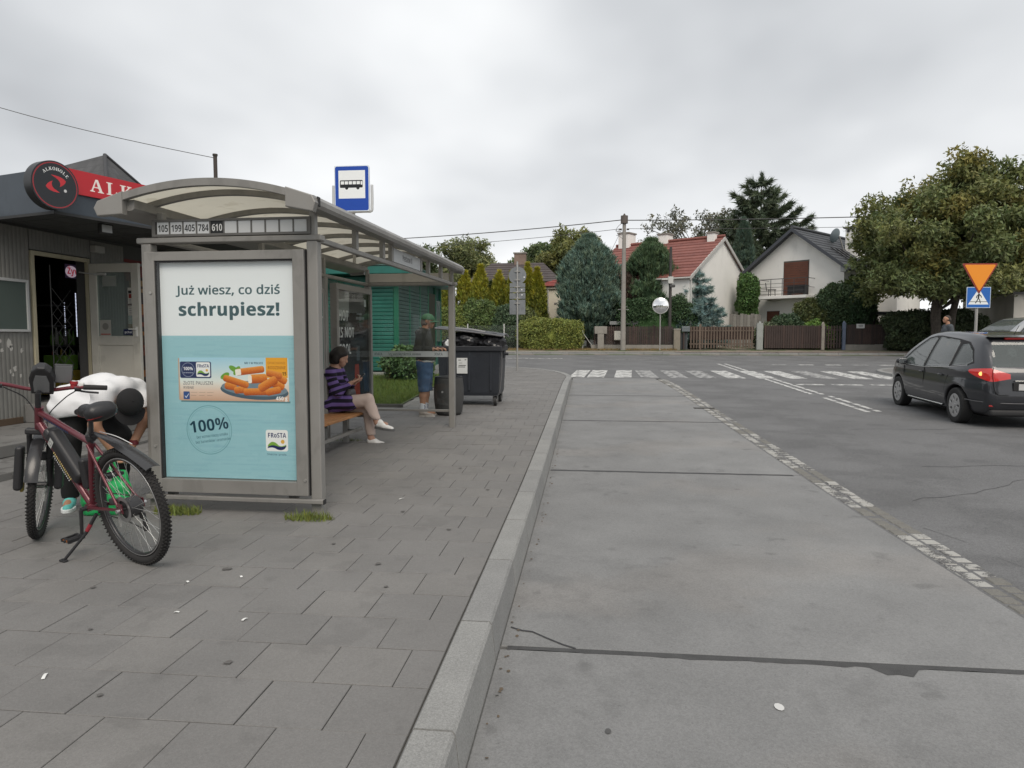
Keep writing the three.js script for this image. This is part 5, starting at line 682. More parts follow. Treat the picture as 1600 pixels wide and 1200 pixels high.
{
  const tile = [[0.23, 0.085, 0.07], [0.205, 0.072, 0.06], [0.25, 0.095, 0.078], [0.22, 0.08, 0.066]].map((c) => M(...c, 0.75, { map: WEAR }));
  const h = gableHouse('red_roof_house', 'pale house with a red tiled roof and a blank gable wall', { near: [8.5, 46], far: [2.1, 50.2], half: 4.7, yE: 4.95, yR: 7.65, base: rise(44), over: 0.14, wallM: render_, roofMat: tile, edgeM: M(0.45, 0.44, 0.42, 0.7), eaveOver: 0.15, courses: 13 });
  const ch = (z, x, w, hh) => { const c = part('chimney', B(w, hh, w * 0.8, x, 7.65 - rise(44) - 0.2 + hh / 2, z, 0.01), render_, h); part('chimney_cap', B(w + 0.12, 0.1, w * 0.8 + 0.12, x, 7.65 - rise(44) - 0.2 + hh + 0.05, z, 0.01), conc, c); }; ch(-0.6, -0.2, 0.6, 0.55); ch(-4.1, 0.2, 0.85, 0.8); ch(-7.0, 0.1, 1.0, 1.1);
  part('aerial', [bar([0, 6.8, -7.6], [0, 8.2, -7.6], 0.03, 0.03, 5), bar([-0.5, 8.0, -7.6], [0.5, 8.0, -7.6], 0.02, 0.02, 4), bar([-0.35, 7.7, -7.6], [0.35, 7.7, -7.6], 0.02, 0.02, 4)], weldGrey, h);
  part('downpipe', bar([-4.62, -0.3, 0.06], [-4.62, 4.0, 0.06], 0.06), M(0.5, 0.5, 0.48, 0.5), h);
  const w = part('window', BB(-4.715, -4.69, 1.4, 2.7, -3.4, -2.2), M(0.5, 0.5, 0.49, 0.5), h); part('pane', BB(-4.73, -4.716, 1.5, 2.6, -3.3, -2.3), M(0.03, 0.035, 0.04, 0.1), w);
  // grey board fence between the houses
  const bf = thing('board_fence', 'weathered grey board fence between the two houses', 'fence', [9.9, rise(45.5), -45.4]); for (let i = 0; i < 9; i++) part('board', B(0.2, 2.1 - 0.08 * (i % 3), 0.04, -0.9 + i * 0.215, 1.0, 0.01 * (i % 2), 0.004), [M(0.2, 0.19, 0.175, 0.9, { map: WEAR }), M(0.26, 0.25, 0.23, 0.9, { map: WEAR })][i % 2], bf);
}
{
  const slateM = [[0.052, 0.056, 0.064], [0.046, 0.05, 0.058], [0.058, 0.062, 0.07]].map((c) => M(...c, 0.6, { map: WEAR })), ed = M(0.045, 0.05, 0.062, 0.5), base = rise(46), brown = M(0.13, 0.045, 0.025, 0.6, { map: WEAR });
  const h = gableHouse('white_house', 'white gabled house with a dark roof, balcony and brown roller shutters', { near: [12.95, 46], far: [18.6, 52.4], half: 3.05, yE: 5.75, yR: 8.1, base, over: 0.55, wallM: render_, roofMat: slateM, edgeM: ed, eaveOver: 0.42, courses: 12 });
  const y0 = -base;                                                  // absolute heights
  const dz = 0.02, door = part('balcony_door', BB(-0.72, 0.92, 4.0 + y0, 6.22 + y0, 0.0, dz), M(0.08, 0.07, 0.06, 0.6), h);
  for (let i = 0; i < 15; i++) part('slat', BB(-0.68, 0.88, 4.04 + y0 + i * 0.14, 4.172 + y0 + i * 0.14, dz, dz + 0.025, 0.008), brown, door);
  part('balcony_slab', BB(-1.75, 1.35, 3.82 + y0, 4.0 + y0, 0.0, 1.25, 0.01), render_, h);
  const rail = part('balcony_rail', [BB(-1.72, 1.32, 5.02 + y0, 5.06 + y0, 1.18, 1.22), BB(-1.72, 1.32, 4.08 + y0, 4.11 + y0, 1.185, 1.215)], M(0.05, 0.05, 0.05, 0.5), h);
  for (const y of [4.3, 4.53, 4.76]) part('rail_bar', bar([-1.7, y + y0, 1.2], [1.3, y + y0, 1.2], 0.013, 0.013, 5), M(0.06, 0.06, 0.06, 0.5), rail); for (const x of [-1.7, -0.95, -0.2, 0.55, 1.3]) part('rail_post', bar([x, 4.0 + y0, 1.2], [x, 5.04 + y0, 1.2], 0.02, 0.02, 6), M(0.05, 0.05, 0.05, 0.5), rail);
  for (const x of [-1.7, 1.3]) { part('rail_bar', bar([x, 5.04 + y0, 0.02], [x, 5.04 + y0, 1.2], 0.02, 0.02, 5), M(0.05, 0.05, 0.05, 0.5), rail); part('rail_bar', bar([x, 4.5 + y0, 0.02], [x, 4.5 + y0, 1.2], 0.013, 0.013, 5), M(0.05, 0.05, 0.05, 0.5), rail); }
  const win = part('window', BB(-1.78, -0.92, 1.6 + y0, 3.1 + y0, 0.0, dz), M(0.08, 0.07, 0.06, 0.6), h); for (let i = 0; i < 10; i++) part('slat', BB(-1.75, -0.95, 1.62 + y0 + i * 0.146, 1.76 + y0 + i * 0.146, dz, dz + 0.025, 0.008), brown, win);
  const w2 = part('window', BB(-0.75, -0.35, 1.9 + y0, 2.9 + y0, 0.0, 0.03), M(0.6, 0.6, 0.58, 0.5), h); part('pane', BB(-0.7, -0.4, 1.95 + y0, 2.85 + y0, 0.031, 0.036), M(0.04, 0.045, 0.05, 0.1), w2);
  part('eave_box', B(0.35, 0.42, 0.5, 3.2, 5.5 + y0, 0.25, 0.02), M(0.28, 0.29, 0.3, 0.5), h);
  const kk = (8.1 - 5.75) / 3.05, roofY = (x) => 8.16 - kk * x + y0;
  const ch = part('chimney', B(0.95, 2.0, 0.9, 1.9, roofY(1.9) + 0.75, -4.4, 0.015), render_, h); part('chimney_cap', B(1.15, 0.12, 1.1, 1.9, roofY(1.9) + 1.81, -4.4, 0.01), M(0.12, 0.12, 0.12, 0.7), ch); for (const x of [-0.28, 0, 0.28]) part('flue_slot', B(0.16, 0.2, 0.02, 1.9 + x, roofY(1.9) + 1.6, -3.944), M(0.03, 0.03, 0.03, 0.8), ch);
  const wing = part('side_wing', BB(2.6, 4.4, 0.2 + y0, 5.2 + y0, -9, -4.8), render_, h); part('wing_roof', BB(2.5, 4.6, 5.21 + y0, 5.35 + y0, -9.1, -4.7), slateM[0], wing);
  for (const z of [-1.2, -1.9, -2.6]) part('snow_guard', [beam([1.7, roofY(1.7) + 0.16, z], [3.2, roofY(3.2) + 0.16, z], 0.12, 0.06)], M(0.018, 0.018, 0.02, 0.4), h);
  const dish = part('satellite_dish', (() => { const g = new THREE.SphereGeometry(0.9, 28, 8, 0, 6.29, 0, 0.55).scale(1, 0.8, 1).rotateX(Math.PI / 2).rotateY(-0.5).rotateX(-0.2); return g; })(), new THREE.MeshStandardMaterial({ color: C(0.13, 0.16, 0.17), roughness: 0.5, side: THREE.DoubleSide }), h); dish.position.set(1.35, roofY(1.6) + 0.95, -3.75);
  part('dish_arm', bar([1.6, roofY(1.6), -3.4], [1.45, roofY(1.6) + 0.95, -2.95], 0.04), weldGrey, h);
  // on the balcony
  const rel = (x, y, z) => { const v = V(x, y, z); h.updateMatrixWorld(true); return h.localToWorld(v); };
  const c1 = rel(-1.15, 4.0 + y0, 0.65), ch1 = thing('balcony_chair', 'dark chair at the left end of the balcony', 'chair', [c1.x, c1.y, c1.z], h.rotation.y + 0.5), bm = M(0.025, 0.025, 0.027, 0.6);
  part('seat', B(0.5, 0.04, 0.5, 0, 0.42, 0, 0.01), bm, ch1); part('backrest', [B(0.04, 0.5, 0.5, -0.26, 0.66, 0, 0.01).rotateZ(0.15)], bm, ch1); for (const x of [-0.2, 0.2]) for (const z of [-0.2, 0.2]) part('leg', bar([x, 0, z], [x * 0.9, 0.42, z * 0.9], 0.018), bm, ch1);
  const c2 = rel(0.55, 4.0 + y0, 0.7), tb = thing('balcony_table', 'low dark table in front of the brown balcony shutter', 'table', [c2.x, c2.y, c2.z], h.rotation.y); part('top', B(1.2, 0.05, 0.6, 0, 0.6, 0, 0.01), bm, tb); part('cover', B(1.1, 0.42, 0.5, 0.02, 0.37, 0, 0.03), bm, tb); for (const x of [-0.5, 0.5]) part('leg', B(0.06, 0.6, 0.5, x, 0.3, 0, 0.008), bm, tb);
}
{
  // annex with a small hipped red roof, dark-roofed house far behind
  const t = thing('cream_annex', 'small cream building with a red hipped roof left of the blue cypress', 'building', [-1.0, rise(48), -49]), tm = [[0.27, 0.06, 0.05], [0.23, 0.05, 0.045]].map((c) => M(...c, 0.75, { map: WEAR }));
  part('wall', BB(-2.2, 2.4, -0.3, 3.8, -2, 2), renderCream, t); part('cornice', BB(-2.35, 2.55, 3.72, 3.88, -2.15, 2.15, 0.01), M(0.6, 0.55, 0.48, 0.8), t); part('downpipe', bar([-1.65, -0.2, 2.06], [-1.65, 3.75, 2.06], 0.055), M(0.5, 0.5, 0.49, 0.5), t);
  const rp = (a) => { const f = 1 - a; return [[-2.5 * f - 0.0 * a, 2.3 * f], [2.7 * f + 0.4 * a, 2.3 * f], [2.7 * f + 0.4 * a, -2.3 * f], [-2.5 * f, -2.3 * f]]; }; const rf = part('roof', BB(-2.4, 2.6, 3.881, 3.9, -2.2, 2.2), tm[0], t);
  for (let i = 0; i < 7; i++) { const a = rp(i / 7), b = rp((i + 1.1) / 7), ya = 3.9 + 0.95 * (i / 7), yb = 3.9 + 0.95 * ((i + 1.1) / 7), pos = []; for (let k = 0; k < 4; k++) { const n = (k + 1) % 4; const A = [a[k][0], ya + 0.05, a[k][1]], B2 = [a[n][0], ya + 0.05, a[n][1]], Cc = [b[n][0], yb, b[n][1]], D = [b[k][0], yb, b[k][1]], A0 = [a[k][0], ya, a[k][1]], B0 = [a[n][0], ya, a[n][1]]; pos.push(...A, ...B2, ...Cc, ...A, ...Cc, ...D, ...A0, ...B0, ...B2, ...A0, ...B2, ...A); } const g = new THREE.BufferGeometry(); g.setAttribute('position', new THREE.Float32BufferAttribute(pos, 3)); g.computeVertexNormals(); part('tile_course', g, tm[i % 2], rf); }
  for (const [x, y] of [[-1.15, 2.75], [-0.82, 2.72]]) part('vent', B(0.16, 0.12, 0.03, x, y, 2.015, 0.005), M(0.2, 0.19, 0.18, 0.7), t); const w = part('window', B(0.9, 1.1, 0.04, 0.55, 1.6, 2.0, 0.005), M(0.55, 0.55, 0.53, 0.5), t); part('pane', B(0.74, 0.94, 0.02, 0.55, 1.6, 2.02), M(0.04, 0.05, 0.055, 0.1), w);
  const d = thing('dark_roof_house', 'distant house with a dark hipped roof and brick chimney behind the thuja row', 'house', [-6.3, rise(60), -63]), dm = [[0.085, 0.07, 0.068], [0.072, 0.06, 0.06]].map((c) => M(...c, 0.8, { map: WEAR }));
  part('wall', BB(-3.6, 3.6, -0.3, 4.9, -2.8, 2.8), renderCream, d); const rf2 = part('roof', BB(-3.9, 3.9, 4.9, 4.95, -3.1, 3.1), dm[0], d);
  const rq = (a) => { const f = 1 - a; return [[-lerp(2.3, 4.1, f), 3.3 * f], [lerp(2.3, 4.1, f), 3.3 * f], [lerp(2.3, 4.1, f), -3.3 * f], [-lerp(2.3, 4.1, f), -3.3 * f]]; };
  for (let i = 0; i < 8; i++) { const a = rq(i / 8), b = rq(Math.min(1, (i + 1.1) / 8)), ya = 4.95 + 1.9 * (i / 8), yb = 4.95 + 1.9 * ((i + 1.1) / 8), pos = []; for (let k = 0; k < 4; k++) { const n = (k + 1) % 4; pos.push(a[k][0], ya + 0.07, a[k][1], a[n][0], ya + 0.07, a[n][1], b[n][0], yb, b[n][1], a[k][0], ya + 0.07, a[k][1], b[n][0], yb, b[n][1], b[k][0], yb, b[k][1], a[k][0], ya, a[k][1], a[n][0], ya, a[n][1], a[n][0], ya + 0.07, a[n][1], a[k][0], ya, a[k][1], a[n][0], ya + 0.07, a[n][1], a[k][0], ya + 0.07, a[k][1]); } const g = new THREE.BufferGeometry(); g.setAttribute('position', new THREE.Float32BufferAttribute(pos, 3)); g.computeVertexNormals(); part('tile_course', g, dm[i % 2], rf2); }
  const ch = part('chimney', B(1.05, 1.1, 0.8, 0.25, 7.1, 0, 0.02), M(0.23, 0.17, 0.14, 0.9, { map: WEAR }), d); part('chimney_cap', B(1.2, 0.12, 0.95, 0.25, 7.71, 0, 0.02), conc, ch);
}
// traffic signs on the right
{
  const t = thing('crossing_signs', 'give way triangle above a blue pedestrian crossing sign on a grey post', 'traffic sign', [10.18, rise(19.6), -19.6], 0.06);
  part('post', cyl(0.035, 2.75, 0, 1.37, -0.06, 14), weldGrey, t);
  const tri = (R, d, z) => { const s = new THREE.Shape(), rr2 = R * 0.12, P = [[-R, R * 0.577], [R, R * 0.577], [0, -R * 1.155]].map((p) => new THREE.Vector2(...p)); for (let i = 0; i < 3; i++) { const a = P[i], b = P[(i + 1) % 3], c = P[(i + 2) % 3], u1 = a.clone().sub(c).normalize(), ab = b.clone().sub(a).normalize(); const p1 = a.clone().addScaledVector(u1, -rr2), p2 = a.clone().addScaledVector(ab, rr2); if (i === 0) s.moveTo(p1.x, p1.y); else s.lineTo(p1.x, p1.y); s.quadraticCurveTo(a.x, a.y, p2.x, p2.y); } s.closePath(); return new THREE.ExtrudeGeometry(s, { depth: d, bevelEnabled: false, curveSegments: 8 }).translate(0, 0, z); };
  const tr = part('triangle_plate', tri(0.46, 0.02, 0).translate(0, 2.84, -0.01), M(0.25, 0.03, 0.02, 0.4), t); part('triangle_face', tri(0.40, 0.006, 0.0105).translate(0, 2.84, -0.0), M(0.80, 0.27, 0.012, 0.35), tr);
  const sq = part('square_plate', B(0.62, 0.55, 0.018, 0, 2.22, -0.01, 0.006), M(0.3, 0.32, 0.34, 0.4), t);
  part('square_face', quadUV(0.61, 0.54).translate(0, 2.22, 0.0008), M(0.95, 0.95, 0.95, 0.35, { map: canvasTex(320, 284, (c, w, h) => {
    c.fillStyle = '#c8d5e4'; c.fillRect(0, 0, w, h); c.fillStyle = '#1b62b5'; rr(c, 6, 6, w - 12, h - 12, 8); c.fill(); c.fillStyle = '#e8eced'; c.beginPath(); c.moveTo(w / 2, 16); c.lineTo(w - 22, 238); c.lineTo(22, 238); c.fill();
    c.strokeStyle = c.fillStyle = '#16181b'; c.lineWidth = 7; c.beginPath(); c.moveTo(50, 200); c.lineTo(w - 46, 200); c.stroke(); c.beginPath(); c.arc(163, 72, 13, 0, 7); c.fill(); c.lineWidth = 22; c.lineCap = 'round'; c.beginPath(); c.moveTo(163, 98); c.lineTo(158, 145); c.stroke(); c.lineWidth = 12; c.beginPath(); c.moveTo(158, 148); c.lineTo(178, 182); c.lineTo(186, 218); c.moveTo(158, 148); c.lineTo(142, 186); c.lineTo(122, 216); c.moveTo(165, 100); c.lineTo(192, 122); c.lineTo(198, 140); c.moveTo(160, 100); c.lineTo(136, 124); c.lineTo(132, 146); c.stroke(); }) }), sq);
  const rp = new THREE.Group(); struct('right_pavement', sheet(24, 40, (a, b) => { const s = lerp(8, 27.35, b), ue = s < 24.4 ? 10.12 : 10.12 + (s < 27.2 ? 1.4 * Math.pow((s - 24.4) / 2.8, 3) : 2.4); return [lerp(ue, 41, a * a), dropK(s) + 0.002, -s]; }), M(1, 1, 1, 0.9, { map: slabTex, bumpMap: GRAIN, bumpScale: 0.003 }));
}
// ================= TREES AND SHRUBS =================
function leafGeo(n, size, spread, seed, narrow = 0.5) {               // a clump of n pointed leaves
  const r = rng(seed), pos = []; for (let i = 0; i < n; i++) { const a = r() * 6.28, b = Math.acos(2 * r() - 1), d = spread * Math.cbrt(r()), c = V(Math.sin(b) * Math.cos(a), Math.cos(b), Math.sin(b) * Math.sin(a)).multiplyScalar(d); const t = V(r() - 0.5, r() - 0.5, r() - 0.5).normalize(), w = V(r() - 0.5, r() - 0.5, r() - 0.5).cross(t).normalize().multiplyScalar(size * narrow * 0.5), l = t.multiplyScalar(size * (0.7 + 0.6 * r())); const p0 = c, p1 = c.clone().addScaledVector(l, 0.45).add(w), p2 = c.clone().add(l), p3 = c.clone().addScaledVector(l, 0.45).sub(w); for (const p of [p0, p1, p2, p0, p2, p3]) pos.push(p.x, p.y, p.z); }
  const g = new THREE.BufferGeometry(); g.setAttribute('position', new THREE.Float32BufferAttribute(pos, 3)); g.computeVertexNormals(); return uvBox(g);
}
function sprayGeo(n, len, seed, up = 0.5, w = 0.022) {                 // needle or scale sprays fanning along +y
  const r = rng(seed), pos = []; for (let i = 0; i < n; i++) { const a = r() * 6.28, t = V(Math.cos(a) * up * (0.4 + r()), 1, Math.sin(a) * up * (0.4 + r())).normalize(), y = len * 0.5 * r(), s = V(t.z, 0, -t.x).normalize().multiplyScalar(w * (0.6 + r())), e = t.multiplyScalar(len * (0.5 + 0.6 * r())); pos.push(-s.x, y * 0.6, -s.z, s.x, y * 0.6, s.z, e.x, e.y + y * 0.4, e.z); }
  const g = new THREE.BufferGeometry(); g.setAttribute('position', new THREE.Float32BufferAttribute(pos, 3)); g.computeVertexNormals(); return uvBox(g);
}
const LEAF = new Map();
const leafMat = (r, g, b) => { const k = [r, g, b].join(); if (!LEAF.has(k)) LEAF.set(k, new THREE.MeshPhysicalMaterial({ color: C(r * 1.9, g * 1.9, b * 1.9), roughness: 0.75, side: THREE.DoubleSide, transmission: 0.25, thickness: 0 })); return LEAF.get(k); };
function foliage(name, geo, mat, list, seed, parent, vary = 0.3) {      // list: [position, scale, direction or null, tint or null]
  const im = new THREE.InstancedMesh(geo, mat, list.length), r = rng(seed), m = new THREE.Matrix4(), q = new THREE.Quaternion(), e = new THREE.Euler(), c = new THREE.Color(), up = V(0, 1, 0), q2 = new THREE.Quaternion();
  list.forEach(([p, s, dir, tn], i) => { if (dir) { q.setFromUnitVectors(up, dir); q2.setFromAxisAngle(up, r() * 6.28); q.multiply(q2); } else { e.set(r() * 6.28, r() * 6.28, r() * 6.28); q.setFromEuler(e); } m.compose(p, q, V(s, s, s)); im.setMatrixAt(i, m); const k = 1 - vary + 2 * vary * r(), y = (r() - 0.4) * 0.25, t = tn ?? [1, 1, 1]; c.setRGB(k * (1 + y) * t[0], k * t[1], k * (1 - y) * t[2]); im.setColorAt(i, c); });
  im.name = name; im.userData.kind = 'stuff'; parent.add(im); return im;
}
const barkTex = colTex(256, 0.8, (u, v) => { const n = fbm(u, v * 0.5, 16, 5, 5), k = 0.08 * (0.5 + n); return [k, k * 0.85, k * 0.7]; }), bark = M(1, 1, 1, 0.95, { map: barkTex, bumpMap: SOFT, bumpScale: 0.04 });
const onSphere = (r) => { const z = 2 * r() - 1, a = r() * 6.28, k = Math.sqrt(1 - z * z); return V(k * Math.cos(a), z, k * Math.sin(a)); };
const LG = leafGeo(9, 0.15, 0.16, 1, 0.55), LGs = leafGeo(9, 0.085, 0.11, 2, 0.6), LGb = leafGeo(10, 0.21, 0.26, 3, 0.42), SG = sprayGeo(9, 0.34, 4, 0.45), SGs = sprayGeo(8, 0.2, 5, 0.6, 0.018), NG = sprayGeo(10, 0.3, 6, 0.9, 0.016);
function core(name, f, seed, m, parent) { const g = new THREE.IcosahedronGeometry(1, 4), p = g.attributes.position; for (let i = 0; i < p.count; i++) { const v = V(p.getX(i), p.getY(i), p.getZ(i)), n = 0.75 + 0.4 * noise3(v.x * 3 + 9, v.y * 3 + 9, v.z * 3 + 9, seed), q = f(v); p.setXYZ(i, q.x * n, q.y * (0.9 + 0.1 * n), q.z * n); } g.computeVertexNormals(); return part(name, g, m, parent); }
const inner = (m) => { const k = 'core' + m.uuid; if (!LEAF.has(k)) LEAF.set(k, new THREE.MeshStandardMaterial({ color: m.color.clone(), roughness: 0.95, bumpMap: SOFT, bumpScale: 0.08 })); return LEAF.get(k); };
// columnar conifer: profile radius(t) for t = 0 at the base to 1 at the tip
function column(name, label, cat, [u, s], y0, H, prof, n, geo, mat, { group, tintFn, seed = 1, upw = 0.35, scale = 1, trunk = true, lump = 0.35 } = {}) {
  const t = thing(name, label, cat, [u, rise(s), -s], 0, group), r = rng(seed * 97 + 5), list = [], b = y0 - rise(s);
  const nc = Math.max(30, Math.round(n / 34)), cl = Array.from({ length: nc }, () => [Math.pow(r(), 0.8), r() * 6.28, 0.76 + 0.46 * r()]);
  for (let i = 0; i < n; i++) { const q = cl[i % nc], w = 0.5 / Math.max(0.35, prof(q[0]) + 0.2), a = q[1] + (r() + r() - 1) * w, y = clamp(q[0] + (r() - 0.35) * 0.75 / H, 0, 1.02), tip = q[2] + 0.12 * (r() - 0.3), lumpy = 1 - lump * 0.5 + lump * noise3(Math.cos(a) * 2.2 + 20, y * H * 0.9, Math.sin(a) * 2.2 + 20, seed), rad = prof(Math.min(y, 0.995)) * lumpy * tip * (0.7 + 0.36 * Math.sqrt(r())); const d = V(Math.cos(a), 0, Math.sin(a)), p = V(d.x * rad, b + y * H, d.z * rad); list.push([p, scale * (0.8 + 0.5 * r()), V(d.x * upw + (r() - 0.5) * 0.5, 1, d.z * upw + (r() - 0.5) * 0.5).normalize(), tintFn ? tintFn(y, lumpy, r, d) : null]); }
  foliage('crown', geo, mat, list, seed, t); core('inner_branches', (v) => { const y = clamp(v.y * 0.5 + 0.5, 0.01, 0.99), k = prof(y) * 0.66 / Math.max(0.2, Math.sqrt(1 - v.y * v.y)); return V(v.x * k, b + y * H * 0.94 + 0.1, v.z * k); }, seed, inner(mat), t);
  if (trunk) part('trunk', cyl(0.12, b + H * 0.3 + 0.2, 0, (b + H * 0.3) / 2 - 0.1, 0, 9, 'y', 0.07), bark, t); return t;
}
function shrub(name, label, cat, [u, s], [rx, ry, rz], n, geo, mat, { group, tintFn, seed = 1, y = null, box = 0, scale = 1 } = {}) {
  const t = thing(name, label, cat, [u, rise(s), -s], 0, group), r = rng(seed * 53 + 3), list = []; const cy = y ?? ry * 0.85;
  for (let i = 0; i < n; i++) { const d = onSphere(r), q = box ? V(Math.sign(d.x) * Math.pow(Math.abs(d.x), box), Math.sign(d.y) * Math.pow(Math.abs(d.y), box), Math.sign(d.z) * Math.pow(Math.abs(d.z), box)) : d.clone(); const l = 0.74 + 0.5 * noise3(d.x * 2.6 + 30, d.y * 2.6 + 30, d.z * 2.6 + 30, seed) , k = l * (0.72 + 0.3 * Math.sqrt(r())), p = V(q.x * rx * k, cy + q.y * ry * k, q.z * rz * k); if (p.y < 0.02) p.y = 0.02 + 0.3 * r(); list.push([p, scale * (0.75 + 0.5 * r()), null, tintFn ? tintFn(p, l, r) : null]); }
  foliage('leaves', geo, mat, list, seed, t); core('inner_branches', (v) => { const q = box ? V(Math.sign(v.x) * Math.pow(Math.abs(v.x), box), Math.sign(v.y) * Math.pow(Math.abs(v.y), box), Math.sign(v.z) * Math.pow(Math.abs(v.z), box)) : v; return V(q.x * rx * 0.74, Math.max(0.0, cy + q.y * ry * 0.74), q.z * rz * 0.74); }, seed, inner(mat), t);
  return t;
}
// spruce: whorls of boughs carrying needle sprays
function spruce(name, label, [u, s], y0, H, R, whorls, mat, { seed = 1, droop = 0.25, lift = 0.35, geo = NG, sc = 1, dens = 1, from = 0, tw = 0.3 } = {}) {
  const t = thing(name, label, 'tree', [u, rise(s), -s]), r = rng(seed * 31 + 11), list = [], b = y0 - rise(s), limbs = [];
  part('trunk', cyl(0.06 * Math.sqrt(H) + 0.02, b + H, 0, (b + H) / 2, 0, 10, 'y', 0.02), bark, t);
  for (let w = 0; w < whorls; w++) { const f = from + (1 - from) * (w + 0.6 * r()) / whorls, y = b + H * f, L0 = R * Math.pow(1 - f, 0.75) + 0.12, nb = Math.round(5 + 3 * (1 - f)); const a0 = r() * 6.28;
    for (let k = 0; k < nb; k++) { const a = a0 + k / nb * 6.28 + (r() - 0.5) * 0.5, L = L0 * (0.6 + 0.6 * r()), d = V(Math.cos(a), 0, Math.sin(a)), m = Math.max(5, Math.round(L * 22 * dens)); const at = (q) => V(d.x * L * q, y - droop * L * q + lift * L * q * q * (0.7 + 0.6 * 0.5), d.z * L * q); limbs.push(tube([at(0), at(0.5), at(1)], 0.012 + 0.012 * L, 4, 4));
      for (let i = 0; i < m; i++) { const q = 0.12 + 0.9 * Math.pow(r(), 0.8), p = at(q), sp = tw * L * (1.05 - q) * 0.7 + 0.07; p.x += (r() - 0.5) * 2 * sp; p.z += (r() - 0.5) * 2 * sp; p.y += (r() - 0.75) * 1.1 * sp; list.push([p, sc * (0.75 + 0.55 * r()), V(d.x + (r() - 0.5), 0.25 + (r() - 0.5) * 0.8, d.z + (r() - 0.5)).normalize(), null]); } } }
  for (let i = 0; i < 40; i++) list.push([V((r() - 0.5) * 0.25, b + H * (0.93 + 0.08 * r()), (r() - 0.5) * 0.25), sc * 0.8, V((r() - 0.5) * 0.5, 1, (r() - 0.5) * 0.5).normalize(), null]);
  part('boughs', limbs, bark, t).userData.kind = 'stuff'; foliage('needles', geo, mat, list, seed, t, 0.28); return t;
}
// broadleaved tree: limbs reach to clump centres, leaves gather round them
function broadleaf(name, label, [u, s], { trunkH, R, cy, ry, clumps, per, geo, mat, seed = 1, tintFn, trunkR = 0.22, cr = 0.9, scale = 1, open = 0, cx = 0, bias = 0, lean = [0, 0] }) {
  const t = thing(name, label, 'tree', [u, rise(s), -s]), r = rng(seed * 41 + 7), list = [], limbs = [];
  part('trunk', [tube([[0, -0.1, 0], [0.05, trunkH * 0.5, 0.03], [lean[0], trunkH, lean[1]], [cx * 0.6, cy, 0]], trunkR, 14, 9)], bark, t);
  for (let k = 0; k < clumps; k++) { const d = onSphere(r); if (d.y < -0.55) d.y *= 0.6; const q = Math.pow(r(), 0.38), n = 0.8 + 0.4 * noise3(d.x * 2 + 40, d.y * 2 + 40, d.z * 2 + 40, seed), c = V(cx + d.x * R * q * n, cy + d.y * ry * q * n + bias * d.x, d.z * R * q * n); const sz = cr * (0.55 + 0.75 * r()), st = V(cx * 0.4 * r(), trunkH + (cy - trunkH) * r() * 0.8, 0);
    if (q > 0.55) { const mid = st.clone().lerp(c, 0.55).add(V((r() - 0.5) * 0.4, 0.25, (r() - 0.5) * 0.4)); limbs.push(tube([st, mid, c], 0.025 + 0.02 * r(), 6, 5)); }
    const tn = tintFn ? tintFn(c, r) : null, m = Math.round(per * sz / cr * (open && q > 0.85 ? 1 - open : 1)); for (let i = 0; i < m; i++) { const e = onSphere(r), rad = sz * Math.pow(r(), 0.5); list.push([V(c.x + e.x * rad, c.y + e.y * rad * 0.7, c.z + e.z * rad), scale * (0.7 + 0.6 * r()), null, tn]); } }
  part('limbs', limbs, bark, t).userData.kind = 'stuff'; foliage('crown', geo, mat, list, seed, t, 0.28); return t;
}
const cone = (R, p = 0.9, base = 0.75) => (t) => R * Math.min(1, base + t * 4 * (1 - base)) * Math.pow(Math.max(0, 1 - Math.pow(t, 1.5)), p);
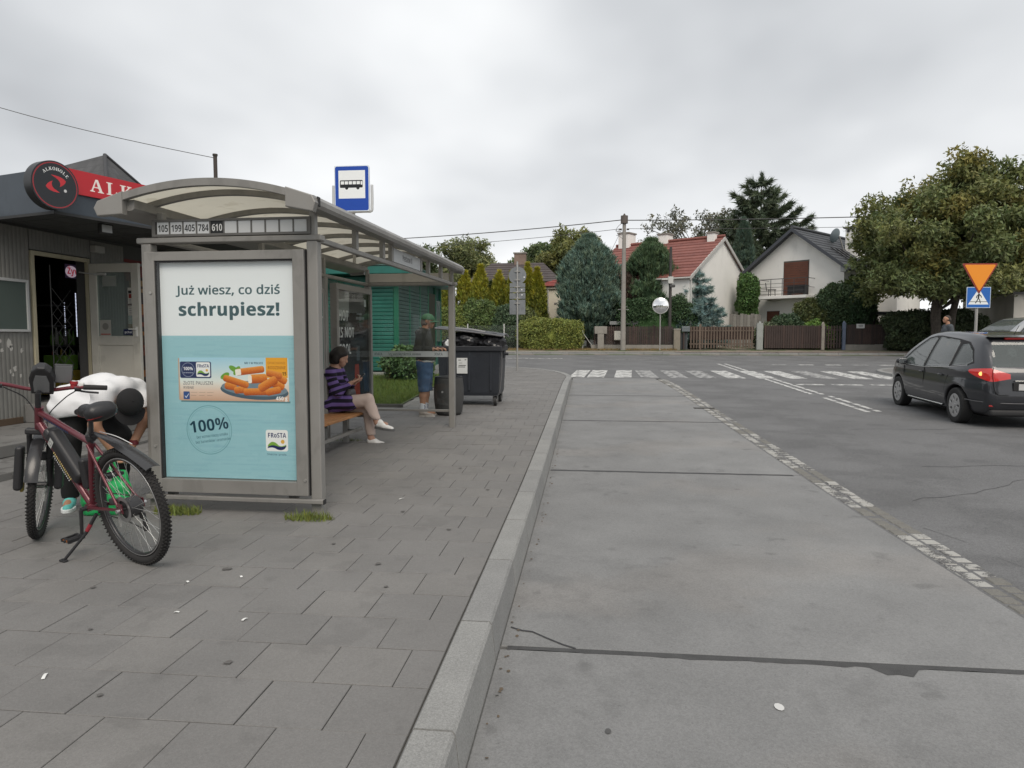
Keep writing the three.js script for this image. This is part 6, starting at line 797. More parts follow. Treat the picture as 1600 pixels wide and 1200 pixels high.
// golden thujas in a row behind the chain-link fence
{
  const G = 'row of golden tipped thujas behind the chain link fence', gm = leafMat(0.125, 0.13, 0.026);
  const tf = (y, l, r, d) => { const g = clamp(y * 1.15 - 0.18 + (l - 1) * 0.8 + (r() - 0.5) * 0.5, 0, 1); return [lerp(0.5, 1.75, g), lerp(0.8, 1.6, g), lerp(0.9, 0.6, g)]; };
  const spec = [[-9.3, 5.2, 0.62, 'golden thuja farthest left in the row, half hidden by the shelter roof'], [-8.15, 5.5, 0.66, 'golden thuja second from the left of the row'], [-7.05, 5.85, 0.7, 'tall golden thuja in the left half of the row'], [-5.86, 5.55, 0.62, 'golden thuja just left of the signpost backs'], [-4.95, 5.45, 0.58, 'golden thuja partly behind the signpost backs'], [-3.95, 6.0, 0.62, 'tallest golden thuja, just right of the signpost backs'], [-3.3, 5.65, 0.55, 'golden thuja at the right end of the row beside the cream annex']];
  spec.forEach(([u, top, R, l], i) => column('golden_thuja', l, 'thuja', [u, 46 + (i % 2) * 0.3], 0.9, top - 0.9, cone(R * 1.25, 0.72, 0.85), 3400, SGs, gm, { group: G, tintFn: tf, seed: 20 + i, lump: 0.4, scale: 1.35 }));
  for (const [u, R, i] of [[-7.6, 0.5, 0], [-6.45, 0.5, 1], [-5.4, 0.5, 2], [-4.45, 0.45, 3], [-3.5, 0.5, 4]]) column('green_thuja', 'dark green thuja in the gap ' + ['between the second and third golden thujas', 'left of the golden thuja by the signpost', 'behind the signpost backs', 'right behind the signpost post', 'next to the cream annex corner'][i], 'thuja', [u, 46.6], 0.9, 4.0, cone(R, 0.6, 0.9), 1500, SGs, leafMat(0.035, 0.06, 0.02), { seed: 40 + i, scale: 1.2 });
}
// shrubs along the chain-link fence
[[-10.4, 43.2, 1.5, 1.3, 'dark shrub at the left end of the chain link fence', [0.028, 0.045, 0.014]], [-8.3, 42.6, 1.2, 1.35, 'yellowish green shrub left of the signpost behind the fence', [0.085, 0.11, 0.02]], [-6.6, 42.9, 1.35, 1.55, 'tall mid green shrub behind the fence below the golden thujas', [0.055, 0.085, 0.022]], [-5.0, 42.7, 0.95, 1.35, 'bluish green shrub right behind the signpost', [0.035, 0.062, 0.03]], [-3.9, 43.2, 0.85, 1.3, 'olive shrub between the signpost and the cream annex', [0.06, 0.075, 0.02]]].forEach(([u, s, rx, ry, l, c], i) => shrub('garden_shrub', l, 'shrub', [u, s], [rx, ry, 0.9], 2400, LG, leafMat(...c), { seed: 60 + i }));
shrub('clipped_hedge', 'rounded olive green hedge bush before the cream annex', 'hedge', [-2.05, 40.5], [1.75, 0.98, 0.7], 5200, LGs, leafMat(0.115, 0.135, 0.028), { seed: 70, box: 0.65, y: 0.78, scale: 1.25 });
// kiosk bush
shrub('flowering_bush', 'leafy green bush with small white flowers at the kiosk corner', 'bush', [-4.85, 18.6], [0.62, 0.4, 0.45], 1500, LGs, leafMat(0.04, 0.08, 0.025), { seed: 75, y: 0.45, scale: 1.2 });
// cypresses
const cyp = (R) => (t) => R * Math.min(1, 0.42 + t * 2.2) * Math.pow(Math.max(0, 1 - Math.pow(t, 2.4)), 0.5);
const blueTint = (y, l, r) => { const k = clamp(y * 2.2, 0.35, 1); return [1, 1, 1]; };
column('blue_cypress', 'big blue green cypress left of the utility pole', 'cypress', [0.05, 43], 1.2, 5.9, cyp(1.62), 11000, SG, leafMat(0.088, 0.135, 0.106), { seed: 80, scale: 1.35, lump: 0.6, tintFn: blueTint });
column('green_cypress', 'green cypress with browned lower branches right of the utility pole', 'cypress', [3.85, 44], 1.4, 5.6, cyp(1.5), 6500, SG, leafMat(0.06, 0.10, 0.05), { seed: 81, scale: 1.3, lump: 0.6, tintFn: (y, l, r) => (y < 0.3 && l < 1.05 ? [1.25, 0.6, 0.55] : [1, 1, 1]) });
column('brown_conifer', 'reddish brown dying conifer between the two cypresses', 'conifer', [2.3, 43.8], 1.2, 3.9, cyp(0.75), 2200, SG, leafMat(0.085, 0.06, 0.045), { seed: 82 });
shrub('dark_hedge', 'dark green hedge behind the dark fence and the traffic mirror', 'hedge', [4.05, 42.2], [2.1, 1.5, 0.7], 6500, LGs, leafMat(0.022, 0.05, 0.016), { seed: 83, box: 0.5, y: 1.4, scale: 1.3 });
spruce('blue_spruce', 'bluish silver spruce in front of the blank gable wall', [6.5, 42.8], 0.9, 4.4, 1.95, 13, leafMat(0.10, 0.155, 0.15), { seed: 84, droop: 0.1, lift: 0.12, sc: 0.95, dens: 1.9, tw: 0.42 });
spruce('tall_spruce', 'tall dark spruce with ragged upswept boughs behind the white house', [14.1, 60], 1.0, 13.5, 7.0, 17, leafMat(0.035, 0.052, 0.026), { seed: 85, droop: 0.22, lift: 0.5, sc: 1.9, dens: 1.3, from: 0.12, tw: 0.2 });
column('slim_conifer', 'slim blue green conifer between the two houses', 'conifer', [11.3, 53], 1.0, 8.6, cone(1.15, 0.75, 0.9), 5200, SG, leafMat(0.055, 0.09, 0.065), { seed: 86, scale: 1.2, lump: 0.5 });
shrub('ivy_bush', 'glossy green climber at the left corner of the white house', 'bush', [10.25, 46.6], [0.62, 1.25, 0.6], 2200, LG, leafMat(0.04, 0.085, 0.018), { seed: 87, y: 3.15, box: 0.7 }); 
// shrubs before the white house
[[10.3, 42.0, 0.7, 0.75, 'thin pale shrub at the left corner of the white house', [0.06, 0.075, 0.04], LG, 700], [11.55, 42.3, 0.95, 1.05, 'dark green shrub below the small shuttered window', [0.03, 0.055, 0.025], LG, 2400], [12.95, 41.8, 0.85, 0.78, 'bright green bush behind the wide gate', [0.085, 0.15, 0.025], LG, 2000], [13.2, 43.3, 1.1, 1.5, 'olive shrub below the balcony of the white house', [0.06, 0.075, 0.022], LG, 2600], [14.7, 43.4, 1.35, 1.95, 'tall green shrub right of the balcony', [0.038, 0.065, 0.026], LG, 3600], [16.1, 44.4, 1.3, 2.3, 'tall pale green shrub beside the dark thuja', [0.055, 0.085, 0.025], LG, 3600]].forEach(([u, s, rx, ry, l, c, g, n], i) => shrub('garden_shrub', l, 'shrub', [u, s], [rx, ry, 0.9], n, g, leafMat(...c), { seed: 90 + i }));
column('dark_thuja', 'dark green clipped thuja column behind the numbered fence', 'thuja', [15.55, 41.8], 0.85, 3.8, (t) => 0.55 * Math.pow(Math.max(0, 1 - Math.pow(t, 6)), 0.5), 2600, SGs, leafMat(0.018, 0.042, 0.014), { seed: 98, lump: 0.15, scale: 1.2 });
shrub('dark_shrubbery', 'mass of dark shrubs under the walnut tree behind the cars', 'shrub', [18.3, 39.6], [2.3, 1.15, 0.9], 5200, LG, leafMat(0.022, 0.036, 0.012), { seed: 99, box: 0.7, y: 0.95 });
// walnut
broadleaf('walnut_tree', 'large spreading walnut tree with yellowing leaves over the fence on the right', [17.9, 38.4], { trunkH: 2.0, R: 4.5, cy: 5.3, ry: 4.0, clumps: 230, per: 118, geo: LGb, mat: leafMat(0.088, 0.10, 0.031), seed: 7, cr: 0.92, trunkR: 0.24, cx: 0.75, open: 0.35, tintFn: (c, r) => { const g = r(); return g > 0.8 ? [1.22, 1.02, 0.75] : g > 0.4 ? [1.0, 1.0, 0.95] : [0.82, 0.92, 0.95]; } });
part('trunk', [tube([[0.75, -0.1, 0.2], [0.7, 1.5, 0.2], [0.9, 2.6, 0.1], [1.4, 4.2, 0]], 0.17, 12, 8)], bark, scene.children[scene.children.length - 1]);
// trees beyond the houses
broadleaf('garden_tree', 'loose light green tree behind the dark roofed house', [-12.0, 70], { trunkH: 4, R: 3.6, cy: 6.9, ry: 2.8, clumps: 60, per: 60, geo: LGb, mat: leafMat(0.09, 0.105, 0.04), seed: 8, cr: 0.9, scale: 1.5, open: 0.5 });
broadleaf('garden_tree', 'mid green tree right of the brick chimney', [-4.4, 76], { trunkH: 4, R: 3.4, cy: 7.6, ry: 2.6, clumps: 60, per: 70, geo: LGb, mat: leafMat(0.055, 0.08, 0.03), seed: 9, cr: 1.0, scale: 1.5 });
broadleaf('garden_tree', 'yellowish green tree left behind the blue cypress', [-1.6, 68], { trunkH: 4, R: 2.8, cy: 7.4, ry: 2.7, clumps: 60, per: 75, geo: LGb, mat: leafMat(0.085, 0.095, 0.025), seed: 10, cr: 1.0, scale: 1.5 });
broadleaf('garden_tree', 'sparse twiggy tree showing above the red roof', [10.0, 66], { trunkH: 5, R: 4.6, cy: 9.0, ry: 2.6, clumps: 46, per: 16, geo: LGb, mat: leafMat(0.07, 0.075, 0.055), seed: 11, cr: 0.8, scale: 1.3, open: 0.3 });
broadleaf('garden_tree', 'far trees seen low behind the slim conifer', [9.5, 78], { trunkH: 3, R: 4.0, cy: 5.2, ry: 3.0, clumps: 50, per: 60, geo: LGb, mat: leafMat(0.05, 0.065, 0.03), seed: 12, cr: 1.1, scale: 1.6 });
broadleaf('garden_tree', 'tree behind the left end of the thuja row', [-16.5, 62], { trunkH: 3, R: 3.6, cy: 5.2, ry: 3.2, clumps: 60, per: 70, geo: LGb, mat: leafMat(0.05, 0.07, 0.025), seed: 13, cr: 1.1, scale: 1.5 });
broadleaf('garden_tree', 'tree at the far right edge behind the pale building', [27.5, 48], { trunkH: 3, R: 3.6, cy: 6.4, ry: 3.4, clumps: 60, per: 70, geo: LGb, mat: leafMat(0.05, 0.07, 0.028), seed: 14, cr: 1.1, scale: 1.3 });

// trees behind the camera that the traffic mirror and the car windows reflect
[[-14, -30, 'broad tree across the street behind the viewer, leftmost'], [-3, -38, 'broad tree behind the viewer beside the leftmost one'], [8, -34, 'broad tree behind the viewer in the middle of the street'], [19, -28, 'broad tree behind the viewer, rightmost']].forEach(([u, s, l], i) => broadleaf('street_tree', l, [u, s], { trunkH: 2.5, R: 4.4, cy: 5.6, ry: 3.6, clumps: 50, per: 60, geo: LGb, mat: leafMat(0.05, 0.07, 0.025), seed: 15 + i, cr: 1.3, scale: 2.0 }));
// ================= BODIES FROM DISTANCE FIELDS =================
function surfaceNets(field, nx, ny, nz, min, cell) {                  // naive surface nets of a grid (inside < 0)
  const id = new Int32Array(nx * ny * nz).fill(-1), pos = [], idx = [], at = (i, j, k) => i + nx * (j + ny * k), E = [[0, 1], [0, 2], [0, 4], [1, 3], [1, 5], [2, 3], [2, 6], [3, 7], [4, 5], [4, 6], [5, 7], [6, 7]];
  for (let k = 0; k < nz - 1; k++) for (let j = 0; j < ny - 1; j++) for (let i = 0; i < nx - 1; i++) {
    let m = 0; const c = []; for (let q = 0; q < 8; q++) { const v = field[at(i + (q & 1), j + ((q >> 1) & 1), k + (q >> 2))]; c.push(v); if (v < 0) m |= 1 << q; } if (m === 0 || m === 255) continue;
    let x = 0, y = 0, z = 0, n = 0; for (const [a, b] of E) if ((c[a] < 0) !== (c[b] < 0)) { const t = c[a] / (c[a] - c[b]); x += lerp(a & 1, b & 1, t); y += lerp((a >> 1) & 1, (b >> 1) & 1, t); z += lerp(a >> 2, b >> 2, t); n++; }
    id[at(i, j, k)] = pos.length / 3; pos.push(min[0] + (i + x / n) * cell, min[1] + (j + y / n) * cell, min[2] + (k + z / n) * cell);
  }
  const quad = (a, b, c, d, flip) => { if (a < 0 || b < 0 || c < 0 || d < 0) return; flip ? idx.push(a, c, b, a, d, c) : idx.push(a, b, c, a, c, d); };
  for (let k = 1; k < nz - 1; k++) for (let j = 1; j < ny - 1; j++) for (let i = 1; i < nx - 1; i++) { const s = field[at(i, j, k)] < 0;
    if (s !== field[at(i + 1, j, k)] < 0) quad(id[at(i, j - 1, k - 1)], id[at(i, j, k - 1)], id[at(i, j, k)], id[at(i, j - 1, k)], !s);
    if (s !== field[at(i, j + 1, k)] < 0) quad(id[at(i - 1, j, k - 1)], id[at(i - 1, j, k)], id[at(i, j, k)], id[at(i, j, k - 1)], !s);
    if (s !== field[at(i, j, k + 1)] < 0) quad(id[at(i - 1, j - 1, k)], id[at(i, j - 1, k)], id[at(i, j, k)], id[at(i - 1, j, k)], !s); }
  const g = new THREE.BufferGeometry(); g.setAttribute('position', new THREE.Float32BufferAttribute(pos, 3)); g.setIndex(idx); g.computeVertexNormals(); return g;
}
// bones: [[x,y,z], r, [x,y,z], r, (flat axis, factor)]; joined with a smooth minimum; clip(x,y,z) > 0 cuts away
function flesh(bones, { cell = 0.014, k = 0.03, clip = null, ripple = 0, fold = 0, seed = 1 } = {}) {
  const mn = [1e9, 1e9, 1e9], mx = [-1e9, -1e9, -1e9]; for (const [a, ra, b, rb] of bones) for (let i = 0; i < 3; i++) { const R = Math.max(ra, rb) + k + 0.02; mn[i] = Math.min(mn[i], a[i] - R, b[i] - R); mx[i] = Math.max(mx[i], a[i] + R, b[i] + R); }
  const n = mn.map((v, i) => Math.ceil((mx[i] - v) / cell) + 2), [nx, ny, nz] = n, f = new Float32Array(nx * ny * nz).fill(0.5);
  for (const [a, ra, b, rb, ax, fl = 0.7] of bones) {
    const R = Math.max(ra, rb) + k + cell * 2, lo = [], hi = []; for (let i = 0; i < 3; i++) { lo.push(Math.max(0, Math.floor((Math.min(a[i], b[i]) - R - mn[i]) / cell))); hi.push(Math.min(n[i] - 1, Math.ceil((Math.max(a[i], b[i]) + R - mn[i]) / cell))); }
    const d = [b[0] - a[0], b[1] - a[1], b[2] - a[2]], dd = d[0] * d[0] + d[1] * d[1] + d[2] * d[2] + 1e-9;
    for (let q = lo[2]; q <= hi[2]; q++) for (let j = lo[1]; j <= hi[1]; j++) for (let i = lo[0]; i <= hi[0]; i++) {
      const x = mn[0] + i * cell - a[0], y = mn[1] + j * cell - a[1], z = mn[2] + q * cell - a[2], t = clamp((x * d[0] + y * d[1] + z * d[2]) / dd, 0, 1); let ex = x - d[0] * t, ey = y - d[1] * t, ez = z - d[2] * t;
      if (ax) { const p = ex * ax[0] + ey * ax[1] + ez * ax[2], g = 1 / fl - 1; ex += ax[0] * p * g; ey += ax[1] * p * g; ez += ax[2] * p * g; }
      let v = Math.sqrt(ex * ex + ey * ey + ez * ez) - lerp(ra, rb, t); if (ax) v *= lerp(fl, 1, 0.4); const o = i + nx * (j + ny * q), u = f[o], h = clamp(0.5 + 0.5 * (u - v) / k, 0, 1); f[o] = lerp(u, v, h) - k * h * (1 - h);
    }
  }
  if (clip || ripple || fold) for (let q = 0; q < nz; q++) for (let j = 0; j < ny; j++) for (let i = 0; i < nx; i++) { const o = i + nx * (j + ny * q); if (Math.abs(f[o]) > 0.2) continue; const x = mn[0] + i * cell, y = mn[1] + j * cell, z = mn[2] + q * cell; if (ripple) f[o] += ripple * (noise3(x * 9 + 50, y * 14 + 50, z * 9 + 50, seed) - 0.5) * 2; if (fold) { const q = noise3(x * 7 + y * 16 + 60, y * 7 - x * 11 + 60, z * 12 + 60, seed + 9); f[o] += fold * (q - 0.5) * 2.4; } if (clip) f[o] = Math.max(f[o], clip(x, y, z)); }
  return surfaceNets(f, nx, ny, nz, mn, cell);
}
const skinM = M(0.42, 0.24, 0.17, 0.55), skinTan = M(0.40, 0.21, 0.13, 0.55), shoeWhite = M(0.72, 0.71, 0.69, 0.6), sole = M(0.10, 0.10, 0.10, 0.7), hairM = M(0.012, 0.009, 0.008, 0.6);
// a hand: palm and five bent fingers along dir, palm normal nrm; curl 0..1; thumb on side sd
function handBones(w, dir, nrm, curl, sd, s = 1) {
  const D = V(...dir).normalize(), N = V(...nrm).addScaledVector(D, -V(...nrm).dot(D)).normalize(), S = D.clone().cross(N).multiplyScalar(sd), W = V(...w), P = (a, b, c) => { const v = W.clone().addScaledVector(D, a * s).addScaledVector(S, b * s).addScaledVector(N, c * s); return [v.x, v.y, v.z]; }, out = [];
  for (const b of [-0.026, -0.009, 0.009, 0.026]) out.push([P(0.005, b * 0.75, 0), 0.015 * s, P(0.085, b, 0), 0.012 * s]);
  [[-0.027, 0.066], [-0.009, 0.078], [0.009, 0.083], [0.027, 0.074]].forEach(([b, L]) => { let a = 0.1 + curl * 0.5, x = 0.09, c = 0; let prev = P(x, b, c); [0.45, 0.32, 0.23].forEach((q, i) => { x += Math.cos(a) * L * q; c -= Math.sin(a) * L * q; const nx = P(x, b * (1 - 0.1 * i * curl), c); out.push([prev, (0.0095 - i * 0.0008) * s, nx, (0.0088 - i * 0.0009) * s]); prev = nx; a += 0.25 + curl * 0.75; }); });
  out.push([P(0.02, 0.028, -0.004), 0.014 * s, P(0.055, 0.05, -0.014), 0.0115 * s], [P(0.055, 0.05, -0.014), 0.011 * s, P(0.085, 0.052 - 0.02 * curl, -0.03), 0.009 * s]); return out;
}
const mirror2 = (b) => b.map(([a, ra, c, rc, ...r]) => [[a[0], a[1], -a[2]], ra, [c[0], c[1], -c[2]], rc, ...r]);
// a head in its own frame: faces +x, centre of the skull at the origin
function headBones() {
  return [[[-0.012, 0.03, 0], 0.088, [0.012, 0.028, 0], 0.085], [[0.02, -0.01, 0], 0.07, [0.045, -0.055, 0], 0.052], [[0.05, -0.075, 0], 0.034, [0.062, -0.09, 0], 0.026], [[0.083, 0.02, 0], 0.012, [0.108, -0.024, 0], 0.0135], [[0.1, -0.026, -0.011], 0.009, [0.1, -0.026, 0.011], 0.009], [[0.086, -0.058, -0.018], 0.009, [0.086, -0.058, 0.018], 0.009], [[0.083, -0.07, -0.014], 0.009, [0.083, -0.07, 0.014], 0.009],
    [[0.072, 0.034, -0.034], 0.016, [0.08, 0.036, -0.014], 0.016], [[0.072, 0.034, 0.034], 0.016, [0.08, 0.036, 0.014], 0.016], [[0.05, -0.025, -0.045], 0.03, [0.055, -0.02, -0.04], 0.028], [[0.05, -0.025, 0.045], 0.03, [0.055, -0.02, 0.04], 0.028],
    ...[-1, 1].flatMap((s) => [[[-0.008, 0.016, s * 0.088], 0.013, [-0.014, -0.02, s * 0.084], 0.01], [[-0.016, 0.018, s * 0.094], 0.009, [-0.018, -0.004, s * 0.093], 0.008]]), [[-0.03, -0.06, 0], 0.06, [-0.045, -0.15, 0], 0.062]];
}
const place = (g, m) => (Array.isArray(g) ? g.map((q) => q.applyMatrix4(m)) : g.applyMatrix4(m));
const pose = (p, yaw = 0, pitch = 0, roll = 0, s = 1) => new THREE.Matrix4().compose(V(...p), new THREE.Quaternion().setFromEuler(new THREE.Euler(roll, yaw, pitch, 'YZX')), V(s, s, s));
function head(parent, m, skin, { hair = null, hairM: hm = hairM, eyes = true } = {}) {   // face details as children of the body
  const h = flesh(headBones(), { cell: 0.0065, k: 0.018 }); place(h, m);
  if (eyes) { const e = []; for (const s of [-1, 1]) e.push(place(new THREE.SphereGeometry(0.0125, 12, 8).translate(0.074, 0.014, s * 0.031), m)); part('eyes', e, M(0.10, 0.075, 0.06, 0.25), parent); part('eyebrows', [-1, 1].map((s) => place(tube([[0.084, 0.034, s * 0.016], [0.083, 0.04, s * 0.03], [0.073, 0.036, s * 0.045]], 0.0045, 8, 5), m)), M(0.05, 0.035, 0.025, 0.8), parent); part('mouth', place(tube([[0.083, -0.063, -0.022], [0.0935, -0.0625, 0], [0.083, -0.063, 0.022]], 0.0042, 10, 5), m), M(0.26, 0.11, 0.095, 0.5), parent); }
  if (hair) part('hair', place(flesh(hair, { cell: 0.009, k: 0.02, ripple: 0.009, fold: 0.006 }), m), hm, parent);
  return h;
}
function cap(parent, m, mat, brimMat) {
  const c = part('cap', place(new THREE.SphereGeometry(0.112, 28, 12, 0, 6.2832, 0, 1.62).scale(1.08, 0.92, 0.98).translate(-0.006, 0.036, 0), m), mat, parent); c.geometry.computeVertexNormals();
  part('brim', place(sheet(14, 6, (a, b) => { const an = lerp(-1.15, 1.15, a), r = lerp(0.1, 0.205, b * Math.cos(an * 0.8)); return [r * Math.cos(an), 0.032 - 0.2 * (r - 0.1) - 0.012 * Math.sin(an) ** 2 * 3, 0.95 * r * Math.sin(an) * (r > 0.12 ? 0.9 : 1)]; }), m), brimMat, c); part('button', place(new THREE.SphereGeometry(0.008, 8, 6).translate(-0.006, 0.14, 0), m), brimMat, c);
}
const twoSided = (m) => { const c = m.clone(); c.side = THREE.DoubleSide; return c; };
function shoe(parent, [x, y, z], yaw, pitch, mat, soleMat, L = 0.27, name = 'shoe') {      // heel at the origin, toe along +x
  const m = pose([x, y, z], yaw, pitch), up = flesh([[[0.035, 0.055, 0], 0.04, [0.1, 0.06, 0], 0.043, [0, 1, 0], 0.95], [[0.03, 0.085, 0], 0.036, [0.055, 0.095, 0], 0.038], [[0.12, 0.045, 0], 0.043, [L - 0.05, 0.03, 0.0], 0.034, [0, 1, 0], 0.8]], { cell: 0.01, k: 0.03, clip: (a, b) => 0.012 - b }); const s = part(name, place(up, m), mat, parent);
  const sh = new THREE.Shape(); sh.absellipse(0, 0, 1, 1, 0, 6.2832); const pts = []; for (let i = 0; i < 40; i++) { const a = i / 40 * 6.2832, c = Math.cos(a); pts.push([L / 2 + c * L / 2, Math.sign(Math.sin(a)) * (c > 0 ? 0.05 : 0.04) * Math.pow(Math.abs(Math.sin(a)), 0.75)]); } const g = ext(pts, 0.024, 0.004).rotateX(-Math.PI / 2).translate(-0.005, 0, 0); part('sole', place(g, m), soleMat, s); return s;
}
// ---- woman on the bench ----
{
  const t = thing('person', 'seated person in a purple and black striped jumper looking at a phone', 'person', [-3.42, 0, -9.1]);
  const hipY = 0.56, H = (z) => [0.02, hipY, z], sh = [0.06, 1.03, 0], body = [
    [[0.0, 0.57, -0.07], 0.115, [0.0, 0.57, 0.07], 0.115], [[0.01, 0.6, 0], 0.14, [0.0, 0.85, 0], 0.125, [1, 0, 0], 0.85], [[0.0, 0.85, 0], 0.13, [0.03, 1.0, 0], 0.115, [1, 0, 0], 0.8], [[0.03, 1.0, -0.14], 0.06, [0.03, 1.0, 0.14], 0.06], [[0.03, 1.02, 0], 0.06, [0.07, 1.12, 0], 0.05],
    [H(-0.09), 0.1, [0.46, 0.5, -0.09], 0.062], [[0.46, 0.48, -0.09], 0.06, [0.5, 0.1, -0.06], 0.04],                                    // far leg to the ground (crossed under)
    [H(0.09), 0.1, [0.5, 0.64, 0.05], 0.068], [[0.5, 0.63, 0.05], 0.064, [0.63, 0.33, 0.06], 0.04],                                   // near leg crossed over
    [[0.03, 0.99, 0.17], 0.055, [0.13, 0.75, 0.19], 0.043], [[0.13, 0.75, 0.19], 0.042, [0.3, 0.87, 0.1], 0.028], [[0.03, 0.99, -0.17], 0.055, [0.12, 0.76, -0.19], 0.043], [[0.12, 0.76, -0.19], 0.042, [0.29, 0.86, -0.06], 0.028],
    [[0.5, 0.1, -0.06], 0.038, [0.6, 0.045, -0.06], 0.03], [[0.63, 0.33, 0.06], 0.038, [0.75, 0.31, 0.06], 0.03]];
  const hm = pose([0.105, 1.2, 0], 0, -0.32), gs = [flesh(body, { cell: 0.013, k: 0.03 }), head(t, hm, skinM, { hair: [[[-0.02, 0.045, 0], 0.104, [-0.05, 0.0, 0], 0.105], [[-0.06, -0.03, 0], 0.085, [-0.05, -0.06, 0], 0.075], [[0.02, 0.085, -0.02], 0.06, [0.045, 0.075, 0.03], 0.05], [[-0.02, 0.0, 0.075], 0.045, [-0.03, -0.045, 0.07], 0.04], [[-0.02, 0.0, -0.075], 0.045, [-0.03, -0.045, -0.07], 0.04]] })];
  for (const [w, d] of [[[0.3, 0.87, 0.1], [0.62, 0.35, -0.5]], [[0.29, 0.86, -0.06], [0.7, 0.32, 0.35]]]) gs.push(flesh(handBones(w, d, [0.35, -0.9, 0], 0.75, w[2] > 0 ? 1 : -1), { cell: 0.0055, k: 0.008 }));
  part('body', gs, skinM, t);
  const stripe = canvasTex(64, 512, (c, w, h) => { c.fillStyle = '#6a5590'; c.fillRect(0, 0, w, h); c.fillStyle = '#181226'; for (let k = 0; k < 6; k++) c.fillRect(0, k * 85, w, 44); }); stripe.wrapS = stripe.wrapT = THREE.RepeatWrapping; stripe.repeat.set(1, 1 / 0.55);
  const top = flesh([[[0.0, 0.58, -0.08], 0.135, [0.0, 0.58, 0.08], 0.135], [[0.0, 0.6, 0], 0.155, [-0.01, 0.85, 0], 0.145, [1, 0, 0], 0.9], [[-0.01, 0.85, 0], 0.145, [0.025, 0.99, 0], 0.13, [1, 0, 0], 0.82], [[0.025, 1.0, -0.15], 0.072, [0.025, 1.0, 0.15], 0.072], [[0.03, 0.99, 0.175], 0.075, [0.13, 0.745, 0.2], 0.068], [[0.13, 0.745, 0.2], 0.066, [0.25, 0.83, 0.13], 0.045], [[0.03, 0.99, -0.175], 0.075, [0.12, 0.755, -0.2], 0.068], [[0.12, 0.755, -0.2], 0.066, [0.24, 0.825, -0.09], 0.045], [[0.03, 0.58, 0.08], 0.13, [0.26, 0.595, 0.09], 0.105], [[0.03, 0.58, -0.08], 0.13, [0.22, 0.56, -0.09], 0.1], [[0.05, 0.63, 0], 0.1, [0.12, 0.85, 0], 0.07]], { cell: 0.012, k: 0.035, ripple: 0.006, fold: 0.007, seed: 4, clip: (x, y) => Math.max(0.475 - y, (x - 0.04) * 0.3 + y - 1.075) });
  { const p = top.attributes.position, uv = new Float32Array(p.count * 2); for (let i = 0; i < p.count; i++) { const x = p.getX(i), y = p.getY(i), z = p.getZ(i), arm = Math.abs(z) > 0.13 && y < 0.95 ? 1 : 0; uv[2 * i] = z; uv[2 * i + 1] = y + (y < 0.72 ? 0.35 * Math.max(0, x - 0.06) : 0) - arm * 0.35 * x + 0.012 * noise3(x * 9 + 9, y * 9 + 9, z * 9 + 9, 3); } top.setAttribute('uv', new THREE.BufferAttribute(uv, 2)); top.userData.keepUV = true; }
  part('jumper', top, M(1, 1, 1, 0.95, { map: stripe, bumpMap: GRAIN, bumpScale: 0.002 }), t);
  const pinkM = M(0.50, 0.40, 0.355, 0.9, { bumpMap: SOFT, bumpScale: 0.01 });
  part('trousers', flesh([[[0.02, 0.565, -0.09], 0.112, [0.46, 0.495, -0.09], 0.078], [[0.46, 0.485, -0.09], 0.077, [0.5, 0.15, -0.065], 0.062], [[0.02, 0.57, 0.09], 0.112, [0.5, 0.64, 0.05], 0.082], [[0.5, 0.63, 0.05], 0.08, [0.605, 0.39, 0.06], 0.066], [[0.0, 0.57, -0.07], 0.12, [0.0, 0.57, 0.07], 0.12]], { cell: 0.012, k: 0.02, ripple: 0.004, fold: 0.006, seed: 9, clip: (x, y, z) => Math.max(0.15 - y - (z > -0.01 && x > 0.4 ? 0 : 0), z > 0 && x > 0.52 ? 0.375 - y : -1) }), pinkM, t);
  shoe(t, [0.455, 0.0, -0.06], 0.0, 0, shoeWhite, M(0.6, 0.59, 0.57, 0.7), 0.26); shoe(t, [0.6, 0.255, 0.06], -0.05, -0.12, shoeWhite, sole, 0.27);
  const ph = solo('phone', B(0.016, 0.15, 0.075, 0, 0, 0, 0.006), M(0.02, 0.02, 0.022, 0.15), 'small dark phone held by the seated person', 'phone'); ph.position.set(-3.42 + 0.385, 0.935, -9.1 - 0.005); ph.rotation.set(0, 0.1, -0.85);
  const hb = solo('handbag', flesh([[[0, 0.1, -0.1], 0.07, [0, 0.1, 0.1], 0.07], [[0, 0.06, -0.11], 0.06, [0, 0.06, 0.11], 0.06]], { cell: 0.012, k: 0.05, clip: (x, y) => 0.0 - y }), M(0.05, 0.045, 0.05, 0.5), 'small dark bag with a white keyring on the lap of the seated person', 'bag'); hb.position.set(-3.42 + 0.24, 0.66, -9.1 + 0.0); hb.scale.setScalar(0.7);
}
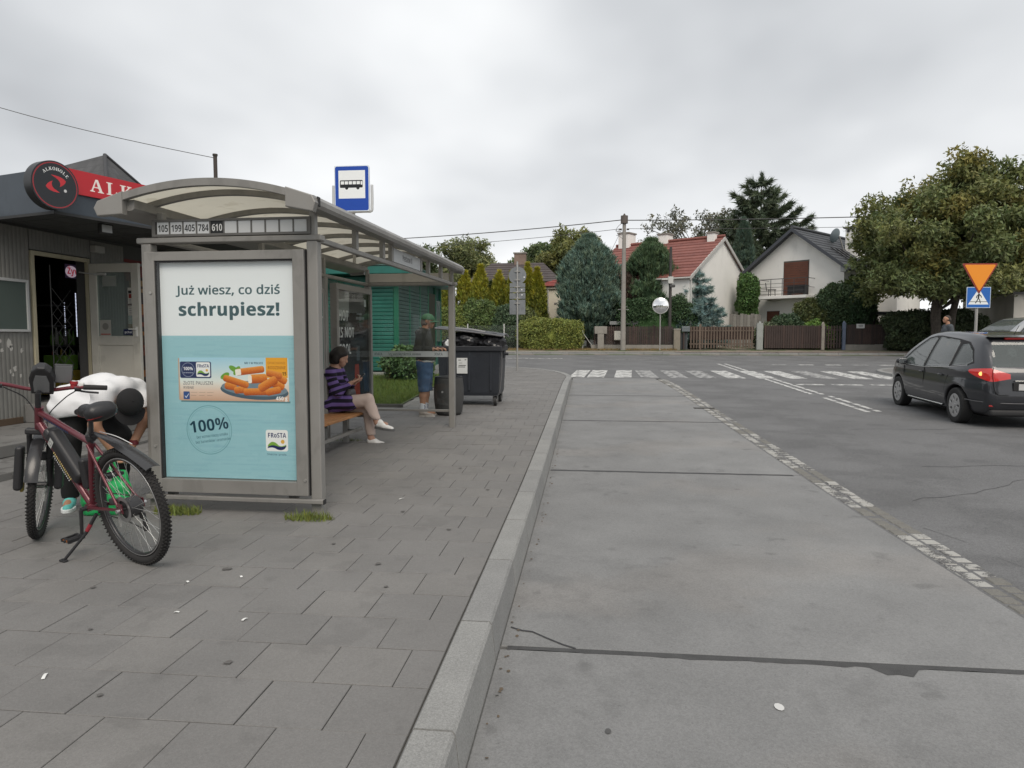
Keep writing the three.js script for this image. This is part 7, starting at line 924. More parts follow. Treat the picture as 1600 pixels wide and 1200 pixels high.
// ---- man at the container ----
{
  const t = thing('person', 'standing man in a green cap, dark jacket and denim shorts at the container', 'person', [-2.8, rise(11.75), -11.85]);
  const leg = (z) => [[[-0.0, 0.92, z], 0.105, [0.005, 0.5, z * 1.05], 0.068], [[0.005, 0.5, z * 1.05], 0.062, [-0.01, 0.36, z * 1.1], 0.062], [[-0.01, 0.36, z * 1.1], 0.06, [-0.02, 0.09, z * 1.1], 0.038], [[-0.02, 0.07, z * 1.1], 0.04, [0.13, 0.035, z * 1.15], 0.032]];
  const body = [...leg(0.1), ...leg(-0.1), [[0.0, 0.98, -0.07], 0.12, [0.0, 0.98, 0.07], 0.12], [[0.02, 1.0, 0], 0.15, [0, 1.25, 0], 0.135, [1, 0, 0], 0.85], [[0, 1.25, 0], 0.14, [-0.02, 1.4, 0], 0.12, [1, 0, 0], 0.8], [[-0.02, 1.43, -0.15], 0.062, [-0.02, 1.43, 0.15], 0.062], [[0, 1.45, 0], 0.062, [0.03, 1.55, 0], 0.055], ...[1, -1].flatMap((s) => [[[-0.02, 1.41, s * 0.19], 0.058, [-0.06, 1.15, s * 0.23], 0.046], [[-0.06, 1.15, s * 0.23], 0.044, [0.2, 1.16, s * 0.16], 0.032]])];
  const hm = pose([0.065, 1.635, 0], 0, -0.08), gs = [flesh(body, { cell: 0.014, k: 0.03 }), head(t, hm, skinTan, { hair: [[[-0.05, 0.01, 0], 0.075, [-0.055, -0.025, 0], 0.07], [[-0.02, 0.01, 0.06], 0.035, [-0.03, -0.02, 0.06], 0.03], [[-0.02, 0.01, -0.06], 0.035, [-0.03, -0.02, -0.06], 0.03]], hairM: M(0.2, 0.18, 0.16, 0.8) })];
  for (const s of [1, -1]) gs.push(flesh(handBones([0.2, 1.16, s * 0.16], [0.95, 0.12, -s * 0.1], [0, 1, 0], 0.5, s), { cell: 0.0055, k: 0.008 }));
  part('body', gs, skinTan, t);
  cap(t, hm, twoSided(M(0.045, 0.12, 0.06, 0.85)), twoSided(M(0.04, 0.105, 0.055, 0.85)));
  const jk = M(0.032, 0.033, 0.026, 0.85, { bumpMap: SOFT, bumpScale: 0.012 });
  part('jacket', flesh([[[0.02, 0.99, -0.06], 0.15, [0.02, 0.99, 0.06], 0.15], [[0.02, 1.0, 0], 0.17, [0, 1.25, 0], 0.16, [1, 0, 0], 0.92], [[0, 1.25, 0], 0.16, [-0.02, 1.4, 0], 0.14, [1, 0, 0], 0.85], [[-0.03, 1.43, -0.16], 0.08, [-0.03, 1.43, 0.16], 0.08], ...[1, -1].flatMap((s) => [[[-0.02, 1.41, s * 0.19], 0.082, [-0.06, 1.15, s * 0.235], 0.07], [[-0.06, 1.15, s * 0.235], 0.068, [0.17, 1.155, s * 0.17], 0.05]]), [[-0.09, 1.46, -0.05], 0.06, [-0.09, 1.46, 0.05], 0.06]], { cell: 0.013, k: 0.035, ripple: 0.006, fold: 0.008, seed: 6, clip: (x, y, z) => Math.max(0.965 - y, y - 1.5 - 0.0 * x, x - 0.18) }), jk, t);
  part('collar', new THREE.TorusGeometry(0.078, 0.022, 8, 20).rotateX(Math.PI / 2).rotateZ(-0.25).translate(0.005, 1.505, 0), M(0.06, 0.058, 0.045, 0.9), t); part('shirt_hem', flesh([[[0.01, 0.955, -0.06], 0.142, [0.01, 0.955, 0.06], 0.142]], { cell: 0.014, clip: (x, y) => Math.max(0.935 - y, y - 0.975) }), M(0.5, 0.5, 0.47, 0.9), t);
  const denim = M(0.055, 0.105, 0.19, 0.9, { map: WEAR, bumpMap: SOFT, bumpScale: 0.015 }); part('shorts', flesh([[[0.0, 0.93, -0.07], 0.128, [0, 0.93, 0.07], 0.128], ...[1, -1].map((s) => [[0.0, 0.88, s * 0.09], 0.125, [0.01, 0.44, s * 0.11], 0.092])], { cell: 0.012, k: 0.025, ripple: 0.005, fold: 0.008, seed: 14, clip: (x, y) => Math.max(y - 0.965, 0.43 - y) }), denim, t);
  for (const s of [1, -1]) { part('sock', flesh([[[-0.018, 0.25, s * 0.11], 0.052, [-0.02, 0.08, s * 0.11], 0.046]], { cell: 0.01, clip: (x, y) => y - 0.235 }), M(0.62, 0.63, 0.66, 0.9), t); shoe(t, [-0.075, 0.0, s * 0.115], s * -0.08, 0, M(0.3, 0.27, 0.24, 0.8), M(0.4, 0.38, 0.35, 0.8), 0.28); part('sock_mark', tube([[0.024, 0.2, s * 0.11 + 0.03], [0.03, 0.16, s * 0.11 + 0.022], [0.02, 0.13, s * 0.11 + 0.03]], 0.006, 8, 5), M(0.05, 0.06, 0.15, 0.8), t); }
}
// ---- man bending over behind the bicycle ----
{
  const t = thing('person', 'person in a white shirt and black cap bending over a green bag', 'person', [-4.25, 0, -5.6], 0); t.scale.setScalar(1.04);
  // leans towards +x and a little to the camera; hips at the left
  const hip = [-0.1, 0.87, 0], chest = [0.24, 1.0, 0.08], neck = [0.385, 0.94, 0.15];
  const body = [[[-0.11, 0.86, -0.08], 0.105, [-0.11, 0.86, 0.08], 0.105], [hip, 0.11, [0.1, 0.97, 0.04], 0.105, [0, 1, 0], 0.82], [[0.1, 0.97, 0.04], 0.105, [0.24, 0.97, 0.08], 0.1, [0, 1, 0], 0.8], [[0.28, 0.98, -0.08], 0.055, [0.28, 0.96, 0.23], 0.055], [chest, 0.07, neck, 0.055],
    [[-0.115, 0.84, 0.08], 0.09, [-0.17, 0.47, 0.1], 0.066], [[-0.17, 0.47, 0.1], 0.062, [-0.2, 0.1, 0.06], 0.042], [[-0.2, 0.07, 0.06], 0.04, [-0.14, 0.04, 0.18], 0.032],
    [[-0.1, 0.84, -0.08], 0.09, [0.18, 0.6, -0.06], 0.068], [[0.18, 0.6, -0.06], 0.062, [0.1, 0.12, -0.16], 0.042], [[0.1, 0.08, -0.16], 0.04, [0.24, 0.04, -0.1], 0.032],
    [[0.28, 0.97, 0.25], 0.052, [0.2, 0.73, 0.27], 0.043], [[0.2, 0.73, 0.27], 0.041, [0.27, 0.52, 0.18], 0.03], [[0.32, 0.97, -0.08], 0.052, [0.43, 0.73, -0.02], 0.043], [[0.43, 0.73, -0.02], 0.041, [0.36, 0.52, 0.06], 0.03]];
  const hm = pose([0.44, 0.9, 0.18], -0.75, -1.42, 0, 0.9), gs = [flesh(body, { cell: 0.013, k: 0.03 }), head(t, hm, skinTan, { hair: [[[-0.05, 0.0, 0], 0.075, [-0.055, -0.03, 0], 0.07]] })];
  gs.push(flesh(handBones([0.27, 0.52, 0.18], [0.35, -0.9, -0.2], [-0.9, -0.3, 0.3], 0.6, 1), { cell: 0.0055, k: 0.008 }), flesh(handBones([0.36, 0.52, 0.06], [-0.1, -0.98, 0.1], [0.9, 0, 0.2], 0.6, -1), { cell: 0.0055, k: 0.008 }));
  part('body', gs, skinTan, t); cap(t, hm, twoSided(M(0.008, 0.008, 0.009, 0.9)), twoSided(M(0.008, 0.008, 0.009, 0.9)));
  const wTex = colTex(256, 0.12, (u, v) => { const d = ((u * 8) % 1 - 0.5) ** 2 + ((v * 8) % 1 - 0.5) ** 2 < 0.03 ? 0.64 : 0.74; return [d * 0.97, d * 0.985, d]; });
  part('shirt', flesh([[[-0.14, 0.885, -0.1], 0.145, [-0.14, 0.885, 0.1], 0.15], [[-0.12, 0.9, 0], 0.15, [0.1, 1.0, 0.04], 0.145, [0, 1, 0], 0.88], [[0.1, 1.0, 0.04], 0.145, [0.25, 1.0, 0.08], 0.138, [0, 1, 0], 0.85], [[-0.1, 0.86, 0.12], 0.13, [0.12, 0.87, 0.13], 0.1], [[0.28, 1.0, -0.09], 0.085, [0.28, 0.98, 0.24], 0.085], [[0.28, 0.97, 0.25], 0.085, [0.215, 0.8, 0.27], 0.08], [[0.32, 0.97, -0.09], 0.085, [0.415, 0.8, -0.03], 0.08], [[0.0, 0.88, 0.05], 0.13, [0.16, 0.9, 0.08], 0.11]], { cell: 0.012, k: 0.04, ripple: 0.011, seed: 21, fold: 0.011, clip: (x, y, z) => Math.max(0.79 - y + 0.12 * x, -0.27 - x, (x - 0.34) * 0.8 + (0.97 - y) * 0.0 - 0.1) }), M(1, 1, 1, 0.9, { map: wTex, bumpMap: SOFT, bumpScale: 0.012 }), t);
  part('trousers', flesh([[[-0.125, 0.865, -0.08], 0.126, [-0.125, 0.865, 0.08], 0.126], [[-0.11, 0.83, 0.08], 0.112, [-0.17, 0.47, 0.1], 0.085], [[-0.17, 0.47, 0.1], 0.083, [-0.2, 0.08, 0.06], 0.064], [[-0.09, 0.85, -0.09], 0.118, [0.18, 0.6, -0.06], 0.088], [[0.18, 0.6, -0.06], 0.085, [0.11, 0.2, -0.15], 0.062]], { cell: 0.013, k: 0.025, ripple: 0.006, seed: 8, fold: 0.006, clip: (x, y) => 0.085 - y }), M(0.008, 0.008, 0.009, 0.9), t);
  const mint = M(0.12, 0.48, 0.44, 0.7), mintSole = M(0.75, 0.78, 0.77, 0.7); const sA = shoe(t, [-0.228, 0.0, 0.014], -1.05, 0, mint, mintSole, 0.27); part('laces', [0, 1, 2, 3].map((i) => place(tube([[0.09 + i * 0.025, 0.088 - i * 0.012, -0.03], [0.095 + i * 0.025, 0.104 - i * 0.014, 0], [0.09 + i * 0.025, 0.088 - i * 0.012, 0.03]], 0.005, 6, 5), pose([-0.228, 0, 0.014], -1.05))), M(0.7, 0.7, 0.68, 0.8), sA); shoe(t, [0.05, 0.0, -0.18], -0.4, 0, mint, mintSole, 0.27);
  part('wristband', cyl(0.034, 0.04, 0.375, 0.56, 0.045, 14), M(0.12, 0.015, 0.02, 0.6), t);
  const bag = thing('shopping_bag', 'bright green plastic bag standing behind the bicycle', 'bag', [-4.0, 0, -5.36], 0.2), gm = M(0.02, 0.40, 0.11, 0.4, { bumpMap: SOFT, bumpScale: 0.03 });
  part('bag_body', flesh([[[-0.12, 0.03, 0], 0.06, [0.12, 0.03, 0], 0.06], [[-0.13, 0.12, 0], 0.07, [0.13, 0.12, 0], 0.07], [[-0.135, 0.22, 0], 0.065, [0.135, 0.22, 0], 0.065], [[-0.14, 0.34, 0], 0.045, [0.14, 0.34, 0], 0.045]], { cell: 0.01, k: 0.04, ripple: 0.016, fold: 0.012, seed: 17, clip: (x, y) => Math.max(-y, y - 0.37) }), gm, bag);
  for (const z of [0.05, -0.05]) part('handle', tube([[-0.07, 0.34, z], [-0.05, 0.47, z * 0.6], [0.05, 0.47, z * 0.6], [0.07, 0.34, z]], 0.012, 20, 6), gm, bag); part('print', tube([[-0.05, 0.2, 0.088], [-0.02, 0.23, 0.094], [0.02, 0.19, 0.094], [0.06, 0.22, 0.088]], 0.009, 14, 5), M(0.01, 0.06, 0.03, 0.6), bag);
}
// ---- man walking behind the cars ----
{
  const t = thing('person', 'man in a dark grey top walking behind the dark car', 'person', [12.15, rise(25) - 0.02, -25.2], 0), y0 = 0.02;
  const leg = (z, x) => [[[0, 0.92, z], 0.1, [0.02 + x * 0.4, 0.5, z], 0.065], [[0.02 + x * 0.4, 0.5, z], 0.06, [x, 0.08, z], 0.04], [[x, 0.05, z], 0.04, [x - 0.13, 0.035, z], 0.032]];
  const hm = pose([-0.045, 1.67, 0], Math.PI - 0.15, 0.0), gs = [flesh([...leg(0.09, 0.15), ...leg(-0.09, -0.15), [[0, 0.97, -0.07], 0.115, [0, 0.97, 0.07], 0.115], [[0, 1.0, 0], 0.14, [0, 1.3, 0], 0.14, [1, 0, 0], 0.8], [[0, 1.44, -0.16], 0.06, [0, 1.44, 0.16], 0.06], [[0, 1.46, 0], 0.06, [-0.02, 1.58, 0], 0.052], ...[1, -1].flatMap((s) => [[[0, 1.42, s * 0.2], 0.055, [0.05 * s, 1.15, s * 0.24], 0.045], [[0.05 * s, 1.15, s * 0.24], 0.042, [-0.06, 0.92, s * 0.22], 0.03]])], { cell: 0.016, k: 0.03 }), head(t, hm, skinTan, { hair: [[[-0.03, 0.055, 0], 0.09, [-0.05, 0.0, 0], 0.085]], hairM: M(0.05, 0.04, 0.035, 0.8) })];
  for (const s of [1, -1]) gs.push(flesh(handBones([-0.06, 0.92, s * 0.22], [-0.15, -1, 0], [0, 0, s], 0.4, s), { cell: 0.006, k: 0.008 }));
  part('body', gs, skinTan, t); part('glasses', [place(tube([[0.09, 0.016, -0.05], [0.098, 0.014, -0.03], [0.1, 0.016, 0], [0.098, 0.014, 0.03], [0.09, 0.016, 0.05]], 0.008, 16, 5), hm)], M(0.03, 0.03, 0.03, 0.3), t);
  part('top', flesh([[[0, 1.0, -0.05], 0.145, [0, 1.0, 0.05], 0.145], [[0, 1.0, 0], 0.16, [0, 1.3, 0], 0.165, [1, 0, 0], 0.88], [[0, 1.44, -0.17], 0.078, [0, 1.44, 0.17], 0.078], ...[1, -1].flatMap((s) => [[[0, 1.42, s * 0.2], 0.078, [0.05 * s, 1.15, s * 0.245], 0.066], [[0.05 * s, 1.15, s * 0.245], 0.062, [-0.045, 0.97, s * 0.225], 0.048]])], { cell: 0.016, k: 0.035, ripple: 0.006, clip: (x, y) => Math.max(0.95 - y, y - 1.52) }), M(0.07, 0.078, 0.088, 0.9), t);
  part('trousers', flesh([[[0, 0.95, -0.06], 0.13, [0, 0.95, 0.06], 0.13], ...[[0.09, 0.15], [-0.09, -0.15]].flatMap(([z, x]) => [[[0, 0.92, z], 0.115, [0.02 + x * 0.4, 0.5, z], 0.085], [[0.02 + x * 0.4, 0.5, z], 0.08, [x, 0.1, z], 0.062]])], { cell: 0.016, k: 0.025, clip: (x, y) => Math.max(0.1 - y, y - 1.0) }), M(0.03, 0.035, 0.05, 0.9), t);
  shoe(t, [0.2, 0, 0.09], Math.PI, 0, sole, sole, 0.28); shoe(t, [-0.1, 0, -0.09], Math.PI, 0, sole, sole, 0.28);
}
// ================= BICYCLE =================
{
  const t = thing('bicycle', 'dark red electric mountain bicycle on its kickstand beside the advert', 'bicycle', [-2.9, 0.0, -4.21]); t.scale.setScalar(1.075);
  t.rotation.order = 'YXZ'; t.rotation.set(-0.15, THREE.MathUtils.degToRad(154.5), 0);
  const red = new THREE.MeshPhysicalMaterial({ color: C(0.12, 0.018, 0.028), roughness: 0.35, metalness: 0.35, clearcoat: 0.6, clearcoatRoughness: 0.15 }), blk = M(0.018, 0.018, 0.02, 0.5), blk2 = M(0.03, 0.03, 0.032, 0.35), steel = M(0.55, 0.55, 0.55, 0.3, { metalness: 0.9 }), rub = M(0.022, 0.021, 0.021, 0.85, { bumpMap: GRAIN, bumpScale: 0.002 }), R = 0.365;
  const stAxis = V(-0.36, 0.933, 0).normalize(), stPt = V(1.105, 0.37, 0), fwd = new THREE.Matrix4().makeTranslation(0.05, 0, 0), steer = new THREE.Matrix4().makeTranslation(stPt.x, stPt.y, 0).multiply(new THREE.Matrix4().makeRotationAxis(stAxis, THREE.MathUtils.degToRad(-36))).multiply(new THREE.Matrix4().makeTranslation(-stPt.x, -stPt.y, 0)), I = new THREE.Matrix4();
  function wheel(cx, m, name, motor) {
    const w = part(name, place([new THREE.TorusGeometry(0.302, 0.013, 8, 72).scale(1, 1, 1.1).translate(cx, R, 0), new THREE.CylinderGeometry(0.298, 0.298, 0.02, 72, 1, true).rotateX(Math.PI / 2).translate(cx, R, 0)], m), M(0.06, 0.06, 0.062, 0.35, { metalness: 0.6, side: THREE.DoubleSide }), t);
    part('rim_edge', place([0.011, -0.011].map((z) => new THREE.TorusGeometry(0.305, 0.0035, 6, 72).translate(cx, R, z)), m), M(0.5, 0.5, 0.5, 0.35, { metalness: 0.7 }), w);
    const kn = [new THREE.TorusGeometry(0.337, 0.0245, 14, 84).translate(cx, R, 0)]; for (let i = 0; i < 84; i++) for (const [z, o, tilt] of [[0, 0, 0], [0.012, 0.5, 0.45], [-0.012, 0.5, -0.45], [0.0215, 0, 0.95], [-0.0215, 0, -0.95]]) { const a = (i + o) / 84 * 6.2832, rr2 = 0.337 + 0.0245 * Math.cos(tilt) + 0.002; kn.push(new THREE.BoxGeometry(0.008, 0.012, 0.009).rotateX(-tilt).translate(0, rr2, z * 1.05).rotateZ(a).translate(cx, R, 0)); }
    part('tyre', place(kn, m), rub, w); const fl = motor ? 0.06 : 0.026, sp = M(0.62, 0.62, 0.6, 0.3, { metalness: 0.8 });
    for (let i = 0; i < 36; i++) { const a = i / 36 * 6.2832, sd = i % 2 ? 1 : -1, b = a + (i % 4 < 2 ? 0.5 : -0.5) * (motor ? 0.45 : 1); part('spoke', place(bar([cx + Math.cos(b) * fl, R + Math.sin(b) * fl, sd * 0.028], [cx + Math.cos(a) * 0.3, R + Math.sin(a) * 0.3, sd * 0.004], 0.0011, 0.0011, 4), m), sp, w); }
    part('hub', place([cyl(motor ? 0.062 : 0.022, motor ? 0.075 : 0.07, cx, R, 0, 28, 'z'), cyl(0.009, 0.15, cx, R, 0, 10, 'z')], m), blk2, w); part('brake_disc', place([new THREE.RingGeometry(0.055, 0.08, 40).translate(cx, R, -0.048), new THREE.RingGeometry(0.055, 0.08, 40).rotateY(Math.PI).translate(cx, R, -0.0495)], m), M(0.35, 0.35, 0.35, 0.35, { metalness: 0.8 }), w);
    part('reflector', place(B(0.008, 0.06, 0.012, cx + 0.16, R - 0.12, 0), m), M(0.4, 0.4, 0.38, 0.3), w); return w;
  }
  wheel(0, I, 'wheel', true); wheel(1.15, steer, 'wheel', false);
  const tb = (a, b, r, r2 = r) => bar(a, b, r, r2, 16);
  part('frame', [tb([0.895, 0.9, 0], [0.325, 0.74, 0], 0.021, 0.018), tb([0.922, 0.83, 0], [0.455, 0.32, 0], 0.027, 0.025), tb([0.45, 0.31, 0], [0.312, 0.76, 0], 0.019), tb([0.877, 0.935, 0], [0.935, 0.79, 0], 0.027), ...[1, -1].flatMap((s) => [tb([0.325, 0.73, s * 0.02], [0.02, 0.385, s * 0.066], 0.0095, 0.0085), tb([0.44, 0.31, s * 0.035], [0.02, 0.365, s * 0.066], 0.0115, 0.009), B(0.05, 0.06, 0.008, 0.0, 0.375, s * 0.066, 0.003)]), cyl(0.026, 0.075, 0.45, 0.31, 0, 18, 'z')], red, t);
  // battery on the down tube with dotted lettering along its side
  const bm = new THREE.Matrix4().makeTranslation(0.69, 0.575, 0).multiply(new THREE.Matrix4().makeRotationZ(0.83)), bat = part('battery', place([B(0.4, 0.105, 0.085, 0.0, 0.075, 0, 0.03)], bm), blk, t);
  part('battery_cap', place(B(0.07, 0.075, 0.088, 0.2, 0.06, 0, 0.02), bm), blk2, bat); part('battery_label', place(quadUV(0.07, 0.042).rotateZ(Math.PI / 2).rotateY(Math.PI).translate(0.13, 0.065, -0.0432), bm), M(0.85, 0.85, 0.85, 0.5, { map: canvasTex(64, 40, (c, w, h) => { c.fillStyle = '#c9cbc8'; c.fillRect(0, 0, w, h); c.strokeStyle = '#444'; c.lineWidth = 3; c.strokeRect(16, 8, 24, 22); }) }), bat);
  part('lettering', place([...Array(15).keys()].map((i) => B(0.007, 0.014, 0.002, 0.07 - i * 0.0155, 0.035, -0.0435)), bm), M(0.6, 0.5, 0.2, 0.5), bat); part('lettering', place([...Array(13).keys()].map((i) => B(0.007, 0.009, 0.002, 0.06 - i * 0.0165, 0.01, -0.0432)), bm), M(0.6, 0.6, 0.6, 0.5), bat);
  part('tube_lettering', [...Array(14).keys()].map((i) => { const q = 0.18 + i * 0.035; return B(0.012, 0.014, 0.002, lerp(0.895, 0.325, q), lerp(0.9, 0.74, q) - 0.004, -0.0215).rotateZ(0); }), M(0.02, 0.03, 0.08, 0.4), t);
  part('bottle_cage', [B(0.06, 0.2, 0.07, 0.44, 0.53, 0, 0.02)], blk, t);
  // saddle
  const sad = part('saddle', flesh([[[0.14, 0.945, -0.05], 0.034, [0.14, 0.945, 0.05], 0.034], [[0.15, 0.948, 0], 0.045, [0.3, 0.942, 0], 0.03], [[0.3, 0.942, 0], 0.027, [0.4, 0.93, 0], 0.02], [[0.13, 0.955, -0.04], 0.03, [0.11, 0.96, 0.04], 0.03]], { cell: 0.007, k: 0.06 }), M(0.016, 0.016, 0.018, 0.4), t); part('saddle_edge', tube([[0.37, 0.912, 0.012], [0.24, 0.912, 0.03], [0.12, 0.92, 0.075], [0.09, 0.93, 0], [0.12, 0.92, -0.075], [0.24, 0.912, -0.03], [0.37, 0.912, -0.012]], 0.008, 40, 6), M(0.28, 0.02, 0.02, 0.4), sad);
  part('seatpost', [tb([0.312, 0.74, 0], [0.255, 0.92, 0], 0.014), B(0.06, 0.02, 0.05, 0.25, 0.91, 0, 0.006)], blk2, t); part('seat_clamp', cyl(0.024, 0.03, 0.309, 0.765, 0, 16), blk, t);
  // fork, bars and everything that turns with them
  const S = (g) => place(place(g, fwd), steer);
  part('fork', S([...[1, -1].flatMap((s) => [tb([0.92, 0.74, s * 0.055], [1.0, 0.54, s * 0.055], 0.016), tb([0.985, 0.575, s * 0.055], [1.1, 0.365, s * 0.058], 0.021)]), B(0.07, 0.04, 0.15, 0.905, 0.765, 0, 0.012).applyMatrix4(new THREE.Matrix4()), B(0.04, 0.06, 0.13, 1.02, 0.58, 0, 0.015)]), blk, t); part('fork_tube', S([1, -1].map((s) => tb([0.915, 0.75, s * 0.055], [0.99, 0.57, s * 0.055], 0.0145))), M(0.12, 0.12, 0.125, 0.25, { metalness: 0.5 }), t);
  part('stem', S([tb([0.835, 0.915, 0], [0.792, 1.03, 0], 0.017), tb([0.795, 1.02, 0], [0.865, 1.045, 0], 0.015), cyl(0.022, 0.045, 0.865, 1.045, 0, 16, 'z')]), blk, t);
  const hb = part('handlebar', S([tube([[0.80, 1.085, -0.36], [0.83, 1.075, -0.2], [0.865, 1.047, -0.06], [0.865, 1.047, 0.06], [0.83, 1.075, 0.2], [0.80, 1.085, 0.36]], 0.0125, 48, 10)]), M(0.14, 0.03, 0.04, 0.4, { metalness: 0.3 }), t);
  for (const s of [1, -1]) { part('grip', S(bar([0.812, 1.081, s * 0.25], [0.798, 1.086, s * 0.385], 0.018, 0.0165, 16)), rub, hb); part('brake_lever', S([tube([[0.85, 1.06, s * 0.2], [0.89, 1.045, s * 0.24], [0.895, 1.04, s * 0.33]], 0.007, 16, 6), cyl(0.02, 0.035, 0.835, 1.068, s * 0.215, 12, 'z')]), blk, hb); }
  part('bell', S([cyl(0.024, 0.02, 0.84, 1.105, 0.19, 20), cyl(0.02, 0.03, 0.84, 1.085, 0.19, 16)]), M(0.3, 0.02, 0.025, 0.3), hb); part('bell_mark', S(new THREE.TorusGeometry(0.012, 0.003, 6, 20).rotateX(Math.PI / 2).translate(0.84, 1.116, 0.19)), M(0.6, 0.6, 0.6, 0.4), hb); part('clamp', S(B(0.03, 0.03, 0.03, 0.83, 1.095, 0.235, 0.006)), M(0.7, 0.7, 0.68, 0.4), hb);
  part('rear_view_light', S(B(0.05, 0.05, 0.06, 0.83, 1.11, -0.33, 0.008)), M(0.45, 0.45, 0.43, 0.35), hb);
  // phone pouch and display, tilted towards the rider
  const pm = new THREE.Matrix4().multiplyMatrices(steer, pose([0.875, 1.115, 0.015], Math.PI, -0.55)), pouch = part('phone_pouch', place(ext([[-0.05, -0.085], [0.05, -0.085], [0.058, 0.02], [0.042, 0.075], [0.015, 0.1], [-0.015, 0.1], [-0.042, 0.075], [-0.058, 0.02]], 0.05, 0.012).rotateY(Math.PI / 2).translate(-0.03, 0, 0), pm), blk, t); part('pouch_window', place(ext([[-0.042, -0.075], [0.042, -0.075], [0.045, 0.0], [0.03, 0.055], [-0.03, 0.055], [-0.045, 0.0]], 0.003).rotateY(Math.PI / 2).translate(0.033, 0, 0), pm), M(0.14, 0.145, 0.15, 0.08), pouch);
  const dm = new THREE.Matrix4().multiplyMatrices(steer, pose([0.91, 1.16, 0.125], Math.PI + 0.15, -0.35)); const disp = part('display', place(B(0.02, 0.135, 0.105, 0, 0, 0, 0.008), dm), blk2, t); part('screen', place(B(0.004, 0.12, 0.095, 0.012, 0, 0, 0.001), dm), M(0.16, 0.165, 0.17, 0.08), disp);
  part('brake_hose', [S(tube([[0.88, 1.05, 0.2], [0.98, 0.98, 0.12], [1.0, 0.85, 0.03], [0.93, 0.72, 0.06]], 0.004, 30, 5)), S(tube([[0.88, 1.05, -0.2], [1.0, 0.97, -0.1], [0.98, 0.86, -0.03], [0.9, 0.8, -0.02]], 0.004, 30, 5))], blk, t);
  part('brake_caliper', [S(B(0.03, 0.07, 0.03, 1.04, 0.46, -0.06, 0.008)), B(0.06, 0.035, 0.03, 0.08, 0.41, -0.055, 0.008)], blk2, t);
  // mudguards
  const arcGuard = (cx, r, a0, a1, w, m) => { const n = 22; return place(sheet(n, 6, (a, b) => { const an = lerp(a0, a1, a), z = (b - 0.5) * w, rr2 = r - 0.35 * z * z / w * 4 * 0.25; return [cx + Math.cos(an) * rr2, R + Math.sin(an) * rr2, z]; }), m); }, guardM = M(0.025, 0.025, 0.027, 0.25, { side: THREE.DoubleSide });
  part('front_mudguard', arcGuard(1.15, 0.395, 0.6, 2.9, 0.075, steer), guardM, t); const g2 = sheet(20, 6, (a, b) => { const w = lerp(0.035, 0.09, sm(Math.min(1, a * 1.6))), z = (b - 0.5) * w; return [lerp(0.3, -0.31, a), 0.81 - 0.03 * a - 0.13 * a * a - z * z * 5, z]; }); part('rear_mudguard', g2, guardM, t); part('mudguard_clamp', [tb([0.305, 0.775, 0], [0.22, 0.792, 0], 0.011), B(0.05, 0.04, 0.05, 0.305, 0.775, 0, 0.01)], blk, t);
  part('mudguard_stripe', tube([[0.22, 0.813, 0.016], [0.05, 0.795, 0.02], [-0.1, 0.76, 0.022]], 0.003, 14, 5), M(0.6, 0.6, 0.6, 0.4), t);
  // fork bags at the front wheel
  part('front_pannier', S([B(0.09, 0.3, 0.05, 1.0, 0.5, -0.115, 0.02)]), blk, t); part('front_pannier', S([B(0.09, 0.28, 0.05, 1.0, 0.5, 0.115, 0.02)]), blk, t); part('side_reflector', S(B(0.05, 0.06, 0.02, 1.05, 0.36, -0.1, 0.006)), M(0.25, 0.18, 0.03, 0.4), t);
  // transmission
  const cr = part('crankset', [cyl(0.015, 0.15, 0.45, 0.31, 0, 12, 'z'), new THREE.TorusGeometry(0.075, 0.006, 6, 36).translate(0.45, 0.31, 0.05), ...[0, 1, 2, 3].map((i) => bar([0.45, 0.31, 0.05], [0.45 + 0.075 * Math.cos(i * 1.571), 0.31 + 0.075 * Math.sin(i * 1.571), 0.05], 0.007, 0.007, 5))], blk2, t);
  for (const s of [-1, 1]) { const ex = 0.45 - s * 0.03, ey = 0.31 + s * 0.168; part('crank_arm', tb([0.45, 0.31, s * 0.075], [ex, ey, s * 0.085], 0.012, 0.01), blk2, cr); const pd = part('pedal', [B(0.095, 0.022, 0.016, ex, ey, s * 0.1), B(0.095, 0.022, 0.016, ex, ey, s * 0.175), B(0.014, 0.02, 0.1, ex - 0.04, ey, s * 0.14), B(0.014, 0.02, 0.1, ex + 0.04, ey, s * 0.14), cyl(0.01, 0.11, ex, ey, s * 0.14, 8, 'z')], blk, t); part('pedal_reflector', B(0.06, 0.012, 0.003, ex, ey, s * 0.1845), M(0.35, 0.12, 0.03, 0.3), pd); }
  part('chain', [tube([[0.45, 0.386, 0.05], [0.2, 0.402, 0.05], [0.0, 0.412, 0.05]], 0.004, 10, 5), tube([[0.45, 0.234, 0.05], [0.2, 0.23, 0.05], [-0.02, 0.2, 0.05]], 0.004, 10, 5)], M(0.1, 0.095, 0.09, 0.5, { metalness: 0.7 }), t); part('cassette', [0.042, 0.037, 0.031, 0.025].map((r, i) => cyl(r, 0.004, 0, R, 0.046 + i * 0.006, 26, 'z')), M(0.14, 0.14, 0.14, 0.4, { metalness: 0.8 }), t);
  part('derailleur', [B(0.025, 0.11, 0.02, -0.015, 0.255, 0.055, 0.006), cyl(0.02, 0.012, -0.01, 0.21, 0.052, 14, 'z'), cyl(0.02, 0.012, 0.0, 0.285, 0.052, 14, 'z')], blk2, t); for (const s of [-1, 1]) part('axle_nut', cyl(0.013, 0.02, 0, R, s * 0.082, 6, 'z'), steel, t);
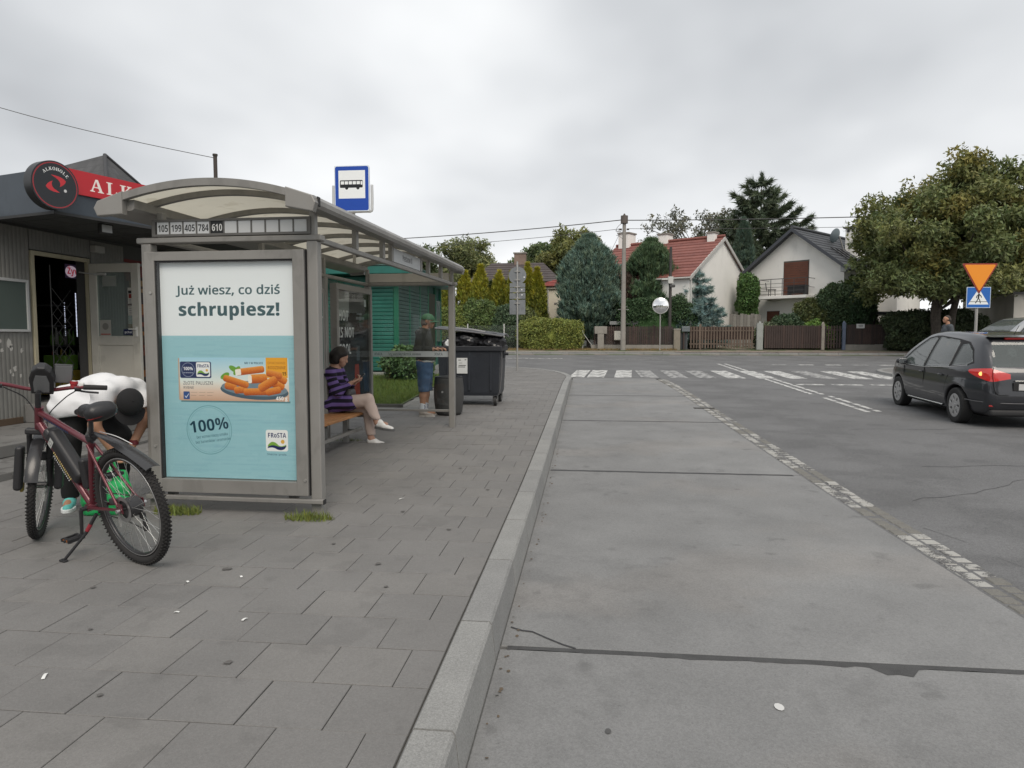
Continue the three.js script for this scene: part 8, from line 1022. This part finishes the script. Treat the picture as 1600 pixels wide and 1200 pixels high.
  const ks = part('kickstand', [tb([0.3, 0.3, -0.06], [0.36, 0.18, -0.12], 0.011), tb([0.355, 0.185, -0.118], [0.43, 0.05, -0.23], 0.009), B(0.06, 0.014, 0.03, 0.437, 0.042, -0.236, 0.005)], blk, t); part('stand_collar', tb([0.33, 0.24, -0.09], [0.35, 0.2, -0.11], 0.0125), M(0.25, 0.02, 0.03, 0.4), ks);
}
// ================= CARS =================
const polySd = (P, x, y) => { let d = 1e9, s = 1; for (let i = 0, j = P.length - 1; i < P.length; j = i++) { const ex = P[j][0] - P[i][0], ey = P[j][1] - P[i][1], wx = x - P[i][0], wy = y - P[i][1], t = clamp((wx * ex + wy * ey) / (ex * ex + ey * ey), 0, 1), bx = wx - ex * t, by = wy - ey * t; d = Math.min(d, bx * bx + by * by); const c1 = y >= P[i][1], c2 = y < P[j][1], c3 = ex * wy > ey * wx; if ((c1 && c2 && c3) || (!c1 && !c2 && !c3)) s = -s; } return s * Math.sqrt(d); };
const inPoly = (P, x, y) => polySd(P, x, y) < 0;
function smoothPoly(P, n = 5) { const v = P.map((p) => V(p[0], p[1], 0)), c = new THREE.CatmullRomCurve3(v, true, 'centripetal'); return c.getPoints(P.length * n).slice(0, -1).map((p) => [p.x, p.y]); }
function makeCar(name, label, paintM, { tailOn = 0, cell = 0.022, plate = true, trimM = null } = {}) {
  const t = thing(name, label, 'car');
  const side = smoothPoly([[-1.9, 0.24], [-2.04, 0.32], [-2.09, 0.5], [-2.07, 0.72], [-2.03, 0.95], [-1.9, 1.16], [-1.72, 1.43], [-1.62, 1.535], [-1.3, 1.585], [-0.5, 1.622], [0.1, 1.612], [0.5, 1.55], [0.9, 1.35], [1.32, 1.09], [1.75, 0.96], [2.05, 0.84], [2.2, 0.66], [2.24, 0.45], [2.18, 0.27], [1.7, 0.2], [0, 0.2], [-1.4, 0.2]], 6);
  const wx = [-1.3, 1.33], WR = 0.315;
  const glassPolys = [[[-0.98, 1.0], [-1.0, 1.12], [-0.96, 1.42], [-0.9, 1.47], [-0.1, 1.515], [-0.06, 1.5], [-0.06, 0.945]], [[0.02, 0.935], [0.02, 1.5], [0.12, 1.51], [0.38, 1.46], [0.78, 1.22], [1.03, 1.03], [0.99, 0.97], [0.85, 0.925]], [[-1.08, 1.02], [-1.08, 1.4], [-1.25, 1.42], [-1.47, 1.3], [-1.62, 1.12], [-1.5, 1.06]]].map((p) => p);
  const W = (x, y) => { const plan = 0.905 * (1 - 0.30 * Math.pow(Math.abs(x > 0 ? x / 2.26 : x / 2.14), 4.5)) , low = y < 0.5 ? 1 - 0.09 * ((0.5 - y) / 0.3) ** 2 : 1, bulge = 0.012 * Math.exp(-(((y - 0.62) / 0.12) ** 2)) - 0.012 * Math.exp(-(((y - 0.83) / 0.06) ** 2)), up = y > 0.95 ? (y - 0.95) : 0; return (plan + bulge) * low - up * 0.36 - up * up * 0.18; };
  const mn = [-2.2, 0.12, -1.0], nx = Math.ceil(4.55 / cell), ny = Math.ceil(1.62 / cell), nz = Math.ceil(2.0 / cell), f = new Float32Array(nx * ny * nz), K = 0.11;
  const smax = (a, b, k) => { const h = clamp(0.5 + 0.5 * (a - b) / k, 0, 1); return lerp(b, a, h) + k * h * (1 - h); };
  const winIn = (x, y) => { let d = 1e9; for (const P of glassPolys) d = Math.min(d, polySd(P, x, y)); return d; };
  for (let j = 0; j < ny; j++) for (let i = 0; i < nx; i++) {
    const x = mn[0] + i * cell, y = mn[1] + j * cell, sd = polySd(side, x, y), w = W(x, y), wd = y > 0.85 && y < 1.6 ? winIn(x, y) : 1, rec = 0.014 * sstep(0.012, -0.02, wd), ar = Math.min(Math.hypot(x - wx[0], y - WR), Math.hypot(x - wx[1], y - WR)) - 0.372;
    for (let k = 0; k < nz; k++) { const z = mn[2] + k * cell, az = Math.abs(z); let v = smax(sd, az - w + (az > 0.4 ? rec : 0), K); const rw = Math.max(Math.abs(z) - 0.6, Math.abs(y - 1.255) - 0.19); if (x < -1.5 && rw < 0 && y > 1.0) v += 0.01 * sstep(0, -0.03, rw); if (az > 0.58) v = Math.max(v, -ar); v = Math.max(v, -(ar < 0 && az > 0.58 ? 1 : -1) * 0 - 1); f[i + nx * (j + ny * k)] = v; }
  }
  const g = surfaceNets(f, nx, ny, nz, mn, cell), P = g.attributes.position, N = g.attributes.normal, ix = g.index.array, out = { body: [], glass: [], lamp: [], trim: [], black: [] };
  // place each triangle with the part it belongs to; those that straddle an edge are split finer first
  const dlo = [[-1.68, 1.09], [-1.5, 1.035], [-1.0, 0.975], [0.0, 0.915], [0.86, 0.90], [1.02, 0.945], [1.08, 1.03], [0.8, 1.245], [0.39, 1.49], [0.12, 1.535], [-0.1, 1.54], [-0.9, 1.495], [-1.28, 1.45], [-1.5, 1.33]];
  const cls = (x, y, z, n) => {
    const az = Math.abs(z), arch = Math.min(Math.hypot(x - wx[0], y - WR), Math.hypot(x - wx[1], y - WR));
    if (y > 0.88 && Math.abs(n[2]) > 0.4 && az > 0.4) { if (winIn(x, y) < 0.0) return 'glass'; if (polySd(dlo, x, y) < 0) return 'black'; }
    if (x < -1.55 && n[0] < -0.3 && y > 1.045 && y < 1.455 && az < 0.60 - (y - 1.05) * 0.22) return 'glass';
    if (x > 0.5 && n[0] > 0.25 && n[1] > 0.3 && y > 1.1 && y < 1.53 && az < 0.74 - (y - 1.05) * 0.4) return 'glass';
    if (x < -1.62 && az > 0.36 && y > 0.78 && y < 1.04) { const q = az > 0.62 ? clamp((-1.62 - x) / 0.42, 0, 1) : 1, top = az > 0.62 ? lerp(0.975, 1.025, Math.sqrt(q)) : lerp(0.93, 1.015, clamp((az - 0.36) / 0.26, 0, 1)), bot = az > 0.62 ? lerp(0.955, 0.80, Math.pow(q, 0.7)) : lerp(0.85, 0.80, clamp((az - 0.36) / 0.26, 0, 1)); if (y > bot && y < top) return 'lamp'; }
    if (arch < 0.374 && az < 0.9 && y < 0.72 && az > 0.55) return 'black';
    return y < 0.235 ? 'black' : 'body';
  };
  const VX = [], NX = []; for (let i = 0; i < P.count; i++) { VX.push([P.getX(i), P.getY(i), P.getZ(i)]); NX.push([N.getX(i), N.getY(i), N.getZ(i)]); }
  const mids = new Map(), mid = (a, b) => { const k = a < b ? a + '_' + b : b + '_' + a; if (!mids.has(k)) { mids.set(k, VX.length); VX.push(VX[a].map((v, i) => (v + VX[b][i]) / 2)); const n = NX[a].map((v, i) => v + NX[b][i]), l = Math.hypot(...n) || 1; NX.push(n.map((v) => v / l)); } return mids.get(k); };
  const sort = (a, b, c, depth) => {
    const ka = cls(...VX[a], NX[a]), kb = cls(...VX[b], NX[b]), kc = cls(...VX[c], NX[c]);
    if (depth && (ka !== kb || kb !== kc)) { const ab = mid(a, b), bc = mid(b, c), ca = mid(c, a); sort(a, ab, ca, depth - 1); sort(ab, b, bc, depth - 1); sort(ca, bc, c, depth - 1); sort(ab, bc, ca, depth - 1); return; }
    const m = [0, 1, 2].map((i) => (VX[a][i] + VX[b][i] + VX[c][i]) / 3), n = [0, 1, 2].map((i) => (NX[a][i] + NX[b][i] + NX[c][i]) / 3); out[cls(...m, n)].push(a, b, c);
  };
  for (let i = 0; i < ix.length; i += 3) sort(ix[i], ix[i + 1], ix[i + 2], 3);
  const sub = (l) => { const map = new Map(), p = [], n = [], id = l.map((v) => { if (!map.has(v)) { map.set(v, p.length / 3); p.push(...VX[v]); n.push(...NX[v]); } return map.get(v); }); const q = new THREE.BufferGeometry(); q.setAttribute('position', new THREE.Float32BufferAttribute(p, 3)); q.setAttribute('normal', new THREE.Float32BufferAttribute(n, 3)); q.setIndex(id); return q; };
  const blk = M(0.012, 0.012, 0.013, 0.7), chrome = M(0.6, 0.6, 0.6, 0.15, { metalness: 1 });
  const body = part('body', sub(out.body), paintM, t); part('underbody', sub(out.black), blk, t);
  part('window_glass', sub(out.glass), new THREE.MeshPhysicalMaterial({ color: C(0.30, 0.34, 0.335), roughness: 0.03, transmission: 0.75, thickness: 0, ior: 1.5 }), t);
  const lampM = new THREE.MeshPhysicalMaterial({ color: C(0.30, 0.012, 0.012), roughness: 0.2, clearcoat: 1, emissive: new THREE.Color(1, 0.03, 0.02), emissiveIntensity: tailOn * 0.1 });
  if (out.lamp.length) { for (const s of [1, -1]) { const l = []; for (let i = 0; i < out.lamp.length; i += 3) if (Math.sign(VX[out.lamp[i]][2]) === s) l.push(out.lamp[i], out.lamp[i + 1], out.lamp[i + 2]); const tl = part('tail_light', sub(l), lampM, t); if (tailOn) part('bulb', new THREE.SphereGeometry(0.035, 14, 8).scale(0.5, 1, 1.1).translate(-1.895, 0.925, s * 0.745), new THREE.MeshStandardMaterial({ color: 0x400000, emissive: new THREE.Color(1, 0.42, 0.12), emissiveIntensity: tailOn }), tl); } }
  // pillars, roof rubber, trim and fittings on the flank
  for (const s of [1, -1]) {
    const zz = (x, y, o = 0.004) => s * (W(x, y) + o - 0.004);
    part('window_trim', tube([[-1.55, 1.05], [-1.0, 0.99], [-0.5, 0.955], [0.1, 0.925], [0.9, 0.93]].map(([x, y]) => [x, y, zz(x, y, 0.006)]), 0.008, 30, 5), trimM ?? chrome, t);
    const seam = (pts) => part('door_seam', tube(pts.map(([x, y]) => [x, y, zz(x, y, 0.0)]), 0.006, 30, 5), M(0.005, 0.005, 0.005, 0.8), t);
    seam([[1.0, 0.92], [0.98, 0.7], [0.9, 0.42], [0.75, 0.3]]); seam([[-0.02, 0.95], [-0.02, 0.6], [-0.03, 0.3]]); seam([[-1.1, 1.0], [-1.0, 0.85], [-0.92, 0.6], [-0.86, 0.3]]); seam([[0.75, 0.3], [0.2, 0.285], [-0.86, 0.3]]);
    for (const x of [0.13, -0.72]) part('door_handle', tube([[x - 0.09, 0.825, zz(x, 0.825, 0.018)], [x, 0.832, zz(x, 0.83, 0.04)], [x + 0.09, 0.825, zz(x, 0.825, 0.018)]], 0.014, 10, 6), paintM, t);
    const mr = part('wing_mirror', flesh([[[0.9, 0.99, s * 0.93], 0.062, [0.92, 0.99, s * 1.03], 0.058, [1, 0, 0], 0.6], [[0.9, 0.95, s * 0.86], 0.025, [0.9, 0.96, s * 0.95], 0.03]], { cell: 0.014, k: 0.03 }), paintM, t); part('mirror_glass', B(0.004, 0.09, 0.14, 0.866, 0.99, s * 0.98, 0.002), chrome, mr);
    part('sill_trim', tube([[0.8, 0.27], [-0.8, 0.27]].map(([x, y]) => [x, y, zz(x, y, 0.01)]), 0.016, 6, 6), chrome, t);
    for (const cx of wx) {                                            // wheels with eight-hole covers
      const prof = [[0.2, -0.1], [0.3, -0.105], [0.316, -0.085], [0.318, 0.07], [0.31, 0.09], [0.285, 0.1], [0.215, 0.095], [0.2, 0.085], [0.2, -0.1]].map((p) => new THREE.Vector2(...p));
      const w = part('wheel', new THREE.LatheGeometry(prof, 44).rotateX(Math.PI / 2 * s).translate(cx, WR, s * 0.79), M(0.018, 0.018, 0.018, 0.85), t);
      const sh = new THREE.Shape(); sh.absarc(0, 0, 0.208, 0, Math.PI * 2); for (let i = 0; i < 7; i++) { const a = i / 7 * 6.2832, h = new THREE.Path(); h.absellipse(Math.cos(a) * 0.135, Math.sin(a) * 0.135, 0.046, 0.027, 0, Math.PI * 2, true, a); sh.holes.push(h); }
      part('wheel_cover', new THREE.ExtrudeGeometry(sh, { depth: 0.012, bevelEnabled: true, bevelSize: 0.006, bevelThickness: 0.01, bevelSegments: 2, curveSegments: 24 }).translate(0, 0, -0.006).rotateY(s > 0 ? 0 : Math.PI).translate(cx, WR, s * 0.868), M(0.42, 0.42, 0.42, 0.35, { metalness: 0.5 }), w); part('wheel_cap', cyl(0.042, 0.02, cx, WR, s * 0.885, 18, 'z'), M(0.45, 0.45, 0.45, 0.3, { metalness: 0.5 }), w); part('wheel_well', cyl(0.2, 0.03, cx, WR, s * 0.83, 24, 'z'), blk, w);
    }
  }
  part('wheel_arch_liner', wx.map((cx) => B(0.7, 0.6, 1.2, cx, 0.45, 0, 0.1)), blk, t);
  // rear
  part('brake_light', B(0.05, 0.045, 0.62, -1.675, 1.522, 0, 0.012), M(0.36, 0.015, 0.015, 0.3), t); part('spoiler', sheet(8, 4, (a, b) => [lerp(-1.5, -1.73, b), 1.575 - 0.03 * b, lerp(0.56, -0.56, a)]), twoSided(paintM), t);
  part('chrome_strip', B(0.02, 0.022, 0.62, -2.088, 0.815, 0, 0.006), chrome, t); const recess = part('plate_recess', B(0.02, 0.14, 0.66, -2.083, 0.72, 0, 0.006), blk, t); if (plate) { part('number_plate', B(0.01, 0.105, 0.5, -2.094, 0.715, 0, 0.003), M(0.5, 0.5, 0.5, 0.5), t); part('plate_band', B(0.002, 0.1, 0.045, -2.1, 0.715, 0.225), M(0.03, 0.07, 0.25, 0.5), recess); }
  part('emblem', [new THREE.TorusGeometry(0.05, 0.007, 8, 28).rotateY(Math.PI / 2).translate(-2.068, 0.915, 0), beam([-2.068, 0.925, 0.055], [-2.068, 0.905, -0.055], 0.012, 0.012)], chrome, t);
  part('wiper', tube([[-1.965, 1.06, 0.05], [-1.955, 1.075, 0.25], [-1.94, 1.085, 0.42]], 0.012, 12, 5), blk, t); part('tailgate_seam', [1, -1].map((s) => tube([[-2.02, 1.04, s * 0.62], [-2.075, 0.84, s * 0.64], [-2.1, 0.6, s * 0.58], [-2.105, 0.58, s * 0.4]], 0.006, 20, 5)), M(0.004, 0.004, 0.004, 0.8), t); part('bumper_line', tube([[-1.62, 0.46, 0.86], [-1.9, 0.45, 0.77], [-2.08, 0.44, 0.5], [-2.11, 0.44, 0], [-2.08, 0.44, -0.5], [-1.9, 0.45, -0.77], [-1.62, 0.46, -0.86]], 0.009, 50, 5), M(0.09, 0.09, 0.095, 0.4), t); part('bumper_base', B(0.3, 0.12, 1.3, -1.92, 0.27, 0, 0.05), M(0.02, 0.02, 0.021, 0.7), t);
  part('reflector', [1, -1].map((s) => B(0.02, 0.03, 0.14, -2.05, 0.39, s * 0.6, 0.006)), M(0.3, 0.02, 0.02, 0.3), t);
  // front lamps
  for (const s of [1, -1]) part('headlight', flesh([[[1.85, 0.8, s * 0.66], 0.07, [2.06, 0.72, s * 0.52], 0.06]], { cell: 0.02 }), M(0.5, 0.52, 0.54, 0.1), t);
  // cabin
  const seatM = M(0.045, 0.047, 0.05, 0.9); for (const x of [0.15, -0.75]) for (const z of [0.36, -0.36]) { part('seat', [B(0.5, 0.16, 0.48, x, 0.55, z, 0.05), B(0.14, 0.6, 0.46, x - 0.27, 0.88, z, 0.05), B(0.09, 0.17, 0.26, x - 0.34, 1.27, z, 0.04)], seatM, t); }
  part('dashboard', B(0.4, 0.25, 1.3, 0.98, 0.88, 0, 0.08), M(0.02, 0.02, 0.021, 0.8), t); part('cabin_floor', B(3.0, 0.05, 1.5, -0.3, 0.42, 0), blk, t); part('steering_wheel', new THREE.TorusGeometry(0.18, 0.016, 8, 28).rotateY(Math.PI / 2).rotateZ(0.4).translate(0.68, 0.98, 0.36), blk, t);
  part('aerial', bar([-1.35, 1.58, 0], [-1.5, 1.74, 0], 0.006, 0.004, 6), blk, t);
  return t;
}
{
  const pm = new THREE.MeshPhysicalMaterial({ color: C(0.030, 0.032, 0.038), roughness: 0.38, metalness: 0.45, clearcoat: 0.9, clearcoatRoughness: 0.06 });
  const a = makeCar('parked_car', 'dark grey hatchback with a lit left tail light and silver wheel covers', pm, { tailOn: 1.6 }); a.position.set(7.52, roadY(14.4), -14.55); a.rotation.order = 'YXZ'; a.rotation.set(0, Math.PI / 2 - 0.05, 0.021, 'YXZ');
  const sm2 = new THREE.MeshPhysicalMaterial({ color: C(0.33, 0.34, 0.35), roughness: 0.35, metalness: 0.6, clearcoat: 0.8, clearcoatRoughness: 0.08 });
  const b = makeCar('parked_car', 'silver car with bright window trim standing behind the dark hatchback', sm2, { cell: 0.034 }); b.position.set(15.7, rise(27) + 0.1, -27); b.rotation.y = Math.PI + 0.2;
}
scene.traverse((o) => { if (o.isMesh) { o.castShadow = true; o.receiveShadow = true; } });
renderer.render(scene, camera);
